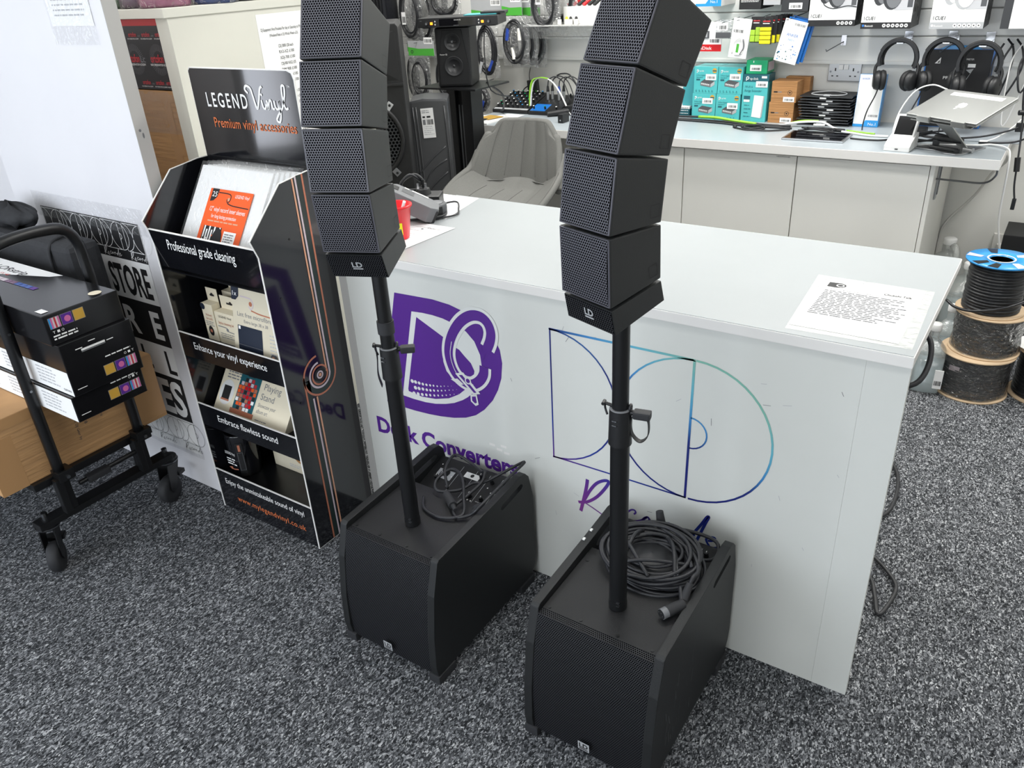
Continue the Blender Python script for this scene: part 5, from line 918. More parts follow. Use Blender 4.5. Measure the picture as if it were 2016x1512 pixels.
# shelf of small connectors
t = thing('connector_shelf', 'clear fronted white shelf of small connectors on the slatwall', 'shelf', (-2.50, 4.2, 1.25)); b = B(); b.box(-2.80, -2.20, 4.10, 4.30, 1.312, 1.318, 'white'); part('board', b, t); b = B(); b.hexa([(-2.80, 4.098, 1.25), (-2.20, 4.098, 1.25), (-2.20, 4.104, 1.25), (-2.80, 4.104, 1.25), (-2.80, 4.075, 1.325), (-2.20, 4.075, 1.325), (-2.20, 4.08, 1.325), (-2.80, 4.08, 1.325)], 'clear'); part('front_strip', b, t)
cols = ['black', 'black', 'blueplug', 'white', 'black', 'yellow', 'black', 'black']
for i, (x, m) in enumerate(zip((-2.60, -2.565, -2.53, -2.495, -2.465, -2.42, -2.395, -2.36), cols)):
    X = Matrix.Translation((x, 4.145, 1.3185)) @ Matrix.Rotation(.5, 4, 'Z'); t = thing('audio_connector', {'blueplug': 'blue connector standing on the connector shelf', 'white': 'white connector standing on the connector shelf', 'yellow': 'yellow connector standing on the connector shelf'}.get(m, 'black connector standing on the connector shelf'), 'connector', (x, 4.145, 1.3185), 0, 'connectors on the small shelf'); b = B(X); b.cyl((0, -.02, .012), (0, .03, .030), .010, m, .008, 12); part('body', b, t); b = B(X); b.box(-.011, .011, -.034, -.010, .0, .026, 'plugwhite', .003); part('clip', b, t)
t = thing('carton_tray', 'low white box with red and dark plugs on the connector shelf', 'box', (-2.38, 4.2, 1.3185)); b = B(); b.box(-2.455, -2.25, 4.17, 4.28, 1.3185, 1.405, 'white', .002); part('body', b, t); b = B()
for i, m in enumerate(('red', 'red', 'black', 'red', 'black', 'black')): x = -2.43+.032*i; b.cyl((x-.012, 4.20, 1.408), (x+.015, 4.23, 1.435), .010, m, .008, 10)
part('plugs', b, t)

# ------------------------------------------------------------------ mixers and leads at the left end of the desk
def mixer(lab, x0, x1, y0, y1, z, h, nx, ny, blue, rz=0):
    t = thing('audio_mixer', lab, 'mixer', ((x0+x1)/2, (y0+y1)/2, z)); b = B(); b.hexa([(x0, y0, z), (x1, y0, z), (x1, y1, z), (x0, y1, z), (x0, y0, z+.018), (x1, y0, z+.018), (x1, y1, z+h), (x0, y1, z+h)], 'blackplastic', .003); part('body', b, t)
    F = frame((x0, y0, z+.0182), (1, 0, 0), (0, y1-y0, h-.018)); L = sqrt((y1-y0)**2+(h-.018)**2); w = x1-x0; cm = ('white', 'greenbox', 'white', 'grey', 'white', 'reelblue')
    b = B()
    if blue: b.rect(.005, .01, w*.55, L*.42, 'blue', F, .0006)
    else: b.rect(.006, .006, w-.006, .024, 'ltgrey', F, .0006)
    part('panel_print', b, t)
    for i in range(nx):
        for j in range(ny):
            b = B(F); x = .02+(w-.04)*i/max(1, nx-1); y = L*.16+(L*.74)*j/max(1, ny-1); b.cyl((x, y, 0), (x, y, .017), .006, 'blackplastic', .0055, 8); b.cyl((x, y, .017), (x, y, .0185), .005, cm[(i+j) % 6], .005, 8); part('knob', b, t)
mixer('black mixer with rows of white tipped knobs beside the wireless pack', -2.845, -2.60, 3.99, 4.22, .8605, .085, 7, 6, False)
mixer('black mixer with a blue panel and plugs standing in it', -2.590, -2.40, 3.98, 4.20, .8605, .080, 3, 2, True)
for i, (x, y, m) in enumerate(((-2.545, 4.13, 'black'), (-2.520, 4.14, 'black'), (-2.470, 4.13, 'blueplug'), (-2.445, 4.14, 'black'))):
    t = thing('xlr_plug', ('leftmost silver plug standing in the blue panelled mixer', 'second silver plug from the left in the blue panelled mixer', 'blue collared plug standing in the blue panelled mixer', 'rightmost silver plug standing in the blue panelled mixer')[i], 'plug', (x, y, .93), 0, 'plugs in the mixer'); z0 = .8605+.018+.062*(y-3.98)/.22; b = B(); b.cyl((x, y, z0), (x, y, z0+.045), .0095, 'silver', seg=12); part('shell', b, t); b = B(); b.cyl((x, y, z0+.045), (x, y, z0+.075), .0095, m, .006, 12); part('boot', b, t)
    b = B(); b.tube([(x, y, z0+.075), (x+.01, y, z0+.11), (x+.05, y+.01, z0+.125), (x+.11, y, z0+.09), (x+.16, y-.02, z0+.0)], .0032, 'cable'); part('lead', b, t)
b = B(); b.strip([(-2.602, 4.03, .90), (-2.600, 4.04, .97), (-2.585, 4.05, 1.03), (-2.54, 4.06, 1.048), (-2.48, 4.06, 1.035), (-2.42, 4.05, .98), (-2.36, 4.03, .90), (-2.33, 4.02, .866)], .012, .003, 'white', (0, 1, 0)); b.strip([(-2.606, 4.03, .90), (-2.606, 4.035, .97), (-2.592, 4.042, 1.035), (-2.548, 4.05, 1.052), (-2.50, 4.055, 1.048)], .013, .004, 'limecord', (.3, 1, 0)); solo('lime_cable', b, 'lime and white flat cable arching over the mixers', 'cable')
b = B(); b.tube([(-2.50, 4.16, 1.05), (-2.46, 4.15, 1.062), (-2.40, 4.14, 1.055), (-2.33, 4.12, .98), (-2.28, 4.10, .90), (-2.25, 4.09, .865)], .004, 'cable'); solo('black_cable', b, 'thick black cable arching behind the plugs to the right column', 'cable')
t = thing('wireless_pack', 'black wireless pack with a thin aerial standing behind the mixers', 'transmitter', (-2.70, 4.23, .93)); X = Matrix.Translation((-2.705, 4.245, .861)) @ Matrix.Rotation(radians(-6), 4, 'Y'); b = B(X); b.box(-.034, .034, -.014, .014, 0, .150, 'blackplastic', .004); b.text('5', .018, .075, .024, 'green', frame((0, -.0143, 0), (1, 0, 0), (0, 0, 1)), .014); part('case', b, t); b = B(X); b.tube([(-.02, 0, .15), (-.019, 0, .18), (.0, -.005, .222)], .0022, 'black'); part('aerial', b, t); b = B(X); b.tube([(-.034, 0, .12), (-.065, -.01, .10), (-.075, -.02, .06), (-.08, -.03, .02)], .0035, 'cable'); part('lead', b, t)
t = thing('microphone', 'black microphone lying right of the blue panelled mixer', 'microphone', (-2.34, 4.02, .8605)); b = B(); b.cyl((-2.44, 3.945, .876), (-2.335, 4.05, .885), .014, 'blackplastic', .019, 14); part('handle', b, t); b = B(); b.cyl((-2.335, 4.05, .885), (-2.305, 4.08, .888), .0235, 'cone', .018, 16); part('head', b, t)
b = B(); b.box(-2.37, -2.20, 4.02, 4.20, .8605, .91, 'blackplastic', .006); solo('black_box', b, 'low black box at the end of the mixers beside the right column', 'box')
b = B(); b.box(-2.285, -2.255, 3.80, 3.87, .8605, .905, 'blackplastic', .003); b.disc((-2.27, .875), .004, 'ltgrey', FY(3.7998), .0003); solo('small_black_box', b, 'small black box on the desk against the right column', 'box')
b = B(FZ(.8606)); b.poly([(-2.80, 3.80), (-2.60, 3.80), (-2.60, 3.96), (-2.72, 3.97)], 'paper', Matrix.Identity(4), .0006); b.X = Matrix.Identity(4); solo('desk_papers', b, 'white paper sheet sticking out in front of the mixers', 'paper')
b = B(); b.box(-2.825, -2.64, 3.64, 3.86, .8602, .867, 'white', .001); solo('paper_pad', b, 'white paper pad at the left end of the desk', 'paper pad')
b = B(FZ(.8675)); b.poly([(-2.79, 3.75), (-2.69, 3.73), (-2.66, 3.84), (-2.77, 3.86)], 'gold', Matrix.Identity(4), .003); b.X = Matrix.Identity(4); b.box(-2.775, -2.71, 3.71, 3.75, .8672, .872, 'black', .002); solo('brown_envelope', b, 'small brown packet on the pad at the left end of the desk', 'packet')
b = B(); b.tube([(-2.44, 3.40, 1.38), (-2.43, 3.37, 1.25), (-2.425, 3.40, 1.08), (-2.50, 3.75, .99), (-2.66, 3.98, .93), (-2.72, 4.05, .915)], .003, 'cable'); solo('hanging_lead', b, 'thin black lead hanging from the rack unit down to the mixer', 'cable')
b = B(); b.tube([(-2.52, 3.50, 1.10), (-2.60, 3.75, 1.0), (-2.74, 3.95, .89), (-2.80, 4.0, .868)], .006, 'cable'); solo('speaker_lead', b, 'thick black lead slanting from the stand to the desk', 'cable')

# ------------------------------------------------------------------ stock on the desk
def switchbox(lab, x0, z0, st):
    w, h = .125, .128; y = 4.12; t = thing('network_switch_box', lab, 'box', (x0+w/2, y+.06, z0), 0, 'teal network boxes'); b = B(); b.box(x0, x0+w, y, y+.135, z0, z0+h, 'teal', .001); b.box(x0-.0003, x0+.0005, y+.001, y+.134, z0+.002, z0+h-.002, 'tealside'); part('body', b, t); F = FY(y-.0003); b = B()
    b.disc((x0+.018, z0+h-.020), .006, 'white', F, .0004, 12); b.disc((x0+.018, z0+h-.020), .003, 'teal', F, .0006, 10); b.rect(x0+.013, z0+h-.03, x0+.016, z0+h-.02, 'white', F, .0004); b.text('tp-link', x0+.028, z0+h-.024, .011, 'white', F, .024, .0004); b.text('5-Port Gigabit', x0+.012, z0+h-.044, .010, 'tealdk', F, .05, .0004); b.lines(x0+.012, z0+h-.052, x0+.05, 1, .006, .002, 'tealdk', F); b.rect(x0+.012, z0+h-.066, x0+.032, z0+h-.058, 'tealdk', F, .0004)
    b.disc((x0+w-.018, z0+h-.018), .012, 'gold', F, .0004, 16); b.rect(x0+w-.028, z0+h-.022, x0+w-.008, z0+h-.016, 'tealdk', F, .0006)
    ox, oz = x0+.035, z0+.030; b.poly([(ox, oz+.008), (ox+.055, oz), (ox+.055, oz+.016), (ox, oz+.024)], 'grey', F, .0005); b.poly([(ox, oz+.024), (ox+.055, oz+.016), (ox+.075, oz+.030), (ox+.02, oz+.038)], 'midgrey', F, .0005); b.poly([(ox+.055, oz), (ox+.075, oz+.012), (ox+.075, oz+.030), (ox+.055, oz+.016)], 'ltgrey', F, .0005)
    for i in range(5): b.rect(ox+.005+i*.009, oz+.0135-i*.0013, ox+.0115+i*.009, oz+.0195-i*.0013, 'white', F, .0008); b.rect(ox+.0065+i*.009, oz+.0145-i*.0013, ox+.010+i*.009, oz+.0165-i*.0013, 'black', F, .0010)
    for i in range(6): b.rect(x0+.012+i*.017, z0+.012, x0+.016+i*.017, z0+.016, 'tealdk', F, .0004); b.rect(x0+.011+i*.017, z0+.007, x0+.019+i*.017, z0+.009, 'tealdk', F, .0004)
    part('printing', b, t); b = B(); b.rect(x0+st[0], z0+st[1], x0+st[0]+.055, z0+st[1]+.028, 'paper', F, .0012); b.bars(x0+st[0]+.008, z0+st[1]+.006, x0+st[0]+.048, z0+st[1]+.018, 'ink', F, .0015); part('price_label', b, t)
switchbox('lower left teal network box of the four', -1.660, .8605, (.055, .078)); switchbox('lower right teal network box of the four', -1.532, .8605, (.060, .058)); switchbox('upper left teal network box of the four', -1.656, .989, (.062, .065)); switchbox('upper right teal network box of the four', -1.528, .989, (.060, .068))
for i, z in enumerate((.8605, .875, .889, .903)):
    b = B(); b.box(-1.76, -1.685, 4.15, 4.27, z, z+.013, 'tealdk' if i < 3 else 'white', .001); b.lines(-1.755, z+.004, -1.69, 1, .01, .003, 'white' if i < 3 else 'inkgrey', FY(4.1496)); solo('thin_card_box', b, ('lowest thin dark box left of the teal boxes', 'second thin dark box from the bottom, left of the teal boxes', 'third thin dark box from the bottom, left of the teal boxes', 'white thin box topmost of the small pile left of the teal boxes')[i], 'box', 'thin boxes left of the teal boxes')
b = B(); b.box(-1.735, -1.675, 4.17, 4.28, .9165, 1.10, 'tealside', .002); solo('teal_side_box', b, 'teal box seen edge on behind the right column', 'box')
t = thing('range_extender_box', 'tall teal box picturing a white range extender', 'box', (-1.33, 4.2, .8605)); x0 = -1.400; b = B(); b.box(x0, x0+.125, 4.125, 4.22, .8605, 1.085, 'teal', .001); b.box(x0-.001, x0+.128, 4.1245, 4.22, 1.05, 1.0855, 'tealdk', .001); part('body', b, t); F = FY(4.1240); b = B(); b.disc((x0+.022, 1.068), .008, 'white', F, .0004, 12); b.disc((x0+.022, 1.068), .004, 'tealdk', F, .0006, 10); b.rect(x0+.014, 1.055, x0+.018, 1.066, 'white', F, .0004); b.text('tp-link', x0+.034, 1.060, .016, 'white', F, .042, .0004); b.text('Wi-Fi 6', x0+.012, 1.022, .015, 'tealdk', F, .038, .0004); b.text('Range Extender', x0+.012, 1.004, .015, 'tealdk', F, .085, .0004)
b.rect(x0+.010, .968, x0+.042, .984, 'tealdk', F, .0004); b.rect(x0+.010, .955, x0+.040, .966, 'white', F, .0004); [b.lines(x0+.014, .938-i*.018, x0+.05, 1, .01, .003, 'tealdk', F, .0004, i) for i in range(4)]; b.poly([(x0+.055, .885), (x0+.100, .880), (x0+.108, .985), (x0+.062, .988)], 'white', F, .0006); b.poly([(x0+.100, .880), (x0+.107, .885), (x0+.114, .985), (x0+.108, .985)], 'ltgrey', F, .0006); b.rect(x0+.092, 1.068, x0+.118, 1.078, 'txtwhite', F, .0004); part('printing', b, t); b = B(); b.rect(x0+.066, 1.026, x0+.124, 1.054, 'paper', F, .0012); b.bars(x0+.075, 1.032, x0+.115, 1.043, 'ink', F, .0016); part('price_label', b, t)
t = thing('green_box', 'small bright green box on top of the range extender box', 'box', (-1.34, 4.2, 1.0865)); b = B(); b.box(-1.392, -1.288, 4.13, 4.25, 1.0865, 1.150, 'greenbox', .002); part('body', b, t); F = FY(4.1296); b = B(); b.rect(-1.372, 1.100, -1.316, 1.128, 'paper', F, .0003); b.bars(-1.364, 1.105, -1.324, 1.115, 'ink', F); b.rect(-1.358, 1.138, -1.354, 1.147, 'white', F, .0003); part('price_label', b, t); b = B(); b.rect(4.145, 1.098, 4.24, 1.14, 'lilac', FX(-1.2878), .0003); part('side_label', b, t)
def brown(lab, x0, x1, y0, y1, z0, z1, lb=True):
    t = thing('small_carton', lab, 'carton', ((x0+x1)/2, (y0+y1)/2, z0), 0, 'small brown cartons on the desk'); b = B(); b.box(x0, x1, y0, y1, z0, z1, 'card_b', .0015); part('body', b, t)
    if lb:
        F = FY(y0-.0003); b = B(); b.rect(x0+.012, z0+.045, x0+.03, z0+.051, 'ink', F, .0003); b.rect(x0+.032, z0+.046, x0+.05, z0+.050, 'inkgrey', F, .0003); b.disc((x0+.09, z0+.046), .011, 'ink', F, .0003, 14); b.disc((x0+.09, z0+.046), .009, 'card_b', F, .0005, 14); b.disc((x0+.09, z0+.046), .004, 'ink', F, .0007, 8); part('printing', b, t); b = B(); b.rect(x0+.060, z0+.003, x0+.114, z0+.026, 'paper', F, .0008); b.bars(x0+.067, z0+.008, x0+.107, z0+.018, 'ink', F, .0011); part('price_label', b, t)
brown('lower small brown carton beside the stack of tablets', -1.262, -1.140, 4.13, 4.24, .8605, .958); brown('upper small brown carton beside the stack of tablets', -1.256, -1.134, 4.13, 4.24, .9585, 1.056); brown('small brown carton against the wall behind the two labelled ones', -1.225, -1.105, 4.245, 4.297, .8605, 1.062, False)
q = random.Random(8); z = .8605
for i in range(11):
    names = ['lowest', 'second', 'third', 'fourth', 'fifth', 'sixth', 'seventh', 'eighth', 'ninth', 'tenth', 'topmost']
    dx = q.uniform(-.008, .008); t = thing('tablet', names[i]+' tablet with a coiled lead in the tall stack' if i in (0, 10) else names[i]+' tablet from the bottom of the tall stack', 'tablet', (-.99+dx, 4.2, z), 0, 'stack of tablets'); r0 = q.uniform(-.03, .03); X = Matrix.Translation((-.99+dx, 4.20, z)) @ Matrix.Rotation(r0, 4, 'Z'); b = B(X); b.box(-.120, .120, -.085, .085, 0, .0055, 'black', .002); b.box(-.1205, .1205, -.0855, .0855, .0005, .002, 'steel'); part('body', b, t)
    b = B(X); h = .0095; b.tube([(-.07, -.06, h), (.0, -.078, h), (.07, -.06, h), (.075, .0, h), (.0, .05, h), (-.07, .0, h)], .0026, ('cable', 'ltgrey', 'cable')[i % 3], 5, 3, True); b.box(-.03+.02*(i % 3), .0+.02*(i % 3), -.084, -.068, .006, .0125, 'white' if i % 2 else 'ltgrey', .001); part('lead', b, t); z += .0130
t = thing('phone_accessory_box', 'white and blue accessory box standing right of the tablets', 'box', (-.80, 4.2, .8605)); b = B(); G = frame((-.862, 4.150, .8605), (1, 0, 0), (0, .09, 1)); b.X = G; b.box(0, .112, 0, .232, -.055, 0, 'bluebright', .001); b.rect(.0015, .012, .109, .231, 'white', Matrix.Identity(4), .0003); part('body', b, t); b = B(G); I = Matrix.Identity(4); b.poly([(.038, .002), (.110, .002), (.110, .03), (.055, .03)], 'bluebright', I, .0006); b.text('No.1', .068, .007, .018, 'white', I, .034, .0009); b.text('ANKER', .012, .208, .012, 'blue', I, .034, .0006); b.bars(.062, .045, .104, .055, 'inkgrey', I, .0008); part('printing', b, t)
# cable runs on the desk
def run(lab, name, items):
    b = B(); [b.tube(p, r, m, 7, 6) for p, r, m in items]; solo(name, b, lab, 'cable')
z = .8655
run('bundle of black and lime cables lying along the desk before the teal boxes', 'cable_bundle', [([(-1.85, 4.09, z+.006), (-1.65, 4.085, z+.012), (-1.50, 4.06, z+.016), (-1.36, 4.035, z+.01), (-1.25, 4.02, z+.004), (-1.12, 4.04, z)], .0055, 'cable'), ([(-1.85, 4.075, z), (-1.62, 4.055, z+.004), (-1.45, 4.035, z+.006), (-1.30, 3.995, z+.002), (-1.15, 4.01, z)], .005, 'cable'), ([(-1.60, 4.07, z+.016), (-1.50, 4.05, z+.020), (-1.40, 4.03, z+.014), (-1.28, 4.01, z+.008)], .007, 'limecord'), ([(-1.83, 4.06, z), (-1.6, 4.04, z), (-1.45, 4.02, z), (-1.33, 3.99, z), (-1.1, 3.99, z)], .005, 'cable')])
run('white and lime cable arching in front of the stack of tablets', 'flat_cable', [([(-1.18, 4.045, z), (-1.08, 4.06, z+.018), (-.98, 4.06, z+.022), (-.92, 4.03, z+.006), (-.88, 4.01, z)], .005, 'white'), ([(-1.17, 4.055, z), (-1.08, 4.07, z+.022), (-1.0, 4.07, z+.026)], .004, 'limecord')])
run('small coil of black lead lying on the desk in front of the teal boxes', 'coiled_lead', [([(-1.36, 3.94, z), (-1.33, 3.915, z), (-1.28, 3.90, z), (-1.22, 3.93, z), (-1.24, 3.99, z), (-1.30, 3.98, z+.004), (-1.325, 3.93, z+.005), (-1.27, 3.905, z+.006), (-1.225, 3.94, z+.007), (-1.26, 3.985, z+.008), (-1.31, 3.95, z+.009), (-1.29, 3.91, z+.004), (-1.2, 3.90, z), (-1.10, 3.96, z)], .004, 'cable'), ([(-1.368, 3.948, z+.001), (-1.355, 3.935, z+.001)], .008, 'cable')])
run('coil of black lead with a white tag behind the silver tablet', 'coiled_lead', [([(-1.06, 3.95, z), (-1.0, 3.97, z+.006), (-.93, 3.97, z+.004), (-.90, 3.96, z), (-.96, 3.945, z+.010), (-1.04, 3.96, z+.012), (-1.03, 3.985, z+.008), (-.95, 3.99, z+.010), (-.90, 3.975, z+.008), (-.94, 3.955, z+.014), (-1.02, 3.95, z+.016)], .004, 'cable'), ([(-1.0, 3.985, z+.022), (-.95, 3.99, z+.022)], .006, 'white'), ([(-.91, 4.0, z+.002), (-.86, 3.99, z+.002)], .009, 'black')])
run('white and lime flat cable leading to the card terminal', 'flat_cable', [([(-.87, 3.985, z), (-.80, 3.955, z), (-.74, 3.93, z), (-.70, 3.93, z), (-.66, 3.935, z)], .005, 'white'), ([(-.85, 3.995, z+.003), (-.78, 3.97, z+.003), (-.72, 3.955, z+.003)], .004, 'limecord')])
b = B(Matrix.Translation((-.945, 3.845, .8605)) @ Matrix.Rotation(radians(.5), 4, 'Z')); b.box(-.132, .136, -.095, .095, 0, .008, 'silver', .003); t = thing('tablet_computer', 'silver edged tablet lying flat at the front of the desk', 'tablet', (-.945, 3.845, .8605)); part('body', b, t); b = B(Matrix.Translation((-.945, 3.845, .8605))); b.rect(-.122, -.086, .126, .086, 'screen', FZ(.0084)); part('screen', b, t)
run('black lead curving from the silver tablet to the card terminal', 'charging_lead', [([(-.80, 3.85, z-.001), (-.74, 3.84, z-.001), (-.68, 3.845, z-.001), (-.64, 3.88, z-.001), (-.62, 3.93, z)], .0038, 'cable')])
t = thing('card_terminal', 'white card payment terminal with a dark screen', 'card terminal', (-.57, 3.74, .8605)); X = Matrix.Translation((-.572, 3.705, .8605)) @ Matrix.Rotation(radians(-4), 4, 'Z'); b = B(X); b.prism([(-.045, 0), (-.045, .02), (-.02, .034), (.03, .05), (.085, .06), (.085, 0)], -.050, .050, 'white', frame((0, 0, 0), (0, 1, 0), (0, 0, 1)), .004); b.box(-.006, .006, -.0465, -.044, .008, .012, 'ink'); part('dock', b, t); X2 = X @ Matrix.Translation((0, .012, .036)) @ Matrix.Rotation(radians(52), 4, 'X'); b = B(X2); b.box(-.044, .044, -.01, .118, -.026, 0, 'white', .006); b.box(-.044, .044, -.02, .004, -.022, .004, 'white', .003); part('reader', b, t); b = B(X2); b.rect(-.036, .024, .036, .108, 'screen', I, .0004); part('screen', b, t)
# laptop on its folding stand
t = thing('laptop', 'closed silver laptop with a white paper strip along its rear edge', 'laptop', (-.43, 3.72, 1.0)); e1 = Vector((.273, -.169, 0)).normalized(); a = Vector((-.566, 3.712, .992)); bk = Vector((.53*.945, .85*.945, .325)); G = frame(a, e1, bk); b = B(G); b.box(0, .322, 0, .222, .0, .009, 'alu', .004); part('base', b, t); b = B(G); b.box(0, .322, 0, .222, .0095, .016, 'alu', .004, seg=3); part('lid', b, t); b = B(G); d = .0164; b.rect(.055, .178, .285, .203, 'paper', I, d); b.text('Please keep me on charge', .17, .185, .013, 'midgrey', I, .175, d+.0004, 'C'); part('paper_strip', b, t, 'white paper strip reading Please keep me on charge')
b = B(G); ax, az = .165, .108; ap = [(-.006, -.024), (-.016, -.018), (-.021, -.004), (-.019, .010), (-.010, .015), (0, .012), (.009, .015), (.016, .012), (.012, .004), (.013, -.004), (.018, -.009), (.012, -.020), (.005, -.024), (0, -.021)]
b.poly([(ax-x, az-y) for x, y in ap], 'paper', I, d); b.poly([(ax-.001, az-.016), (ax-.010, az-.021), (ax-.011, az-.030), (ax-.003, az-.026)], 'paper', I, d); part('emblem', b, t)
t = thing('laptop_stand', 'silver folding laptop stand with a wide flat base', 'stand', (-.38, 3.75, .8605)); b = B(); b.prism([(-.52, 3.745), (-.44, 3.72), (-.40, 3.675), (-.355, 3.66), (-.33, 3.675), (-.265, 3.825), (-.44, 3.90)], .8605, .866, 'silver', Matrix.Identity(4), .002); part('base', b, t)
b = B(); Xq = frame((-.36, 3.76, .8665), (.85, -.53, 0), (0, 0, 1)); b.X = Matrix.Identity(4); b.hexa([(-.345, 3.745, .867), (-.315, 3.73, .867), (-.312, 3.736, .867), (-.342, 3.751, .867), (-.455, 3.705, .975), (-.39, 3.66, .975), (-.386, 3.668, .975), (-.451, 3.713, .975)], 'alu', .001); b.cyl((-.335, 3.735, .872), (-.300, 3.718, .872), .010, 'silver', seg=14); part('arm', b, t)
for k in (.06, .22): b = B(G); b.box(k, k+.06, -.012, -.001, -.006, .018, 'alu', .002); b.box(k, k+.06, -.010, .03, -.007, -.0015, 'alu', .001); part('lip', b, t)
b = B(G); b.box(.02, .30, .0, .20, -.010, -.0075, 'alu', .001); part('tray', b, t)
t = thing('pen_and_clip', 'black multi tool and belt clip lying on the laptop stand base', 'tool', (-.40, 3.73, .8665)); b = B(); b.cyl((-.46, 3.735, .874), (-.355, 3.695, .874), .0075, 'blackplastic'); b.box(-.365, -.345, 3.685, 3.70, .8665, .878, 'black', .002); part('pen', b, t); b = B(); b.cyl((-.45, 3.76, .906), (-.345, 3.72, .908), .013, 'blackplastic'); b.box(-.455, -.43, 3.745, 3.765, .8665, .90, 'blackplastic', .003); part('clip', b, t)
run('tangle of black leads under the laptop', 'lead_tangle', [([(-.56, 3.90, z+.01), (-.52, 3.83, z+.03), (-.46, 3.80, z+.05), (-.40, 3.84, z+.03), (-.44, 3.90, z+.01), (-.52, 3.88, z+.02), (-.50, 3.81, z+.045), (-.42, 3.80, z+.06), (-.38, 3.87, z+.02), (-.45, 3.92, z+.01), (-.54, 3.86, z+.03), (-.47, 3.79, z+.06)], .0034, 'cable'), ([(-.55, 3.83, z), (-.48, 3.80, z+.02), (-.42, 3.85, z+.025), (-.48, 3.90, z), (-.56, 3.87, z+.01), (-.53, 3.80, z+.03)], .0040, 'cable')])
b = B(); b.box(-.64, -.52, 3.99, 4.06, .8635, .895, 'blackplastic', .010); solo('black_mouse', b, 'black rounded gadget behind the card terminal', 'gadget')
run('white charging lead arching from the laptop to the card terminal', 'white_lead', [([(-.46, 3.93, 1.07), (-.52, 3.94, 1.085), (-.58, 3.93, 1.06), (-.62, 3.90, .99), (-.63, 3.86, .92), (-.62, 3.82, .88)], .003, 'white')])
run('white charging lead running off the right end of the desk to the floor', 'white_lead', [([(-.56, 3.78, z), (-.42, 3.83, z), (-.30, 3.86, z), (-.25, 3.88, z+.002), (-.19, 3.83, z+.001), (-.172, 3.78, .845), (-.166, 3.78, .75), (-.16, 3.82, .58), (-.13, 3.88, .42), (-.11, 3.93, .30)], .004, 'white')])

# ------------------------------------------------------------------ goods on the slatwall, right
def hook(x, z, lab, y=4.298):
    t = thing('slatwall_hook', lab, 'hook', (x, y, z), 0, 'bare hooks on the slatwall'); b = B(); b.box(x-.012, x+.012, y-.004, y+.003, z-.035, z+.012, 'chrome', .001); b.box(x-.010, x+.010, y-.008, y-.004, z+.004, z+.012, 'chrome', .001); part('plate', b, t); b = B(); b.cyl((x, y-.004, z-.018), (x-.035, y-.16, z-.045), .0022, 'steel', seg=8); b.cyl((x-.035, y-.16, z-.045), (x-.037, y-.165, z-.036), .0022, 'steel', seg=8); part('rod', b, t)
hook(-.985, 1.236, 'bare chrome hook above the double socket')
hook(-.505, 1.236, 'bare chrome hook beside the dark leads at the upper right')
t = thing('double_socket', 'brushed steel double wall socket with two white switches', 'wall socket', (-.965, 4.31, 1.04)); b = B(); b.box(-1.042, -.890, 4.306, 4.319, 1.038, 1.126, 'silver', .003); part('plate', b, t)
for x in (-.982, -.958): b = B(); b.box(x-.010, x+.010, 4.299, 4.307, 1.092, 1.114, 'white', .002); part('switch', b, t)
b = B(); F = FY(4.3058)
for x in (-1.008, -.925): b.rect(x-.003, 1.085, x+.003, 1.099, 'black', F, .0002); b.rect(x-.016, 1.060, x-.007, 1.065, 'black', F, .0002); b.rect(x+.007, 1.060, x+.016, 1.065, 'black', F, .0002)
for x in (-1.030, -.902): b.disc((x, 1.082), .005, 'steel', F, .0004, 12)
part('pin_slots', b, t)
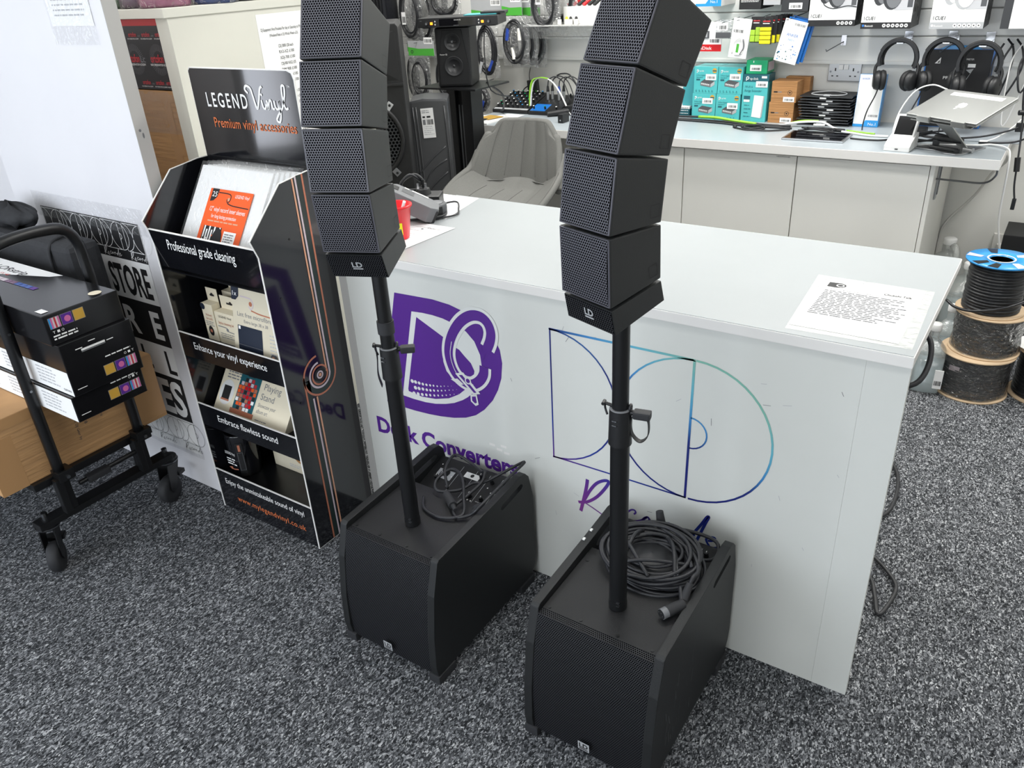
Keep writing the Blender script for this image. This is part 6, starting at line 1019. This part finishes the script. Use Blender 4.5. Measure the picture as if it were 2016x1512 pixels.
def phones_box(lab, x0, kind):
    z0 = (1.302, 1.290, 1.288)[kind]; w, y = .206, 4.10; t = thing('headphone_box', lab, 'box', (x0+w/2, 4.2, z0), 0, 'headphone boxes on the slatwall'); b = B(); b.box(x0, x0+w, y, 4.297, z0, z0+.24, 'cone', .001); b.rect(x0+.0005, z0+.0005, x0+w-.0005, z0+.2395, 'white', FY(y-.0003)); part('body', b, t); F = FY(y-.0006); b = B()
    b.rect(x0, z0+.0, x0+w, z0+.026, 'ltgrey' if kind == 2 else 'ink', F, .0002); n = 4 if kind == 0 else 6
    [b.disc((x0+w-.018-i*.018, z0+.013), .0075, 'white', F, .0006, 12) for i in range(n)]; [b.disc((x0+w-.018-i*.018, z0+.013), .003, 'ink', F, .0008, 6) for i in range(n)]
    if kind: b.text('Bluetooth', x0+.018, z0+.008, .012, 'white', F, .034, .0006); b.disc((x0+.011, z0+.013), .005, 'blue' if kind == 1 else 'white', F, .0006, 8)
    b.text('CUE1', x0+.018, z0+.036, .020, 'ink', F, .040, .0006, 'L', .01, .15); b.rect(x0+.011, z0+.036, x0+.013, z0+.050, 'ink', F, .0006)
    b.rect(x0+.0, z0+.058, x0+w, z0+.0585, 'inklight', F, .0003); b.poly([(x0+.13, z0+.075), (x0+w, z0+.075), (x0+w, z0+.17), (x0+.145, z0+.17)], 'inklight', F, .0004); b.rect(x0+w-.025, z0+.085, x0+w-.004, z0+.125, 'midgrey', F, .0006); part('printing', b, t)
    b = B(); m, m2 = ('cone', 'grey') if kind < 2 else ('ltgrey', 'white'); cx, cz = x0+.065, z0+.118
    b.disc((cx, cz+.03), .028, m, F, .0008, 18, .055); b.disc((cx+.012, cz+.03), .024, m2, F, .0010, 18, .048); b.disc((cx+.052, cz+.018), .040, m, F, .0012, 22, .060); b.disc((cx+.058, cz+.014), .032, m2, F, .0014, 22, .050); b.stroke([(cx+.045, cz-.0), (cx+.075, cz+.03)], .004, m, F, .0017, 1)
    b.stroke([(cx, cz+.075), (cx+.02, cz+.13), (cx+.07, cz+.14), (cx+.085, cz+.07)], .010, m, F, .0010)
    if kind == 0: b.stroke([(cx+.0, cz-.01), (cx-.0, cz-.03), (cx+.04, cz-.045), (cx+.10, cz-.035), (cx+.14, cz-.04)], .004, m, F, .0010)
    part('picture', b, t, 'picture of headphones')
    b = B(); r = random.Random(kind+4); Fs = FX(x0+w+.0004)
    for i in range(40): u, v, s = 4.11+r.random()*.17, z0+.01+r.random()*.2, .008+r.random()*.014; b.poly([(u, v), (u+s, v+s*.2), (u+s*.5, v+s*1.4)], r.choice(('grey', 'ltgrey', 'ink')), Fs, .0002+i*.00002)
    part('side_print', b, t, 'crumpled foil pattern on the side')
phones_box('headphone box with a black cabled headset, leftmost of the three', -1.109, 0); phones_box('headphone box with a black wireless headset, middle of the three', -.877, 1); phones_box('headphone box with a white headset and grey band', -.597, 2)
t = thing('white_box', 'white and dark box cut by the frame at the top right', 'box', (-.2, 4.2, 1.287)); b = B(); b.box(-.330, -.05, 4.10, 4.297, 1.287, 1.53, 'cone', .001); part('body', b, t); b = B(); b.rect(-.298, 1.2875, -.051, 1.5295, 'white', FY(4.0996)); b.disc((-.25, 1.40), .012, 'ltgrey', FY(4.0996), .0004); part('front_print', b, t)
def cupset(b, X, m='blackplastic'):
    b.X = X; b.lathe([(.0, -.020), (.026, -.020), (.038, -.013), (.043, .0), (.041, .008), (.0, .008)], m, 22)
def headphones(lab, cx, cz, r, y, a1, a2, shin):
    t = thing('headphones', lab, 'headphones', (cx, y, cz-.17), 0, 'headphones hanging on the slatwall'); b = B()
    pts = [(cx+r*cos(radians(a)), y, cz+r*1.05*sin(radians(a))) for a in range(-25, 206, 15)]; b.strip(pts, .030, .012, 'blackplastic', (0, 1, 0), 3); b.tube([(cx+(p[0]-cx)*.86, p[1]+.022, cz+(p[2]-cz)*.90) for p in pts], .006, 'black', 8, 3); b.tube([(p[0], p[1]-.004, p[2]) for p in pts[3:-3]], .010, 'black', 8, 3); part('headband', b, t)
    for s, a in ((-1, a1), (1, a2)):
        hx = cx+s*r*.95; hz = cz-r*.45; b = B(); b.tube([(hx, y, hz+.03), (hx+s*.014, y-.005, hz), (hx+s*.010, y-.015, hz-.045)], .007, 'blackplastic', 8, 4); part('yoke', b, t)
        X = Matrix.Translation((hx-s*.004, y-.012, hz-.052)) @ Matrix.Rotation(a, 4, 'Z') @ Matrix.Rotation(-s*pi/2, 4, 'Y') @ Matrix.Rotation(.25, 4, 'X'); b = B(); cupset(b, X); part('ear_cup', b, t); b = B(X); b.lathe([(.020, .010), (.040, .008), (.045, .018), (.040, .030), (.030, .033), (.020, .026)], 'black', 22); part('ear_pad', b, t)
    b = B(); b.tube([(cx-r*.75, y-.03, cz-r*1.5), (cx-r*.9, y-.02, cz-r*2.0), (cx-r*1.2, y-.03, cz-r*2.9), (cx-r*1.25, y-.05, cz-r*3.9), (cx-r*.9, y-.08, cz-r*4.25 if shin else cz-r*3.9)], .003, 'cable'); part('lead', b, t); b = B(); b.box(cx-.014, cx+.014, y-.02, 4.30, cz+r*1.05-.016, cz+r*1.05-.010, 'chrome', .001); b.box(cx-.018, cx+.018, 4.293, 4.30, cz+r*1.05-.03, cz+r*1.05+.02, 'chrome', .001); part('holder', b, t)
headphones('folding black headphones hanging left, above the white and blue box', -.702, 1.162, .078, 4.12, .55, -.75, True); headphones('black headphones hanging in front of the dark boxed headset', -.520, 1.162, .078, 4.13, .8, -.5, False); headphones('black on ear headphones with a wide band, rightmost', -.372, 1.155, .080, 4.06, .5, -.6, False)
t = thing('audio_product_box', 'black box with blue edges and white product lettering behind the headphones', 'box', (-.46, 4.25, .8605)); G = frame((-.608, 4.225, .8640), (1, 0, 0), (0, .08, 1)); b = B(G); b.box(0, .270, 0, .330, -.06, 0, 'blue', .001); b.rect(.006, .002, .264, .328, 'ink', I, .0004); b.poly([(.05, .33), (.22, .33), (.19, .345), (.08, .345)], 'bluebright', I, .0002); part('body', b, t); b = B(G); b.poly([(.040, .270), (.062, .270), (.062, .296)], 'white', I, .0008); b.poly([(.050, .273), (.059, .273), (.059, .285)], 'ink', I, .0011); b.text('PRO', .085, .205, .018, 'white', I, .04, .0008); b.text('MIETER', .165, .285, .010, 'white', I, .03, .0008); b.rect(.175, .255, .205, .270, 'paper', I, .0009); b.poly([(.17, .245), (.20, .25), (.16, .16), (.175, .15), (.19, .11), (.165, .13), (.155, .16), (.19, .23)], 'ltgrey', I, .0008); part('printing', b, t)
def flat(lab, name, cat, x0, x1, z0, z1, y, m, dec, tilt=0, grp=None, th=.004):
    t = thing(name, lab, cat, ((x0+x1)/2, y, z0), 0, grp); G = frame((x0, y, z0), (cos(tilt), 0, sin(tilt)), (-sin(tilt), 0, cos(tilt))); b = B(G); b.box(0, x1-x0, 0, z1-z0, -th, 0, m, .0008); part('card', b, t); b = B(G); dec(b, x1-x0, z1-z0, t, G); 
    if b.ms: part('printing', b, t)
    b = B(); xm = (x0+x1)/2; b.cyl((xm, y-.03, z1-.012), (xm, 4.31, z1-.004), .002, 'steel', seg=8); part('hook', b, t)
def d_sd(b, w, h, t, G): b.rect(0, 0, w, h*.24, 'red', I, .0003); b.text('SanDisk', w*.15, h*.06, .020, 'white', I, w*.55, .0007, 'L', .01); b.box(w*.22, w*.60, h*.45, h*.70, .0, .006, 'midgrey', .002); b.box(w*.28, w*.55, h*.48, h*.66, .005, .008, 'ltgrey', .001); b.bars(w*.62, h*.30, w*.92, h*.42, 'ink', I, .0008)
flat('red and white memory card pack at the right column edge', 'memory_card_pack', 'memory card', -1.680, -1.520, 1.190, 1.325, 4.11, 'paper', d_sd)
def d_clip(b, w, h, t, G): b.rect(w*.1, h*.45, w*.75, h*.85, 'paper', I, .0006); b.bars(w*.2, h*.5, w*.65, h*.7, 'ink', I, .001); b.box(w*.05, w*.95, h*.05, h*.35, 0, .012, 'midgrey', .003)
flat('small clear pack with a grey adaptor and barcode', 'adaptor_pack', 'adaptor', -1.545, -1.465, 1.250, 1.335, 4.09, 'gripbag', d_clip)
def d_usb(b, w, h, t, G): b.rect(w*.02, h*.62, w*.7, h*.76, 'paper', I, .001); b.bars(w*.08, h*.64, w*.62, h*.72, 'ink', I, .0014); b.rect(w*.38, h*.14, w*.52, h*.36, 'green', I, .001); b.tube([(w*.2, h*.1, .004), (w*.25, h*.4, .006), (w*.6, h*.5, .006), (w*.75, h*.15, .004), (w*.35, h*.08, .004)], .003, 'white'); b.tube([(w*.7, h*.5, .004), (w*.8, h*.3, .005), (w*.65, h*.1, .004)], .0035, 'grey')
flat('white pack with a bagged lead and green tag', 'lead_pack', 'cable', -1.475, -1.385, 1.168, 1.345, 4.09, 'paper', d_usb, radians(-6))
def d_w(col, rows): 
    def f(b, w, h, t, G):
        b.rect(w*.2, h*.82, w*.8, h*.87, 'redprint', I, .0003); b.rect(w*.2, h*.75, w*.75, h*.78, 'txtwhite', I, .0003)
        for x0, x1, z0, z1 in rows: b.box(w*x0, w*x1, h*z0, h*z1, 0, .012, col, .003)
    return f
flat('black card of lime green cable holders', 'holder_card', 'cable holders', -1.375, -1.322, 1.232, 1.346, 4.10, 'ink', d_w('lime', ((.05, .48, .04, .28), (.52, .95, .04, .28), (.05, .48, .29, .5), (.52, .95, .29, .6))))
flat('black card of yellow cable holders, frontmost', 'holder_card', 'cable holders', -1.320, -1.262, 1.228, 1.346, 4.07, 'ink', d_w('yellow', ((.06, .94, .02, .16), (.06, .94, .18, .32), (.06, .94, .34, .48), (.06, .94, .50, .63))))
for i in range(4): flat(('second', 'third', 'fourth', 'rearmost')[i]+' black card behind the yellow cable holders', 'holder_card', 'cable holders', -1.306+.012*i, -1.250+.012*i, 1.230, 1.347, 4.10+.035*i, 'ink', d_w('yellow', ((.06, .94, .02, .3),)), 0, 'black cards behind the yellow holders')
def d_ank(b, w, h, t, G):
    b.text('ANKER', w*.5, h*.62, .018, 'blue', I, w*.52, .0004, 'C'); b.text('NO.1', w*.5, h*.52, .012, 'bluebright', I, w*.26, .0004, 'C'); b.bars(w*.45, h*.88, w*.92, h*.94, 'inkgrey', I, .0006); r = random.Random(6)
    for i in range(22): s = .0015+r.random()*.003; b.rect(w*r.random()*.9, h*r.random()*.42, w*r.random()*.9, 0, 'bluebright', I, -.01) if False else b.disc((w*(.06+.88*r.random()), h*(.03+.42*r.random())), s, r.choice(('bluebright', 'blue', 'tealdk')), I, .0004, 4)
for i in range(3): flat(('front white folder pack with blue speckles', 'second folder pack behind the speckled front one', 'rear folder pack on the same hook as the speckled one')[i], 'accessory_pack', 'pack', -1.250+.012*i, -1.143+.012*i, 1.158+.004*i, 1.345+.004*i, 4.09+.018*i, 'white' if i == 0 else 'blue', d_ank, radians(-13), 'folder packs on one hook', .006)
def topbox(lab, x0, x1, z0, m, dec):
    t = thing('boxed_gadget', lab, 'box', ((x0+x1)/2, 4.2, z0), 0, 'boxes cut by the top of the frame'); b = B(); b.box(x0, x1, 4.10, 4.297, z0, z0+.16, m, .001); part('body', b, t); b = B(); dec(b, FY(4.0997), x0, x1, z0)
    part('printing', b, t)
def e1_(b, F, x0, x1, z0): b.rect(x0, z0, x1, z0+.012, 'bluebright', F); b.poly([(x0+.05, z0+.012), (x1, z0+.012), (x1, z0+.036), (x0+.07, z0+.036)], 'bluebright', F); b.text('No.1', x0+.075, z0+.014, .018, 'white', F, .035, .0005)
topbox('white and blue gadget box at the top beside the right column', -1.660, -1.530, 1.395, 'white', e1_)
def e2_(b, F, x0, x1, z0): b.rect(x0, z0, x1, z0+.055, 'ink', F); b.lines(x0+.008, z0+.032, x1-.008, 5, -.006, .002, 'txtwhite', F); b.rect(x0+.05, z0+.058, x0+.07, z0+.075, 'white', F, .0005)
topbox('black gadget box with white print in the middle of the top row', -1.440, -1.335, 1.378, 'black', e2_)
def e3_(b, F, x0, x1, z0): b.rect(x0, z0+.03, x1, z0+.1, 'ltgrey', F); b.disc(((x0+x1)/2, z0+.06), .02, 'cone', F, .0005)
topbox('grey gadget box with a dark round picture in the top row', -1.325, -1.245, 1.395, 'ltgrey', e3_)
def e4_(b, F, x0, x1, z0): b.rect(x0+.035, z0+.01, x0+.095, z0+.036, 'paper', F); b.bars(x0+.042, z0+.015, x0+.088, z0+.027, 'ink', F, .0006)
topbox('dark gadget box with a barcode sticker in the top row', -1.238, -1.115, 1.366, 'cone', e4_)
# leads hanging at the far right
q = random.Random(12)
for i in range(6):
    x = -.30+.035*i; L = (.30, .24, .34, .20, .28, .32)[i]; b = B(); b.tube([(x, 4.24-.01*i, 1.235), (x+.03, 4.20-.012*i, 1.20), (x+.035+q.uniform(-.02, .02), 4.18-.012*i, 1.12), (x-.01, 4.18-.012*i, 1.235-L), (x-.03, 4.18-.012*i, 1.235-L*.75), (x-.035, 4.20-.012*i, 1.15), (x-.01, 4.22-.012*i, 1.22)], .0042 if i != 2 else .003, 'cable' if i != 2 else 'white'); solo('hanging_lead', b, ('leftmost hanging black lead beside the rightmost headphones', 'second black lead from the left at the right slatwall hooks', 'thin white lead hanging among black ones at the far right', 'fourth lead from the left at the right slatwall hooks', 'fifth lead from the left at the right slatwall hooks', 'rightmost hanging black lead at the frame edge')[i], 'cable', 'leads hanging at the far right')
b = B(); b.tube([(.02, 4.12, 1.10), (-.06, 4.02, 1.0), (-.16, 3.98, .93), (-.28, 3.95, .888), (-.42, 3.93, .87)], .004, 'cable'); b.box(-.185, -.155, 3.972, 3.992, .905, .94, 'black', .003); solo('usb_lead', b, 'black lead with a clip sloping up from the desk end to the right', 'cable')
b = B(); b.tube([(.05, 4.0, 1.02), (-.04, 3.93, .99), (-.10, 3.88, .93), (-.17, 3.87, .885), (-.30, 3.90, .868)], .004, 'cable'); solo('usb_lead', b, 'lower black lead with a plug sloping off the desk end', 'cable')
t = thing('hanging_adaptor_lead', 'black lead with a ferrite lump hanging off the desk end', 'cable', (-.13, 3.86, .65)); b = B(); b.tube([(-.165, 3.88, .99), (-.152, 3.86, .90), (-.142, 3.84, .80), (-.135, 3.84, .72), (-.122, 3.84, .66)], .0038, 'cable'); part('lead', b, t); b = B(); b.cyl((-.146, 3.845, .83), (-.139, 3.84, .775), .011, 'blackplastic'); part('ferrite', b, t); b = B(); b.box(-.130, -.115, 3.833, 3.847, .62, .665, 'blackplastic', .002); part('plug', b, t)
b = B(); b.cyl((-.18, 3.86, 1.0), (.12, 4.00, 1.01), .010, 'blackplastic'); b.box(-.02, .14, 3.93, 4.02, .99, 1.02, 'blackplastic', .004); solo('black_boom', b, 'black boom reaching in at the right edge above the desk end', 'boom')
b = B(); b.tube([(-.11, 4.20, 1.02), (-.19, 4.05, .92), (-.24, 3.95, .885), (-.275, 3.92, .872)], .0028, 'white'); b.box(-.30, -.27, 3.90, 3.93, .866, .874, 'white', .002); solo('white_usb_lead', b, 'thin white lead with a small plug at the right end of the desk', 'cable')
b = B(); b.tube([(-.195, 3.90, .85), (-.185, 3.92, .80), (-.24, 4.10, .70), (-.30, 4.30, .55), (-.40, 4.314, .40), (-.415, 4.314, .30), (-.415, 4.314, .12)], .006, 'plugwhite'); solo('wall_cable', b, 'pale grey cable dropping down the wall under the desk end', 'cable')

# ------------------------------------------------------------------ floor goods at the right
t = thing('single_socket', 'white single wall socket with a plug near the floor', 'wall socket', (-.12, 4.31, .29)); b = B(); b.box(-.185, -.085, 4.308, 4.32, .275, .375, 'plugwhite', .004); part('plate', b, t); b = B(); b.box(-.165, -.10, 4.27, 4.308, .28, .335, 'plugwhite', .012); part('plug', b, t)
def reel(lab, x, y, z, r, h, core, top, wrapc, wraps):
    t = thing('cable_reel', lab, 'cable reel', (x, y, z), 0, 'cable reels'); X = Matrix.Translation((x, y, z)); th = .006
    for k in (0, 1):
        b = B(X); zz = k*(h-th); b.lathe([(.040, zz), (r, zz), (r, zz+th), (.040, zz+th), (.040, zz)], top if k else 'spoolcard', 40); part('flange', b, t, ('blue printed top flange' if top == 'reelblue' else None) if k else None)
    b = B(X); b.lathe([(.040, th), (.040, h-th)], 'black', 24); b.lathe([(.040, .004), (.036, .004), (.036, h-.004), (.040, h-.004)], 'spoolcard', 24); part('core', b, t)
    b = B(X); n = int((h-2*th)/.0115); pr = [(.05, th)]
    for i in range(n):
        zc = th+(h-2*th)*(i+.5)/n
        for a in range(-80, 81, 32): pr.append((core+.0055*cos(radians(a))+.0015*sin(i*2.3), zc+.0054*sin(radians(a))))
    pr.append((.05, h-th)); b.lathe(pr, 'wire', 40); part('wire', b, t)
    if wraps: b = B(X); b.sheet(lambda u, v: ((core+.010+.003*sin(40*u+9*v))*cos(2*pi*u), (core+.010+.003*sin(40*u+9*v))*sin(2*pi*u), th+.002+(h-2*th-.004)*v), 48, 8, 'wrapclear'); part('film', b, t)
    return t
x, y = -.092, 3.395
reel('bottom cable reel of three, under clear film with a small label', x-.012, y-.02, 0, .135, .178, .118, 'spoolcard', 0, True); reel('middle cable reel of three, film wrapped', x, y, .1785, .128, .166, .110, 'spoolcard', 0, True); t = reel('topmost black cable reel with a blue printed flange', x-.010, y, .345, .120, .205, .096, 'reelblue', 0, False)
b = B(Matrix.Translation((x-.010, y, .5506))); [b.poly([(.06*cos(a), .06*sin(a)), (.115*cos(a-.12), .115*sin(a-.12)), (.118*cos(a+.2), .118*sin(a+.2)), (.07*cos(a+.3), .07*sin(a+.3))], m, I, .0004) for a, m in ((.6, 'white'), (1.9, 'navy'), (3.0, 'lilac'), (3.9, 'black'), (4.5, 'black'), (5.4, 'white'))]; b.stroke(arc((0, 0), .046, 0, 360, 30), .006, 'white', I, .0006, 1); part('flange_print', b, t)
b = B(); b.tube([(x-.16, y-.05, .375), (x-.12, y-.08, .362), (x-.05, y-.112, .37), (x+.05, y-.10, .40), (x+.13, y-.03, .43), (x+.20, y+.02, .45)], .0056, 'wire'); part('loose_end', b, t)
b = B(); b.rect(-.02, 0, .02, .022, 'lilac', frame((x-.075, y-.128, .115), (.9, -.35, 0), (0, 0, 1))); 
solo('reel_sticker', b, 'small pale label on the bottom cable reel', 'label')
reel('black cable reel with a white top at the right edge of the frame', .155, 3.46, 0, .135, .20, .115, 'spoolcard', 0, False)
t = thing('spool_cover', 'white plastic sheet over the reel at the right edge', 'cover', (.155, 3.46, .2005)); b = B(Matrix.Translation((.155, 3.46, .2005))); b.sheet(lambda u, v: (.136*v*cos(2*pi*u), .136*v*sin(2*pi*u), .006+.004*sin(7*u*2*pi)*v), 30, 6, 'paper'); part('sheet', b, t)
def bottle(lab, x, y, r, h, hn, liq, big, rz=0):
    t = thing('plastic_bottle', lab, 'bottle', (x, y, 0), rz, 'clear plastic bottles'); X = Matrix.Translation((x, y, 0)) @ Matrix.Rotation(rz, 4, 'Z'); hs = h-hn; b = B(X)
    sq = lambda k, rr: (rr*(cos(k)/max(abs(cos(k)), abs(sin(k)))*.55+cos(k)*.45), rr*(sin(k)/max(abs(cos(k)), abs(sin(k)))*.55+sin(k)*.45))
    prof = [(.9, .0), (1, .012), (1, hs*.72), (.93, hs*.82), (.55, hs*.95), (.30, hs), (.30, h)]
    def f(u, v):
        i = min(len(prof)-2, int(v*(len(prof)-1))); w = v*(len(prof)-1)-i; rr = r*(prof[i][0]*(1-w)+prof[i+1][0]*w); zz = prof[i][1]*(1-w)+prof[i+1][1]*w; p = sq(2*pi*u, rr); return X @ Vector((p[0], p[1], zz))
    b.X = Matrix.Identity(4); b.sheet(f, 32, 24, 'jug'); part('body', b, t)
    if liq:
        b = B(); n = 24; vs = [X @ Vector((*sq(2*pi*i/n, r*.95), zz)) for zz in (.006, hs*.70*liq) for i in range(n)]; b.add(vs, [(i, (i+1) % n, n+(i+1) % n, n+i) for i in range(n)]+[tuple(range(n, 2*n))], 'liquid', True); part('liquid', b, t, 'pale blue liquid')
    b = B(X); b.lathe([(r*.36, h-.012), (r*.38, h-.008), (r*.38, h+.014), (r*.33, h+.018), (0, h+.018)], 'white', 22); part('cap', b, t)
    b = B(X); b.box(r*.45, r*1.012, -r*.9, -r*.99, .03, hs*.5, 'paper'); b.bars(r*.5, .045, r*.95, .065, 'ink', frame((0, -r*1.0, 0), (1, 0, 0), (0, 0, 1)), .001); part('label', b, t)
    if big: b = B(X); b.tube([(r*.35, -.0, h-.01), (r*.7, 0, h-.03), (r*.85, 0, hs*.86), (r*.8, 0, hs*.74)], .016, 'jug'); part('handle', b, t)
bottle('small clear bottle of pale liquid beside the counter end', -.262, 3.30, .056, .272, .05, .9, False, .15); bottle('large clear jug with a white cap and handle at the cupboard end', -.345, 4.10, .075, .375, .05, .2, True, -.8); bottle('large jug of pale blue liquid behind the cable reels', -.215, 3.80, .085, .37, .04, .95, True, .4); bottle('small capped bottle behind the middle cable reel', -.235, 3.545, .05, .265, .05, .8, False, 0)
b = B(); b.box(-.135, .12, 3.98, 4.20, 0, .47, 'black', .004); solo('black_cabinet', b, 'black cabinet on the floor at the right edge of the frame', 'cabinet')
